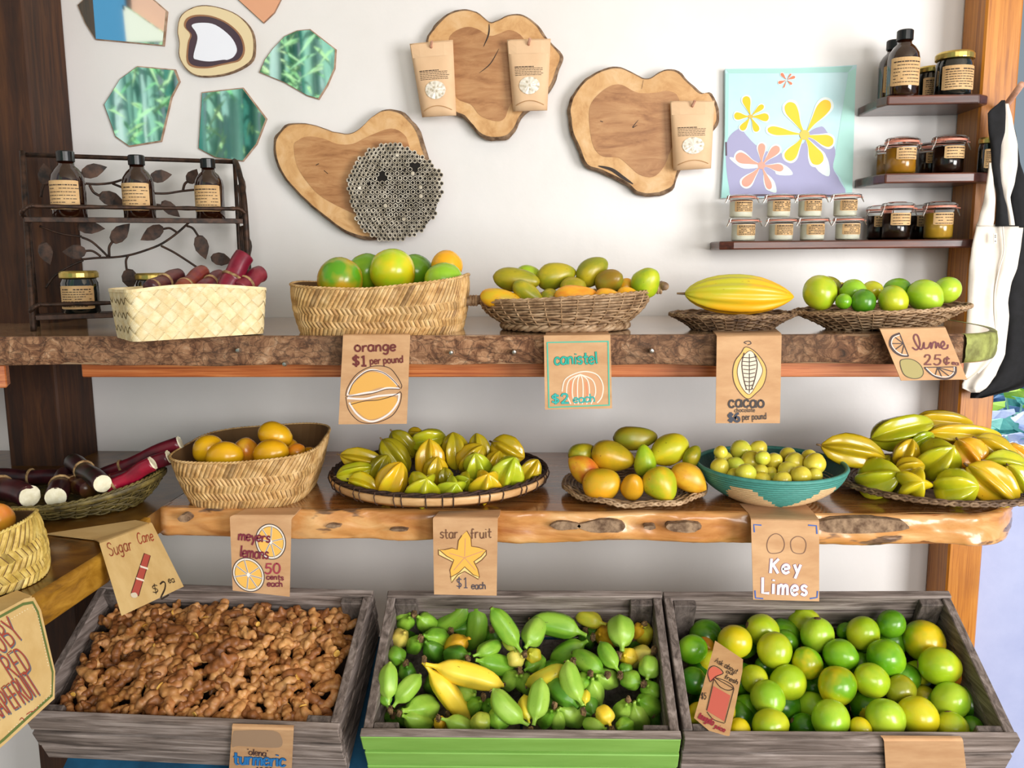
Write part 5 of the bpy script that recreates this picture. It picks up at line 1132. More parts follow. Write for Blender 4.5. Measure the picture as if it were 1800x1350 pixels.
CL = {'dg': ('dark green', '#37760f', '#659a1a'), 'g': ('green', '#5c9c14', '#86b81e'), 'lg': ('light green', '#8fbf26', '#b6cf34'), 'yg': ('yellow-green', '#9aba1e', '#c2c826'), 'y': ('yellow', '#dcc618', '#c6c824'), 'oy': ('orange-yellow', '#eca818', '#d9b924'), 'gy': ('half green half yellow', '#74a81a', '#e4c41c'),
      'ol': ('olive green', '#8a8e1c', '#b4a21e'), 'or': ('orange', '#ea8e24', '#e8b42c'), 'kl': ('pale yellow', '#eadf52', '#dcc63c'), 'bo': ('brownish olive', '#96761c', '#8a8420'), 'ro': ('red and yellow', '#d86e28', '#e6b02c'), 'lm': ('golden yellow', '#f2b818', '#eca414'), 'sy': ('orange-yellow', '#e8b020', '#d8c428'), 'sg': ('green', '#7fae20', '#b8b820'), 'sd': ('dark green', '#4e6a10', '#7a8418'), 'so': ('olive yellow', '#a89a1c', '#cba81e')}
def basis(x, spin):
    x = Vector(x).normalized(); up = ROT @ Vector((0, 1, 0)); z = up-x*up.dot(x)
    if z.length < .1: z = (ROT @ Vector((0, 0, 1))); z = z-x*z.dot(x)
    z.normalize(); y = z.cross(x); m = Matrix((x, y, z)).transposed().to_4x4()
    return m @ Matrix.Rotation(math.radians(spin), 4, 'X')
def spheres(c, ax, L_, W_):
    if L_ <= W_*1.15: return [(c, (L_+W_)/4)]
    n = max(2, int(round(L_/W_*1.6))); out = []
    for i in range(n):
        t_ = (i/(n-1)*2-1); e = (L_-W_)/2*1.05; rr_ = W_/2*(1-.22*abs(t_)**2); out.append((c+ax*e*t_, rr_))
    return out
def clash(sp, placed, s, tol):
    for c, r in sp:
        c2 = CAM+(c-CAM)*s; r2 = r*s
        for p, q in placed:
            if (c2-p).length < (r2+q)*tol: return True
    return False
def settle(sp, placed, tol=.93, smax=1.10):
    """push a fruit straight back until it touches, instead of cutting into, the ones in front of it"""
    s = 1.0
    while s < smax and clash(sp, placed, s, tol): s += .003
    return s
class Heap:
    def __init__(h, cx, cy, a, b, zr, slope, back=.8, front=.9, floor=None):
        h.v = (cx, cy, a, b, zr, slope, back, front); h.placed = []; h.floor = floor
    def start(h, x, y, r):
        cx, cy, a, b, zr, slope, back, fr = h.v
        p0 = Vector((cx, cy-b*fr, zr)); n = Vector((0, -slope, 1)); p = onP(x, y, p0, n)
        e = math.sqrt(max(.0, 1-min(1, abs(p.x-cx)/a)**2)); lo = cy-b*fr*e+r; hi = cy+b*back*max(e, .15)-r*.6
        Y = min(max(p.y, lo), max(hi, lo)) if p.y > 0 else hi
        q = onY(x, y, Y)
        if h.floor is not None and q.z < h.floor+r*.9: q = onZ(x, y, h.floor+r*.9)
        return q
def fruit(kind, name, cat, px, py, Lp, Wp, th, phi, col, heap, group, spin=None, tol=.93, smax=1.08, flat_=1.0, Y=None, tips=True, label=None):
    rs = random.Random(int(px*31+py*17)); pos = onY(px, py, Y) if Y else heap.start(px, py, 0); m = depth(pos)/F_PX
    if not Y: pos = heap.start(px, py, Wp*m/2*.8); m = depth(pos)/F_PX
    ax = sdir(th, phi); L_, W_ = Lp*m, Wp*m; sp = spheres(pos, ax, L_, W_); s = settle(sp, heap.placed, tol, smax)
    if heap.floor is not None:
        while s > 1.0 and (CAM+(pos-CAM)*s).z < heap.floor+W_*s*.40: s -= .003
    if kind == 'star': L_ *= 1.12; W_ *= 1.20
    pos = CAM+(pos-CAM)*s; L_ *= s; W_ *= s; heap.placed += [(CAM+(c-CAM)*s, r*s) for c, r in sp]
    key = kind if kind in ME else (kind, rs.randrange(sum(1 for k in ME if isinstance(k, tuple) and k[0] == kind)))
    o = bpy.data.objects.new(name, ME[key]); COL.objects.link(o)
    M4 = basis(ax, spin if spin is not None else rs.uniform(0, 360)); o.rotation_euler = M4.to_euler(); o.location = pos
    o.scale = (L_/2/U, W_/2/U, W_/2/U*flat_)
    nm, c1, c2 = CL[col] if isinstance(col, str) else col
    v = rs.uniform(.92, 1.06); sk = L('#d2a81c') if kind == 'star' else None
    mx = lambda h: tuple(a*.68+b*.32 for a, b in zip(L(h), sk)) if sk else L(h)
    o.color = (*[min(1, q*v) for q in mx(c1)], 1); o['tint'] = tuple(min(1.0, q*v) for q in mx(c2))
    tag(o, label or nm, cat, group); o['px'] = (px, py); o['word'] = nm
    def kid(n2, key2):
        k = bpy.data.objects.new(n2, ME[key2]); COL.objects.link(k); k.parent = o; k.color = o.color; k['tint'] = tuple(o['tint']); return k
    if kind == 'citrus' and Wp > 40 and tips: kid('stem_button', 'calyx')
    if kind == 'star': kid('stem', 'stem')
    if kind in ('mango', 'pointed') and Wp > 30: kid('stem_scar', 'calyx')
    return o
ORD = ['first', 'second', 'third', 'fourth', 'fifth', 'sixth', 'seventh', 'eighth', 'ninth', 'tenth', 'eleventh', 'twelfth']
def autolabel(objs, noun, where, rows=1, rownames=None):
    """label: colour, kind, where it lies, its place counted in its row"""
    S_ = sorted(objs, key=lambda o: o['px'][1]); n = len(S_); per_ = math.ceil(n/rows)
    names = rownames or {1: [''], 2: ['upper layer', 'lower layer'], 3: ['top layer', 'middle layer', 'bottom layer'], 4: ['back row', 'second row', 'third row', 'front row'], 5: ['back row', 'second row', 'middle row', 'fourth row', 'front row'], 6: ['back row', 'second row', 'third row', 'fourth row', 'fifth row', 'front row']}[rows]
    for r_ in range(rows):
        row = sorted(S_[r_*per_:(r_+1)*per_], key=lambda o: o['px'][0])
        for i, o in enumerate(row):
            o['label'] = ('%s %s %s, %s from left%s' % (o['word'], noun, where, ORD[i] if i < 12 else 'number %d' % (i+1), (' in '+names[r_]) if names[r_] else ''))
    for o in objs: del o['px'], o['word']
# --- oranges
H_ = Heap((S_or(0, 1).x+S_or(.5, 1).x)/2, 1.565, .14, .118, ZU+.060, .45, floor=ZU+.006); T = []
for a in [(690, 477, 80, 80, 60, 20, ('yellow-green', '#a8d020', '#f4cc18')), (598, 492, 80, 80, 120, 30, ('green and orange', '#5a9a1c', '#eca224')), (779, 494, 66, 66, 30, 0, 'lg'), (785, 467, 54, 54, 0, 0, 'oy'), (645, 478, 66, 66, 0, 0, 'g'), (731, 477, 60, 60, 0, 0, 'dg')]:
    T.append(fruit('citrus', 'orange_fruit', 'orange', a[0], a[1], a[2], a[3], a[4], a[5], a[6], H_, 'oranges in the oval straw basket', smax=1.09))
autolabel(T, 'orange', 'in the oval basket', 1)
# --- canistel mangoes
H_ = Heap(S_ma(0, 1).x/2+S_ma(.5, 1).x/2, CYm, .165, .11, ZU+.046, .55, floor=ZU+.016); T = []
for a in [('mango', 1012, 520, 76, 40, 5, 0, 'or'), ('mango', 880, 524, 74, 36, -8, 10, 'oy'), ('mango', 1071, 524, 52, 34, -12, 0, 'or'), ('mango', 928, 514, 62, 34, -35, 10, 'ol'), ('mango', 1103, 521, 40, 32, 10, 0, 'oy'), ('mango', 968, 524, 36, 32, 0, 20, 'ol'), ('mango', 1137, 497, 56, 50, 60, 35, 'yg'), ('mango', 1071, 494, 54, 44, 20, 40, 'bo'), ('mango', 908, 491, 84, 42, -8, 10, 'ol'), ('mango', 1008, 506, 48, 44, 10, 30, 'ol'), ('mango', 978, 486, 72, 46, 14, 0, 'ol'), ('mango', 1042, 478, 64, 46, 40, 0, 'ol'), ('mango', 1103, 505, 34, 30, 0, 0, 'oy'), ('mango', 930, 486, 50, 36, -10, 0, 'yg')]:
    T.append(fruit(a[0], 'canistel', 'canistel', *a[1:7], a[7], H_, 'canistels in the handled wicker basket', smax=1.09))
autolabel(T, 'canistel', 'in handled basket', 2)
# --- cacao pod
H_ = Heap(0, 1.55, .1, .08, ZU+.03, .5)
o = fruit('pod', 'cacao_pod', 'cacao pod', 1299, 519, 190, 68, -2, 3, ('ridged', '#f2ae1c', '#f0c020'), H_, None, spin=20, Y=1.535, label='large ridged orange-yellow cacao pod on its dark wicker plate'); del o['px'], o['word']
o['tint'] = L('#c2bc2c')
k = bpy.data.objects.new('stalk', ME['stem']); COL.objects.link(k); k.parent = o
# --- limes on tray
H_ = Heap(onZat(1548, 1.55, ZU+.04), 1.555, .155, .098, ZU+.034, .5, floor=ZU+.008); T = []
for a in [(1518, 531, 46, 42, 'dg'), (1570, 529, 56, 50, 'yg'), (1626, 520, 62, 56, 'lg'), (1441, 514, 62, 58, 'yg'), (1483, 530, 28, 28, 'g'), (1500, 514, 48, 46, 'lg'), (1578, 512, 50, 46, 'g'), (1664, 510, 50, 46, 'lg'), (1532, 512, 38, 36, 'y'), (1454, 510, 52, 48, 'ol'), (1478, 508, 26, 24, 'y')]:
    T.append(fruit('citrus', 'lime', 'lime', a[0], a[1], a[2], a[3], (a[0]*7) % 180-90, (a[0]*3) % 50, a[4], H_, 'limes on the flaring wicker tray', smax=1.09))
autolabel(T, 'lime', 'on the flaring wicker tray', 1)
# --- lemons
H_ = Heap(S_le(0, 1).x/2+S_le(.5, 1).x/2, S_le(0, .5).y, .118, .10, ZL+.075, .35, floor=ZL+.01); T = []
for a in [(394, 803, 66, 54, 10, 10, 'lm'), (476, 798, 64, 54, 15, 20, 'lm'), (432, 795, 52, 46, 80, 30, 'or'), (366, 790, 58, 50, 30, 20, 'lm'), (483, 765, 60, 48, -20, 0, 'lm'), (505, 790, 42, 42, 0, 0, 'lm'), (541, 801, 38, 30, 20, 0, 'lm'), (522, 794, 30, 30, 20, 0, 'or')]:
    T.append(fruit('citrus', 'lemon', 'lemon', *a[:6], a[6], H_, 'meyer lemons in their straw basket', smax=1.07))
autolabel(T, 'meyer lemon', 'in the straw basket', 1)
# --- grapefruit
H_ = Heap(S_gr(0, 1).x/2+S_gr(.5, 1).x/2, S_gr(0, 1).y, .12, .12, ZL+.08, .3)
o = fruit('citrus', 'grapefruit', 'grapefruit', -8, 916, 64, 62, 30, 40, ('g', '#ef8f3c', '#f0b030'), H_, None, Y=gc.y+.02, label='orange-pink grapefruit in the yellow straw basket at the picture edge'); del o['px'], o['word']
o = fruit('citrus', 'grapefruit', 'grapefruit', -52, 930, 64, 62, 30, 10, ('g', '#efa03c', '#f0b030'), H_, None, Y=gc.y-.03, label='second grapefruit deeper in the yellow straw basket, outside view'); del o['px'], o['word']
# --- star fruit tray
H_ = Heap(cx_t := (onZat(584, CYs, zt_)+onZat(964, CYs, zt_))/2, CYs, a_*.93, .180, ZL+.022, .42, back=.9, floor=ZL+.014); T = []
for a in [(742, 857, 60, 60, 60, 50, 'yg'), (795, 862, 50, 48, 60, 50, 'lg'), (855, 855, 60, 54, 80, 42, 'sy'), (690, 848, 72, 50, 66, 10, 'sy'), (638, 853, 52, 38, -20, 15, 'y'), (625, 830, 62, 30, 12, 0, 'yg'), (892, 836, 70, 56, 70, 25, 'lg'), (816, 846, 36, 34, 30, 55, 'sg'), (766, 828, 50, 40, 80, 20, 'so'), (838, 824, 62, 46, 95, 35, 'lg'), (931, 832, 52, 36, 60, 10, 'so'), (755, 808, 66, 46, 90, 5, 'sy'), (640, 810, 78, 36, -14, 0, 'so'), (829, 806, 56, 44, 50, 10, 'so'), (695, 801, 66, 42, -50, 0, 'sd'), (799, 793, 60, 46, 95, 0, 'ol'), (893, 791, 58, 46, -25, 10, 'so'), (708, 781, 54, 38, -50, 0, 'sd'), (753, 776, 58, 48, 15, 0, 'yg'), (842, 790, 52, 36, 100, 0, 'ol'), (730, 764, 28, 24, 0, 20, 'so'), (782, 838, 30, 26, 90, 0, 'sd'), (868, 812, 40, 30, 60, 0, 'so'), (668, 824, 50, 34, 60, 0, 'sd')]:
    T.append(fruit('star', 'star_fruit', 'star fruit', *a[:6], a[6], H_, 'star fruit in the round bamboo tray', smax=1.10, tol=.86))
autolabel(T, 'star fruit', 'in bamboo tray', 4)
# --- mango plate
H_ = Heap(onZat(1114, 1.570, ZL+.03), 1.570, .135, .130, ZL+.024, .55, floor=ZL+.012); T = []
for a in [('mango', 1058, 851, 68, 62, 20, 20, ('orange-yellow', '#e0a020', '#c4a420')), ('mango', 1111, 855, 52, 42, 85, 40, ('orange-yellow', '#d89c1c', '#c89420')), ('mango', 1160, 854, 66, 60, -50, 30, ('green and yellow', '#a8b420', '#d6b024')), ('pointed', 1211, 842, 70, 50, -32, 10, ('orange-yellow', '#e2b030', '#cf8f20')), ('pointed', 1024, 826, 64, 46, 140, 0, 'ro'), ('mango', 1078, 801, 78, 54, -15, 5, ('mottled yellow', '#cfa21c', '#a8941c')), ('pointed', 1175, 792, 78, 54, 205, 10, ('bright yellow', '#e8cc20', '#c8c424')), ('mango', 1132, 810, 60, 38, 95, 10, 'yg'), ('mango', 1117, 769, 78, 42, 2, 0, ('brownish green', '#a08a1c', '#8a8a20')), ('mango', 1023, 796, 50, 36, 20, 0, 'ol'), ('mango', 1217, 802, 42, 30, 60, 0, 'ol')]:
    T.append(fruit(a[0], 'mango', 'mango', *a[1:7], a[7], H_, 'mangoes on the braided wicker plate', smax=1.09))
autolabel(T, 'mango', 'on braided plate', 2)
# --- key limes
H_ = Heap(cxb, CYb, ab_*.93, .122, ZL+.050, .40, back=.9, floor=ZL+.008); T = []
for a in [(1311, 833, 18), (1408, 837, 18), (1375, 845, 16), (1340, 844, 15), (1291, 837, 14), (1433, 836, 13), (1277, 837, 10), (1359, 841, 10), (1337, 829, 13), (1385, 828, 17), (1265, 821, 16), (1293, 819, 16), (1432, 816, 19), (1355, 832, 12), (1321, 811, 19), (1397, 813, 18), (1272, 808, 16), (1360, 811, 15), (1341, 805, 13), (1302, 791, 18), (1423, 804, 14), (1385, 800, 14), (1267, 795, 12), (1333, 789, 15)]:
    T.append(fruit('citrus', 'key_lime', 'key lime', a[0], a[1], a[2]*2+1, a[2]*2, (a[0]*13) % 180, (a[0]*7) % 60, 'kl' if a[0] % 3 else ('greenish yellow', '#cfd848', '#e2d84a'), H_, 'key limes in the teal coiled bowl', smax=1.09))
autolabel(T, 'key lime', 'in teal bowl', 4)
# --- star fruit plate
H_ = Heap(onZat(1660, 1.60, ZL+.03), 1.60, .185, .16, ZL+.020, .50, back=.9, floor=ZL+.012); T = []
for a in [(1609, 852, 46, 56, 70, 70, 'y'), (1680, 856, 68, 62, 10, 45, 'yg'), (1744, 852, 92, 62, -40, 10, 'sy'), (1544, 840, 74, 66, 25, 45, 'yg'), (1785, 842, 50, 40, -60, 0, 'yg'), (1648, 808, 72, 66, 60, 45, 'yg'), (1592, 797, 50, 40, 70, 10, 'so'), (1600, 822, 44, 34, 10, 10, 'so'), (1704, 800, 58, 50, -60, 20, 'or'), (1772, 820, 76, 46, -14, 0, 'yg'), (1500, 795, 104, 52, -12, 0, 'so'), (1752, 792, 76, 44, -30, 0, 'so'), (1620, 775, 44, 30, 30, 0, 'g'), (1586, 758, 102, 54, 14, 0, 'yg'), (1696, 765, 116, 44, -2, 0, 'sy'), (1660, 742, 92, 40, -4, 0, 'so'), (1792, 800, 50, 30, -40, 0, 'or'), (1670, 826, 36, 30, 40, 10, 'g'), (1552, 822, 44, 34, 60, 0, 'sg')]:
    T.append(fruit('star', 'star_fruit', 'star fruit', *a[:6], a[6], H_, 'star fruit on the wide dark wicker tray', smax=1.10, tol=.84))
autolabel(T, 'star fruit', 'on tray by post', 3)
# ================================================================== SUGAR CANE
def cane(label, p0, p1, rpx, col, Y0, Y1, cut=(False, True), nodes=(.5,), placed=None):
    A, B = onY(*p0, Y0), onY(*p1, Y1); m = depth((A+B)/2)/F_PX; r = rpx*m; d = (B-A).normalized(); Ln = (B-A).length
    root = empty('sugar_cane', (A+B)/2, label, 'sugar cane', 'cut sugar cane')
    def rad(t_): return r*(1+sum(.10*math.exp(-((t_-q)/.02)**2) for q in nodes))*(1 if t_ > .0 else .97)
    K = 26; P = [A+(B-A)*(i/K)+Vector((0, 0, .0015*math.sin(i*.4))) for i in range(K+1)]
    mb = MB(); mb.add(*tube(P, rad, 16)); o = mk('stalk', mb, M['cane'], root, smooth=True)
    o.color = (*L(col[0]), 1); o['tint'] = L(col[1])
    for q in nodes:
        c0 = A+(B-A)*q; mb = MB(); mb.add(*tube([c0-d*.0022, c0-d*.001, c0+d*.001, c0+d*.0022], lambda t_: r*(1.12+.05*math.sin(PI*t_)), 16)); mk('node_ring', mb, M['canenode'], root, smooth=True)
    for k, (e, s_) in enumerate(((A, -1), (B, 1))):
        if cut[k]:
            mb = MB(); rs = random.Random(int(p0[0]))
            V, F = tube([e-d*s_*.001, e+d*s_*.0012], r*.93, 20); V = [v+d*s_*rs.uniform(-.0008, .0012) for v in V]; mb.add(V, F); mk('cut_end', mb, M['canefibre'], root, label='pale fibrous cut end')
DK, RD_, PU = ('#2c1218', '#4a1c22'), ('#7a1428', '#5a1020'), ('#5c1f2e', '#7c3038')
cane('longest dark red sugar cane, pointing up toward the lemon basket', (160, 846), (316, 778), 13, ('#45121e', '#6a1826'), 1.52, 1.55, nodes=(.35,))
cane('dark red sugar cane just under the longest one', (176, 856), (297, 803), 13, ('#4f1422', '#6a1826'), 1.47, 1.49, nodes=(.2,))
cane('bright red short sugar cane with frayed joint, nearest the basket rim', (192, 862), (268, 814), 13.5, ('#9c1030', '#7a0f26'), 1.42, 1.44, nodes=(.16,))
cane('black sugar cane with round white cut face beside the straw basket', (-30, 848), (52, 872), 20, DK, 1.44, 1.37, nodes=(.4,))
cane('black sugar cane with cream cut face, second from the wall side', (116, 836), (98, 874), 18, DK, 1.52, 1.38, nodes=(.5,))
cane('mossy dark sugar cane ending in a white oval cut', (128, 812), (180, 850), 16, ('#23261c', '#3a1a20'), 1.52, 1.40, nodes=(.4,))
cane('brown-ended sugar cane lying low between the cut ends', (122, 848), (156, 860), 15, ('#3a1016', '#6a4a22'), 1.48, 1.42, cut=(False, False), nodes=(.3,))
cane('dark sugar cane lying across the back of the winnowing basket', (-20, 836), (130, 840), 13, DK, 1.53, 1.53, nodes=(.5,))
cane('brown purple sugar cane with crumpled end in plaited basket', (264, 508), (314, 484), 14, ('#4a2028', '#6e3c34'), 1.42, 1.50, cut=(False, False), nodes=(.1, .5))
cane('maroon sugar cane with orange streak, second in the plaited basket', (318, 510), (356, 478), 14, ('#6a1c26', '#8a3c20'), 1.44, 1.52, cut=(False, False), nodes=(.2,))
cane('thin maroon sugar cane in the middle of the plaited basket', (354, 508), (386, 484), 12, ('#7c2c3c', '#5a1a26'), 1.46, 1.53, cut=(False, False), nodes=(.5,))
cane('tall wine red sugar cane rising highest from the plaited basket', (398, 508), (430, 448), 17, ('#6e1028', '#8c1c34'), 1.48, 1.51, cut=(False, False), nodes=(.35,))
cane('wine red sugar cane leaning out of the plaited basket end', (422, 508), (458, 480), 15, ('#6a1228', '#84303a'), 1.48, 1.53, cut=(False, False), nodes=(.3,))
# ================================================================== CRATES (tilted towards the viewer)
TP = Vector((0, 1.506, .891)); TN = Vector((0, -.535, 1)).normalized()
class Crate:
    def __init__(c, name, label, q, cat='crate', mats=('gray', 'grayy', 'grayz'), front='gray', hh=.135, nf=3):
        c.P = [onP(*p, TP, TN) for p in q]   # BL BR FR FL outer top corners
        BL, BR, FR, FL = c.P; c.o = (BL+BR+FR+FL)/4
        c.x = ((BR-BL)+(FR-FL)).normalized(); c.z = TN; c.y = c.z.cross(c.x).normalized(); c.x = c.y.cross(c.z)
        c.w = ((BR-BL).length+(FR-FL).length)/2; c.d = ((BL-FL).length+(BR-FR).length)/2; c.h = hh
        c.root = empty(name, c.at(0, 0, -hh), label, cat)
        w2, d2, t = c.w/2, c.d/2, .015; hp = (hh-.012)/nf-.005; c.t = t
        def plank(nm, x, y, z, sx, sy, sz, mat, k, ch=.0015):
            rs = random.Random(k*17+int(q[0][0])); j = [rs.uniform(-.0012, .0012) for _ in range(4)]
            mb = MB(); mb.add(*obox(c.at(x+j[0], y+j[1], z+j[2]), c.x*sx, c.y*sy, c.z*sz, ch)); return mk(nm, mb, M[mat], c.root)
        for i in range(nf):
            z = -(i+1)*(hp+.006)+.004; ins = .000
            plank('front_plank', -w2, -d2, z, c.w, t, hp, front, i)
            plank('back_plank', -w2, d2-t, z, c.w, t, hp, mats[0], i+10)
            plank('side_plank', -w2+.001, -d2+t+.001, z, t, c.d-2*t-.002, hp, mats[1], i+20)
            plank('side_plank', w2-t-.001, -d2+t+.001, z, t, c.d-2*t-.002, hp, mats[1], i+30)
        for i in range(4): plank('bottom_board', -w2+t+.002+i*(c.w-2*t-.004)/4, -d2+t, -hh, (c.w-2*t-.004)/4-.006, c.d-2*t, .009, mats[2], i+40)  # darker wood tone stands in for the shade down in the crate
        # corner blocks
        for sx in (-1, 1):
            for sy in (-1, 1):
                bw, bd = .040, .014
                x = -w2+t+.001 if sx < 0 else w2-t-.001-bw; y = -d2+t+.001 if sy < 0 else d2-t-.001-bd
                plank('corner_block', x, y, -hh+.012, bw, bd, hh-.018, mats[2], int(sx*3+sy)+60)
    def at(c, x, y, z): return c.o+c.x*x+c.y*y+c.z*z
    def plane(c, dz): return c.at(0, 0, dz)
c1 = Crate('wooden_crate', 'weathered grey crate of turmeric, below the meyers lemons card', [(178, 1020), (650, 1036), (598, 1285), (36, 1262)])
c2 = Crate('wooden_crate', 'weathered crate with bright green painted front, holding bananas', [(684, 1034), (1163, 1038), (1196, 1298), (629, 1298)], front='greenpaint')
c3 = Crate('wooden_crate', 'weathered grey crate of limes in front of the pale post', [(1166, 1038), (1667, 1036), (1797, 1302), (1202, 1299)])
# thin unpainted top edge of the green front
mb = MB(); mb.add(*obox(c2.at(-c2.w/2, -c2.d/2+.0005, -.0005), c2.x*c2.w, c2.y*.0135, c2.z*.0035, .0008)); mk('bare_top_edge', mb, M['gray'], c2.root)
# inclined stand below with a blue cloth
q0 = c2.at(-.02, -.02, -.150)
root = empty('display_stand', (q0.x, q0.y, 0), 'sloping wooden stand under the three crates, mostly hidden', 'stand')
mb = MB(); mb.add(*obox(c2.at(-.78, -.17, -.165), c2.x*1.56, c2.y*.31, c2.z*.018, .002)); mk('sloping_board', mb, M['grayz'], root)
for sx in (-.70, .70):
    for sy in (-.15, .12):
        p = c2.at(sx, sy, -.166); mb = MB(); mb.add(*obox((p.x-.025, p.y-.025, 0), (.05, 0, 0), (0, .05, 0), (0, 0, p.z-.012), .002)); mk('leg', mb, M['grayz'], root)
mb = MB(); mb.add(*slab(lambda u, v: c2.at(-.79+1.58*u, -.18+.33*v, -.1455+.0015*math.sin(u*40)) , 60, 8, TN*.002)); tag(fixn(mk('stand_cloth', mb, M['bluecloth'])), 'dark blue cloth spread under the crates', 'cloth')
# ---- limes
class CHeap(Heap):
    def __init__(h, cr, dz): h.c, h.dz = cr, dz; h.placed = []; h.floor = None
    def start(h, x, y, r):
        p = onP(x, y, h.c.at(0, 0, h.dz), h.c.z); d = p-h.c.o; lx, ly = h.c.w/2-.017-r, h.c.d/2-.017-r
        if r > 0: p = h.c.at(max(-lx, min(lx, d.dot(h.c.x))), max(-ly, min(ly, d.dot(h.c.y))), h.dz)
        return p
H_ = CHeap(c3, -.030); T = []; zlow = CHeap(c3, -.065)
# crate ends stop the fruit
lim = [(1460, 1264, 34, 'lg'), (1556, 1263, 35, 'lg'), (1613, 1259, 35, 'y'), (1354, 1277, 31, 'yg'), (1673, 1282, 29, 'yg'), (1414, 1281, 27, 'dg'), (1298, 1284, 22, 'y'), (1350, 1227, 31, 'lg'), (1671, 1232, 32, 'lg'), (1472, 1205, 34, 'gy'), (1532, 1196, 31, 'yg'), (1385, 1200, 32, 'yg'), (1427, 1243, 27, 'lg'), (1583, 1213, 27, 'ol'), (1525, 1246, 26, 'gy'), (1651, 1171, 34, 'yg'), (1311, 1248, 27, 'g'), (1326, 1194, 25, 'yg'), (1419, 1166, 27, 'gy'), (1362, 1143, 31, 'yg'), (1557, 1157, 34, 'g'), (1477, 1152, 29, 'g'), (1437, 1116, 30, 'lg'), (1624, 1127, 36, 'gy'), (1292, 1128, 30, 'y'), (1340, 1108, 29, 'yg'), (1517, 1113, 29, 'yg'), (1217, 1141, 26, 'g'), (1566, 1097, 25, 'dg'), (1414, 1094, 28, 'yg'), (1613, 1186, 25, 'yg'), (1694, 1179, 27, 'or'), (1712, 1237, 30, 'dg'), (1247, 1168, 26, 'y'), (1218, 1257, 23, 'y'), (1709, 1280, 21, 'dg'), (1513, 1280, 19, 'y'), (1384, 1257, 20, 'dg'), (1215, 1197, 24, 'dg'), (1242, 1205, 18, 'ol'), (1382, 1128, 22, 'dg'), (1346, 1172, 20, 'dg'), (1427, 1209, 20, 'dg'), (1626, 1225, 20, 'ol'), (1580, 1131, 18, 'dg'), (1485, 1108, 14, 'dg'), (1270, 1250, 24, 'ol'), (1262, 1218, 24, 'yg'), (1497, 1232, 20, 'dg'), (1240, 1135, 16, 'or')]
for a in lim: T.append(fruit('citrus', 'lime', 'lime', a[0], a[1], a[2]*2+2, a[2]*2-2, (a[0]*29) % 360, (a[1]*17) % 70-10, a[3], H_, 'large limes in the crate by the post', smax=1.06, tol=.92))
autolabel(T, 'lime', 'in crate', 6)
# tangelo card standing among the limes
pl = c3.at(0, 0, .006); n = (c3.z+Vector((0, -.12, 0))).normalized()
A, B, D = [onP(*p, c3.at(-.2, 0, .012), n) for p in ((1257, 1126), (1306, 1161), (1221, 1268))]
root = empty('price_card', (A+B)/2, 'folded brown card stuck in the limes, asking about fresh tangelo juice', 'sign'); c = Card(A, n, root)
O = [(1257, 1126), (1306, 1159), (1305, 1180), (1282, 1295), (1246, 1284), (1220, 1262), (1253, 1143)]
mb = MB(); mb.add(*prism([c.at(*p) for p in O], -c.n*.0015)); fixn(mk('card', mb, M['kraft_dark'], root))
c.text('Ask about', 1256, 1164, 9, '#2e2018', 1.2, -29, 1.3, length=44); c.text('our', 1276, 1183, 7, '#2e2018', 1.3, -22, 1.2, length=15); c.text('fresh', 1273, 1193, 8, '#2e2018', 1.4, -26, 1.2, length=25)
c.fill('fruit_wedge', [[(1245, 1192), (1246, 1178), (1254, 1172), (1264, 1176), (1270, 1184), (1262, 1188), (1252, 1197)]], '#c9624c'); c.draw('drawing_line', [[(1248, 1199), (1244, 1184), (1248, 1174), (1256, 1171), (1266, 1176), (1271, 1184), (1258, 1190), (1249, 1199)], [(1257, 1192), (1290, 1211)], [(1256, 1195), (1266, 1208), (1280, 1214), (1290, 1211)], [(1255, 1194), (1242, 1249)], [(1290, 1212), (1274, 1271)], [(1243, 1252), (1254, 1265), (1273, 1272)], [(1257, 1192), (1272, 1196), (1286, 1204), (1290, 1211)]], 1.3, '#2a1a16', off=.0009)
c.fill('juice', [[(1254, 1206), (1284, 1223), (1273, 1268), (1243, 1250)]], '#bf5a4a', smooth=False, off=.0005); c.text('$5', 1232, 1229, 11, '#2e2018', 1.3, -6, 1.2, length=9)
c.text('tangelo', 1226, 1262, 11, '#8c2030', 2.4, -28, .9, length=30); c.text('juice', 1255, 1279, 8, '#8c2030', 2.0, -26, .9, length=20)
# blank card folded over the lime crate front
def crate_card(label, cr, quad, tabq, mat='kraft'):
    n = (-cr.y+Vector((0, 0, .05))).normalized(); p0 = cr.at(0, -cr.d/2-.004, 0)
    root = empty('price_card', onP(*quad[0], p0, n), label, 'sign'); c = Card(p0, n, root)
    A, B, C_, D = [c.at(*q) for q in quad]; T1, T2 = [onP(*q, cr.at(0, 0, .0045), cr.z) for q in tabq]
    rows = [(T1, T2), (T1.lerp(A, .6)+cr.z*.002, T2.lerp(B, .6)+cr.z*.002), (A, B), (A.lerp(D, .5), B.lerp(C_, .5)), (D, C_)]
    mb = MB(); mb.add(*slab(lambda u, v: rows[int(round(v*4))][0].lerp(rows[int(round(v*4))][1], u), 4, 5, -n*.0012)); fixn(mk('card', mb, M[mat], root)); return c
crate_card('blank kraft card folded over the front rim of the lime crate', c3, [(1554, 1303), (1693, 1303), (1704, 1400), (1560, 1400)], [(1548, 1294), (1688, 1295)], 'kraft')
c = crate_card('stained kraft card reading turmeric in blue on the turmeric crate', c1, [(408, 1281), (516, 1284), (511, 1385), (400, 1385)], [(409, 1273), (517, 1276)], 'kraft')
c.fill('water_stain', [[(410, 1288), (420, 1284), (480, 1284), (495, 1296), (494, 1312), (470, 1314), (420, 1311), (408, 1312)]], '#a98b70')
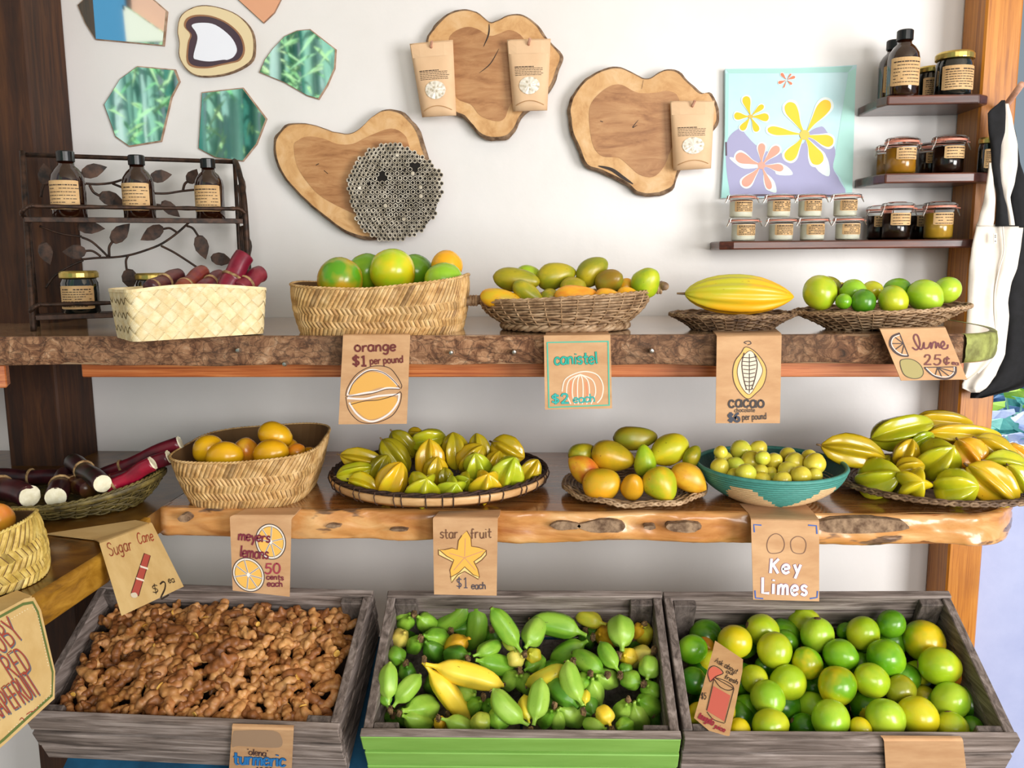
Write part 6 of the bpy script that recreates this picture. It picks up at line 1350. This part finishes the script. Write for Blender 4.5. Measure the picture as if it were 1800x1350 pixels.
c.text("'olena'", 435, 1326, 11, '#3a2430', 1.6, -4, .6, length=36, off=.0012); c.text('turmeric', 411, 1343, 22, '#2c7cc0', 4.0, -2, 1.0, length=90, outline=('#174a80', 1.6), off=.0012); c.text('$2.50', 450, 1360, 12, '#2a2430', 2.2, 0, 1.0, length=30, off=.0012)
# ---- bananas
def bunch(label, crown, items, heap, group='apple bananas in the green fronted crate', dz=None, smax=1.055):
    dz0 = heap.dz; heap.dz = dz0 if dz is None else dz; cp = heap.start(*crown, 0); cp = CAM+(cp-CAM)*1.0
    data, sps = [], []
    for (x0, y0, x1, y1, W, col, k) in items:
        W *= 1.06; x1 += (x1-x0)*.06; y1 += (y1-y0)*.06
        a = heap.start(x0, y0, 0); m = depth(a)/F_PX; d2 = math.hypot(x1-x0, y1-y0); Ltrue = max(d2*1.01, min(2.15*W, d2*1.6))
        ph = math.degrees(math.acos(min(1, d2/Ltrue))); th = math.degrees(math.atan2(-(y1-y0), x1-x0)); ax = sdir(th, -ph)
        mid = a+ax*(Ltrue*m/2); data.append((mid, ax, Ltrue*m, W*m, col, k, (x0, y0))); sps += [(p, r*.86) for p, r in spheres(mid+ax*Ltrue*m*.06, ax, Ltrue*m*.8, W*m)]
    heap.dz = dz0; s = settle(sps, heap.placed, .80, smax); heap.placed += [(CAM+(p-CAM)*s, r*s) for p, r in sps]
    cw = CAM+(cp-CAM)*s
    root = empty('banana_bunch' if len(items) > 1 else 'banana', cw, label, 'bananas' if len(items) > 1 else 'banana', group)
    for mid, ax, L_, W_, col, k, st in data:
        o = bpy.data.objects.new('banana' if len(items) > 1 else 'fruit_body', ME['banana', k]); COL.objects.link(o); o.parent = root
        rs = random.Random(int(st[0]*3+st[1])); o.rotation_euler = basis(ax, rs.choice((-90, 90, 20, -30, 160)) if k < 1 else rs.uniform(0, 360)).to_euler(); o.location = CAM+(mid-CAM)*s-cw
        o.scale = (L_*s/2/U, W_*s/2/U, W_*s/2/U); c_ = {'g': ('#6da42a', '#8fbb3c'), 'lg': ('#8db83e', '#a4c850'), 'dg': ('#4c8420', '#6a9c2e'), 'y': ('#f2cc2e', '#f5d648'), 'ly': ('#ecd468', '#dcd060'), 'yo': ('#e8b428', '#d6a024'), 'yg': ('#c9c83c', '#e2cc34'), 'ol': ('#8fa238', '#a8b040')}[col]
        v = rs.uniform(.94, 1.04); o.color = (*[q*v for q in L(c_[0])], 1); o['tint'] = tuple(q*v for q in L(c_[1]))
        t_ = bpy.data.objects.new('blossom_end', ME['bananatip']); COL.objects.link(t_); t_.parent = o
    rs = random.Random(int(crown[0])); m = depth(cw)/F_PX; mb = MB()
    V, F = lathe([(0, -7*m), (4*m, -5.5*m), (5*m, -1*m), (4.6*m, 4*m), (3*m, 6*m), (0, 6.5*m)], 9, cw); V = [Vector(v)+Vector((rs.uniform(-1, 1), rs.uniform(-1, 1), rs.uniform(-1, 1)))*1.9*m for v in V]
    mb.add(V, F); mk('crown', mb, M['stem'], root)
    return root
H_ = CHeap(c2, -.028)
bunch('two ripe bright yellow bananas joined, lying on the green ones', (745, 1160), [(745, 1164, 822, 1275, 36, 'y', 1), (748, 1166, 878, 1208, 40, 'y', 2)], H_, dz=.004)
bunch('single yellow-green banana with dark tip, in the middle of the crate', (1008, 1163), [(1006, 1166, 930, 1210, 34, 'yg', 1)], H_, dz=-.012)
bunch('tall green pair hanging from the card reading star fruit', (834, 1046), [(831, 1050, 768, 1110, 32, 'g', 0), (838, 1048, 828, 1148, 34, 'g', 0), (846, 1052, 858, 1082, 20, 'g', 2)], H_)
bunch('green bunch in the rear corner next to the turmeric crate', (728, 1079), [(722, 1078, 686, 1094, 28, 'lg', 2), (720, 1084, 700, 1116, 30, 'g', 2), (734, 1082, 758, 1122, 32, 'g', 2)], H_)
bunch('bunch with one pale yellow banana under the rear corner bunch', (740, 1122), [(712, 1112, 684, 1146, 32, 'ly', 2), (736, 1124, 718, 1156, 28, 'g', 2), (744, 1118, 780, 1138, 34, 'g', 2), (746, 1128, 776, 1172, 34, 'dg', 2)], H_)
bunch('small dark green bunch by the side plank, halfway down', (714, 1166), [(710, 1162, 684, 1156, 30, 'g', 2), (714, 1172, 714, 1200, 30, 'dg', 2)], H_)
bunch('light green fan of bananas against the side plank', (686, 1248), [(682, 1240, 681, 1176, 32, 'lg', 2), (690, 1242, 732, 1200, 32, 'lg', 2), (682, 1246, 670, 1222, 22, 'g', 2)], H_)
bunch('fat green bunch in the front corner by the side plank', (702, 1254), [(708, 1250, 760, 1268, 44, 'lg', 2), (706, 1258, 752, 1292, 34, 'lg', 2)], H_)
bunch('green bunch with ripe orange-yellow banana behind yellow pair', (822, 1158), [(832, 1154, 878, 1142, 28, 'g', 2), (834, 1160, 898, 1184, 36, 'g', 1), (826, 1150, 780, 1164, 30, 'dg', 2), (824, 1118, 782, 1166, 34, 'yo', 1)], H_)
bunch('green bunch with long banana pointing to the back plank', (922, 1150), [(916, 1146, 866, 1076, 34, 'g', 1), (924, 1140, 950, 1106, 38, 'lg', 2), (908, 1146, 890, 1128, 26, 'ol', 2), (918, 1154, 900, 1168, 30, 'ly', 2), (930, 1150, 945, 1160, 26, 'yg', 2)], H_)
bunch('green bunch touching the tip of the upper yellow banana', (914, 1180), [(908, 1186, 888, 1222, 32, 'lg', 2), (917, 1188, 926, 1228, 32, 'lg', 2), (922, 1178, 956, 1172, 28, 'g', 2)], H_)
bunch('small green bunch just under the yellow pair tips', (850, 1226), [(836, 1222, 796, 1230, 34, 'lg', 2), (846, 1232, 818, 1266, 30, 'g', 2), (858, 1236, 862, 1266, 28, 'dg', 2)], H_)
bunch('pale green bunch with brown scar at the front rim middle', (933, 1284), [(926, 1278, 866, 1222, 38, 'lg', 1), (938, 1276, 952, 1212, 36, 'lg', 1), (930, 1272, 922, 1240, 26, 'yg', 2)], H_)
bunch('olive banana end facing out, at the front rim', (846, 1292), [(846, 1290, 846, 1266, 34, 'ol', 2), (878, 1288, 876, 1258, 36, 'g', 2)], H_)
bunch('green bunch with one ripe stub below the yellow pair', (770, 1262), [(776, 1262, 832, 1292, 30, 'lg', 2), (768, 1264, 776, 1294, 22, 'yo', 2)], H_)
bunch('large green bunch near the back plank with yellow neighbour', (1042, 1120), [(1032, 1114, 936, 1094, 40, 'g', 1), (1034, 1126, 972, 1168, 36, 'g', 2), (1050, 1114, 1092, 1142, 36, 'yo', 1), (1066, 1098, 1016, 1090, 28, 'yg', 2)], H_)
bunch('mixed bunch with small spotted yellow banana', (1088, 1152), [(1094, 1144, 1096, 1100, 44, 'lg', 2), (1096, 1152, 1116, 1166, 30, 'y', 2), (1082, 1156, 1060, 1176, 26, 'g', 2)], H_)
bunch('yellow and green bunch in the rear corner by the lime crate', (1133, 1098), [(1133, 1100, 1142, 1142, 32, 'yg', 2), (1130, 1100, 1120, 1126, 24, 'yo', 2)], H_)
bunch('pale ripe yellow banana by the side next to the limes', (1150, 1143), [(1150, 1143, 1116, 1180, 36, 'ly', 1)], H_)
bunch('round green bunch against the plank shared with the limes', (1132, 1202), [(1138, 1196, 1148, 1168, 34, 'lg', 2), (1128, 1200, 1100, 1206, 32, 'g', 2), (1138, 1206, 1154, 1230, 32, 'g', 2)], H_)
bunch('green bunch of three bananas in the front corner by the limes', (1104, 1230), [(1102, 1238, 1096, 1276, 34, 'lg', 2), (1112, 1236, 1138, 1294, 34, 'lg', 1), (1120, 1230, 1164, 1266, 36, 'g', 2)], H_)
bunch('light green pair right of the single yellow-green banana', (1038, 1184), [(1040, 1192, 1052, 1254, 36, 'lg', 2), (1048, 1186, 1086, 1218, 34, 'lg', 2), (1034, 1190, 1024, 1216, 28, 'g', 2)], H_)
bunch('green bunch with big banana pointing up at the yellow-green one', (1025, 1250), [(1022, 1242, 998, 1180, 36, 'lg', 1), (1016, 1244, 970, 1216, 36, 'dg', 2), (1028, 1240, 1032, 1222, 16, 'yg', 2)], H_)
bunch('green trio at the front rim, right of the pale scarred bunch', (974, 1240), [(980, 1248, 984, 1294, 30, 'lg', 2), (970, 1250, 954, 1290, 30, 'g', 2), (984, 1244, 1022, 1290, 38, 'lg', 2)], H_)
bunch('low bunch with yellow stub at the front rim near the limes', (1076, 1284), [(1066, 1282, 1032, 1288, 28, 'lg', 2), (1074, 1276, 1058, 1256, 30, 'y', 2), (1086, 1280, 1112, 1288, 28, 'g', 2)], H_)
bunch('dark green pair deep between the mixed bunch and light pair', (1090, 1188), [(1088, 1182, 1060, 1142, 28, 'g', 2), (1092, 1180, 1108, 1184, 26, 'dg', 2)], H_)
bunch('big green banana lying behind the light green pair', (1068, 1186), [(1066, 1184, 1014, 1166, 36, 'g', 2)], H_)
lowb = CHeap(c2, -.072); rs = random.Random(77)
for i in range(6):
    for j in range(3):
        x, y = 705+i*84+rs.uniform(-14, 14)-j*5*(3-i)*.5, 1110+j*72+rs.uniform(-12, 12); a = rs.uniform(0, 2*PI); lowb.placed = []
        bunch('dark green bunch partly buried under the top bananas', (x, y), [(x, y, x+46*math.cos(a+d), y+34*math.sin(a+d), 32, 'dg', 2) for d in (0, .9)], lowb, 'buried banana bunches')
lowl = CHeap(c3, -.078)
for i in range(7):
    for j in range(3):
        x, y = 1240+i*(66+3*j)-j*4, 1110+j*66+(i % 2)*18; lowl.placed = []
        o = fruit('citrus', 'lime', 'lime', x+rs.uniform(-6, 6), y, 60, 58, rs.uniform(0, 180), 0, 'dg', lowl, 'buried limes', label='dark green lime buried beneath the top limes of the crate'); del o['px'], o['word']
# ---- turmeric
def turm(k):
    rs = random.Random(100+k); mb = MB(); n = 16; bend = rs.uniform(-.5, .5); Ls = 1.0
    P = [Vector((-1+2*i/n, bend*(1-(-1+2*i/n)**2)*.5, .12*math.sin(i*1.1+k))) for i in range(n+1)]
    def rad(t_): return .35*(math.sin(PI*min(max(t_*.94+.03, .03), .97))**.42)*(1+.10*math.sin(t_*34+k))
    mb.add(*tube(P, rad, 12))
    for j in range(rs.choice((2, 3, 3, 4))):
        b = P[rs.randint(3, n-3)]; a = rs.uniform(0, 2*PI); d = Vector((rs.uniform(-.5, .5), math.cos(a), math.sin(a))).normalized(); l = rs.uniform(.28, .6)
        Q = [b+d*l*i/6+Vector((0, 0, .04*i*i/6)) for i in range(7)]
        mb.add(*tube(Q, lambda t_: .25*math.sqrt(max(.12, 1-t_**3))*(1+.06*math.sin(t_*20)), 10))
    me = bpy.data.meshes.new('tmp'); me.from_pydata([tuple(Vector(v)*.03) for v in mb.V], [], mb.F); o = bpy.data.objects.new('tmp', me); COL.objects.link(o)
    md = o.modifiers.new('r', 'REMESH'); md.mode = 'VOXEL'; md.voxel_size = .0022; md.use_smooth_shade = True
    m2 = o.modifiers.new('s', 'SMOOTH'); m2.iterations = 2; m2.factor = .5
    dg = bpy.context.evaluated_depsgraph_get(); e = o.evaluated_get(dg); nm = bpy.data.meshes.new_from_object(e); nm.name = 'turmeric'; nm.materials.clear(); nm.materials.append(M['turmeric'])
    nm.polygons.foreach_set('use_smooth', [True]*len(nm.polygons))
    bpy.data.objects.remove(o); bpy.data.meshes.remove(me); return nm
TM = [turm(k) for k in range(10)]
cutm = mesh_of('cut_face', ([(U*math.cos(a)*.26, U*math.sin(a)*.24, z) for z in (-.001, .0015) for a in [2*PI*i/10 for i in range(10)]], [tuple(range(9, -1, -1)), tuple(range(10, 20))]+[(i, (i+1) % 10, (i+1) % 10+10, i+10) for i in range(10)]), noisy('turmeric_cut', '#c98e2a', '#e8bd62', 90, rough=.6), False)
rs = random.Random(42); w2, d2 = c1.w/2-c1.t, c1.d/2-c1.t
def hz(x, y): return -.030+.010*math.cos(x/w2*2.0)*math.cos(y/d2*1.6)+.018*(y/d2)*0-.020*max(0, (y/d2-.35))-.012*max(0, x/w2-.5)+.006*rnoise((x*14, y*14, 0))
cols = [('#a8703c', '#c08a50'), ('#8c5628', '#b07a40'), ('#b8804a', '#cf9a5e'), ('#935c30', '#7a4820'), ('#c08a58', '#a86c38')]
pts_ = []
nx, ny = 20, 15
for j in range(ny):
    for i in range(nx): pts_.append((-w2+.018+(2*w2-.036)*(i+.5*(j % 2))/(nx-.5)+rs.uniform(-.006, .006), -d2+.014+(2*d2-.028)*j/(ny-1)+rs.uniform(-.005, .005)))
assert len(pts_) == 300
for k, (x, y) in enumerate(pts_):
    sc_ = rs.uniform(.56, .92)*(1.25 if rs.random() < .12 else 1); o = bpy.data.objects.new('turmeric_root', rs.choice(TM)); COL.objects.link(o)
    x = max(-w2+.024, min(w2-.024, x)); y = max(-d2+.016, min(d2-.016, y))
    o.location = c1.at(x, y, hz(x, y)+rs.uniform(-.005, .006)); B_ = Matrix((c1.x, c1.y, c1.z)).transposed().to_4x4()
    o.rotation_euler = (B_ @ Matrix.Rotation(rs.uniform(0, 2*PI), 4, 'Z') @ Matrix.Rotation(rs.uniform(-.45, .45), 4, 'Y') @ Matrix.Rotation(rs.uniform(0, 2*PI), 4, 'X')).to_euler()
    o.scale = (sc_, sc_*rs.uniform(.9, 1.15), sc_); a, b = rs.choice(cols); v = rs.uniform(.85, 1.15); o.color = (*[q*v for q in L(a)], 1); o['tint'] = tuple(q*v for q in L(b))
    tag(o, 'knobby brown turmeric root among the heap filling the grey crate', 'turmeric', 'turmeric roots in the crate')
    if k % 6 == 0:
        cfo = bpy.data.objects.new('cut_face', cutm); COL.objects.link(cfo); cfo.parent = o; cfo.location = (.0300, 0, .001); cfo.rotation_euler = (0, PI/2, 0); cfo['label'] = 'pale cut end'
# lower layer, past the limit of three hundred: one mass
mb = MB(); mv = [[tuple(v.co) for v in m_.vertices] for m_ in TM[:3]]; mf = [[tuple(p.vertices) for p in m_.polygons] for m_ in TM[:3]]
for k in range(150):
    x, y = rs.uniform(-w2+.03, w2-.03), rs.uniform(-d2+.025, d2-.025); sc_ = rs.uniform(.55, .85); R_ = Matrix.Rotation(rs.uniform(0, 6.3), 3, 'Z') @ Matrix.Rotation(rs.uniform(-.4, .4), 3, 'Y'); kk = k % 3
    o_ = c1.at(x, y, hz(x, y)-.016); mb.add([o_+c1.x*(q := R_ @ (Vector(v)*sc_)).x+c1.y*q.y+c1.z*q.z for v in mv[kk]], mf[kk])
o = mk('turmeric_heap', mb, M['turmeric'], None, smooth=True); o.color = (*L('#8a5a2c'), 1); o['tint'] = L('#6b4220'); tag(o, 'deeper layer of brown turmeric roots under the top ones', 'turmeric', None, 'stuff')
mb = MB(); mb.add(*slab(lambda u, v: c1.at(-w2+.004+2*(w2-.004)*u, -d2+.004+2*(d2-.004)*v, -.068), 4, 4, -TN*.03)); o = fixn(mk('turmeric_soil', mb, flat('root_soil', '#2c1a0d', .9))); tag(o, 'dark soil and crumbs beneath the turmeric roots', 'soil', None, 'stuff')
# ================================================================== TOTE BAGS ON THE POST
def rowat(rows, t):
    y = rows[0][0]+(rows[-1][0]-rows[0][0])*t
    for a, b in zip(rows, rows[1:]):
        if y <= b[0] or b is rows[-1]:
            f = (y-a[0])/max(1e-6, b[0]-a[0]); f = max(0, min(1, f)); g = f*f*(3-2*f)*.4+f*.6; return y, a[1]+(b[1]-a[1])*g, a[2]+(b[2]-a[2])*g
def drape(name, rows, Y, amp, waves, mat, root, ph=0, th=.0022, nv=40, nu=16, yb=0):
    def fn(u, v):
        y, l, r = rowat(rows, v); off = amp*math.sin(u*waves*2*PI+ph+1.2*math.sin(v*3))*(.4+.6*v)+.003*noise.noise(Vector((u*3, v*4, ph)))-.006*math.sin(PI*u)*v+yb*v
        return onY(l+(r-l)*u, y, Y+off)
    mb = MB(); mb.add(*slab(fn, nu, nv, (0, th, 0))); return fixn(mk(name, mb, M[mat], root, smooth=True))
top = onY(1768, 188, 1.745)
mb = MB(); mb.add(*tube([onY(1758, 200, 1.80), onY(1768, 186, 1.775), onY(1796, 148, 1.70)], .0058, 10)); o = mk('wooden_peg', mb, M['dowel'], smooth=True); tag(o, 'slanting pinkish wooden peg on the pale post holding the tote bags', 'peg')
root = empty('tote_bag', top, 'black cotton tote bag hanging behind the white one on the post peg', 'bag', 'tote bags on the peg')
drape('bag_body', [(396, 1766, 1836), (440, 1770, 1838), (480, 1768, 1840), (540, 1764, 1842), (620, 1758, 1842), (655, 1740, 1838), (672, 1724, 1822), (684, 1712, 1790), (694, 1706, 1752), (700, 1706, 1726)], 1.768, .006, 1.6, 'blackcloth', root, 1)
drape('strap', [(176, 1761, 1767), (198, 1737, 1768), (230, 1738, 1767), (256, 1742, 1760), (290, 1744, 1758), (318, 1747, 1760), (340, 1752, 1764), (367, 1752, 1771), (398, 1750, 1774)], 1.736, .002, .5, 'blackcloth', root, 2, nu=6)
drape('strap', [(184, 1768, 1771), (240, 1778, 1787), (284, 1784, 1793), (310, 1781, 1801), (333, 1776, 1804), (360, 1778, 1808), (400, 1784, 1814)], 1.756, .002, .5, 'blackcloth', root, 0, nu=6)
root = empty('tote_bag', top, 'white cotton tote bag hanging in front on the post peg', 'bag', 'tote bags on the peg')
drape('back_panel', [(398, 1752, 1799), (430, 1752, 1795), (468, 1746, 1789), (501, 1740, 1777), (531, 1738, 1772), (556, 1740, 1774), (622, 1733, 1767), (657, 1706, 1752), (672, 1692, 1742), (682, 1691, 1734), (690, 1708, 1722)], 1.754, .003, 1.2, 'cotton', root, 0)
drape('front_panel', [(394, 1717, 1762), (440, 1708, 1765), (470, 1704, 1756), (510, 1702, 1748), (545, 1701, 1748), (590, 1698, 1750), (632, 1694, 1742), (655, 1691, 1720), (668, 1690, 1699)], 1.742, .005, 1.3, 'cotton', root, 2, yb=-.008)
drape('strap', [(286, 1739, 1743), (320, 1735, 1749), (350, 1730, 1750), (385, 1721, 1748), (397, 1717, 1746)], 1.738, .001, .5, 'cotton', root, 1, nu=5)
drape('strap', [(182, 1765, 1773), (210, 1766, 1780), (256, 1759, 1789), (289, 1758, 1789), (320, 1760, 1784), (347, 1763, 1776), (396, 1772, 1784)], 1.748, .002, .5, 'cotton', root, 0, nu=6)
mb = MB(); mb.add(*tube(catmull([onY(x, y, 1.7335-.0) for x, y in ((1762, 394), (1765, 440), (1757, 470), (1749, 510), (1748, 545), (1750, 590), (1742, 630), (1718, 657))], 6), .0016, 5)); mk('edge_seam', mb, M['cotton'], root, smooth=True)
c = Card((0, 1.728, 1.5), (0, -1, 0), root)
mb = MB(); mb.add(*prism([c.at(x, y, .0012) for x, y in ((1746, 410), (1752, 410), (1752, 428), (1746, 428))], (0, .001, 0))); fixn(mk('care_tag', mb, M['cotton'], root)); c.draw('tag_print', [[(1748, 414), (1750, 414)], [(1748, 417), (1750, 417)], [(1748, 424), (1750, 424)]], 1.4, '#3a3836', off=.0016)
candle_jar('small dark jar half hidden behind the black bag strap on the post', 1733, 1.784, Z2, 30, 60, 'clip jars on the middle wall shelf', .3)
# ================================================================== GARDEN BEYOND THE OPENING
def bigleaf(root, p, d, size, mat, lobed=True):
    x = Vector(d).normalized(); z = Vector((0, -.35, 1)).normalized(); y = z.cross(x).normalized(); z = x.cross(y); V = [p]; n = 14
    for i in range(n):
        a = 2*PI*i/n; r = size*(.55+.45*math.cos(a)**2*(1 if math.cos(a) > 0 else .5))*(1-.16*(i % 2))
        V.append(p+x*r*math.cos(a)+y*r*.85*math.sin(a)-z*size*.25*abs(math.sin(a))**1.5-z*.2*size*max(0, math.cos(a))**2)
    top_ = V; bot = [v-z*.0012 for v in V]; mb = MB(); F = [(0, i+1, (i+1) % n+1) for i in range(n)]; m = n+1
    F += [(m, m+(i+1) % n+1, m+i+1) for i in range(n)]+[((i+1) % n+1, i+1, m+i+1, m+(i+1) % n+1) for i in range(n)]
    mb.add(top_+bot, F); mk('leaf', mb, M[mat], root, smooth=False)
rs = random.Random(9)
M['leaf_pale'] = noisy('pale_lilac_leaf', '#9fb4e0', '#dfe8fb', 12, rough=.5); M['leaf_blue'] = noisy('blue_leaf', '#3f6a9c', '#6f9ccc', 12, rough=.5)
gard = [(1763, 748, 3.0, 'broad teal leaved garden plant outside, below the black bag', 'leaf_teal', .115, 12), (1790, 712, 3.3, 'lime green leaved plant at the edge of the garden opening', 'leaf_lime', .10, 12), (1800, 768, 2.7, 'pale bluish leaved plant low in the garden opening', 'leaf_pale', .07, 16), (1752, 700, 3.6, 'dark blue green plant farthest back in the garden opening', 'leaf_blue', .10, 14), (1758, 800, 2.6, 'pale ground plant just above the white sill', 'leaf_pale', .06, 14)]
for px, py, Y, lab, mt, sz, nlf in gard:
    p = onY(px, py, Y); root = empty('garden_plant', (p.x, p.y, -.1), lab, 'plant')
    mb = MB(); mb.add(*tube([Vector((p.x, p.y, -.1)), Vector((p.x+.02, p.y, p.z*.5)), p-Vector((0, 0, .03))], .012, 6)); mk('stem', mb, M['culm'], root)
    for i in range(nlf):
        a = rs.uniform(0, 2*PI); r = rs.uniform(.0, .20); q = p+Vector((math.cos(a)*r, math.sin(a)*r*.6, rs.uniform(-.18, .12))); bigleaf(root, q, (math.cos(a), math.sin(a)*.5, -.1), sz*rs.uniform(.6, 1.1), mt)
    for i in range(5):
        a = rs.uniform(0, 2*PI); mb = MB(); mb.add(*tube([p-Vector((0, 0, .18)), p+Vector((math.cos(a)*.09, math.sin(a)*.06, -.05)), p+Vector((math.cos(a)*.15, math.sin(a)*.1, .02))], .004, 5)); mk('leaf_stalk', mb, M['culm'], root)
mb = MB(); mb.add(*obox((.2, 6.5, -.1), (5.5, 0, 0), (0, .5, 0), (0, 0, 1.1))); 
for i in range(420):
    p = Vector((rs.uniform(.5, 5.0), 6.48-rs.uniform(0, .2), rs.uniform(-.1, 1.15))); a = rs.uniform(0, 6.3); d = Vector((math.cos(a), -.3, math.sin(a)))*.14; e = Vector((-math.sin(a), -.2, math.cos(a)))*.06
    mb.add([p-d, p+e, p+d, p-e], [(0, 1, 2, 3)])
o = mk('hedge_foliage', mb, M['leaf_teal']); tag(o, 'soft green hedge far behind the garden plants', 'hedge', None, 'stuff')
# ================================================================== BAMBOO AND AWNING THE MIRRORS LOOK AT
def vr(px, py, Yv): p = onY(px, py, Yv); return Vector((p.x, 3.786-p.y, p.z))
gr = 'bamboo grove facing the stand'
M['culm2'] = noisy('bamboo_culm_pale', '#a6d8d6', '#eefafc', 3, (3, 3, .4), .4); M['culm3'] = noisy('bamboo_culm_deep', '#2f7a74', '#5fa69c', 3, (3, 3, .4), .4); M['leafy'] = noisy('bamboo_leaf_bright', '#9fe0a0', '#e2f7c0', 8, rough=.5)  # near-white of the pale culms puts their highlights into the colour
for k in range(40):
    px = 170+k*11.5+rs.uniform(-4, 4); Yv = rs.uniform(5.4, 6.6); p = vr(px, 170, Yv); lean = rs.uniform(-.18, .18); r = rs.uniform(.024, .040)
    root = empty('bamboo', (p.x, p.y, 0), 'tall bamboo culm in the grove that the wall mirrors reflect', 'bamboo', gr)
    mb = MB(); P = [Vector((p.x+lean*(z-2)*.4, p.y, z)) for z in [i*.11 for i in range(42)]]
    def rad(t_): f = (t_*41*.11/.33) % 1.0; return r*(1.12 if f < .08 or f > .92 else 1.0)
    mb.add(*tube(P, rad, 9)); mk('culm', mb, M[rs.choice(['culm', 'culm2', 'culm2', 'culm3'])], root, smooth=True)
    mb = MB()
    for i in range(26):
        z = rs.uniform(1.5, 4.2); b = Vector((p.x+lean*(z-2)*.4, p.y+.05, z)); a = rs.uniform(0, 2*PI); d = Vector((math.cos(a), rs.uniform(0, .5), -rs.uniform(.1, .7))).normalized(); l = rs.uniform(.12, .24); n_ = d.cross(Vector((0, 1, .3))).normalized()*rs.uniform(.008, .016); b = b+Vector((math.cos(a)*.06, .03, 0))
        mb.add([b, b+d*l*.35+n_, b+d*l-Vector((0, 0, l*.2)), b+d*l*.35-n_], [(0, 1, 2, 3)])
    mk('foliage', mb, M[rs.choice(['leaf_bamboo', 'leafy', 'leafy'])], root, kind='stuff')
root = empty('awning', vr(220, 20, 4.9), 'blue, white and pink cloth awning behind the viewer, seen in the corner mirror', 'awning')
for nm, P, mt in (('blue_panel', [(150, -60), (215, -60), (222, 78), (160, 78)], 'awning_blue'), ('white_panel', [(215, 8), (290, 60), (290, 72), (222, 74)], 'awning_white'), ('pink_panel', [(196, -60), (330, -60), (330, 90), (290, 58), (215, 6)], 'awning_pink')):
    mb = MB(); mb.add(*prism([vr(*q, 4.9 if nm != 'pink_panel' else 4.95) for q in P], (0, -.02, 0))); fixn(mk(nm, mb, M[mt], root))
for px in (150, 330):
    p = vr(px, -60, 4.95); mb = MB(); mb.add(*tube([Vector((p.x, p.y-.03, 0)), Vector((p.x, p.y-.03, p.z+.1))], .03, 8)); mk('awning_pole', mb, M['culm3'], root)
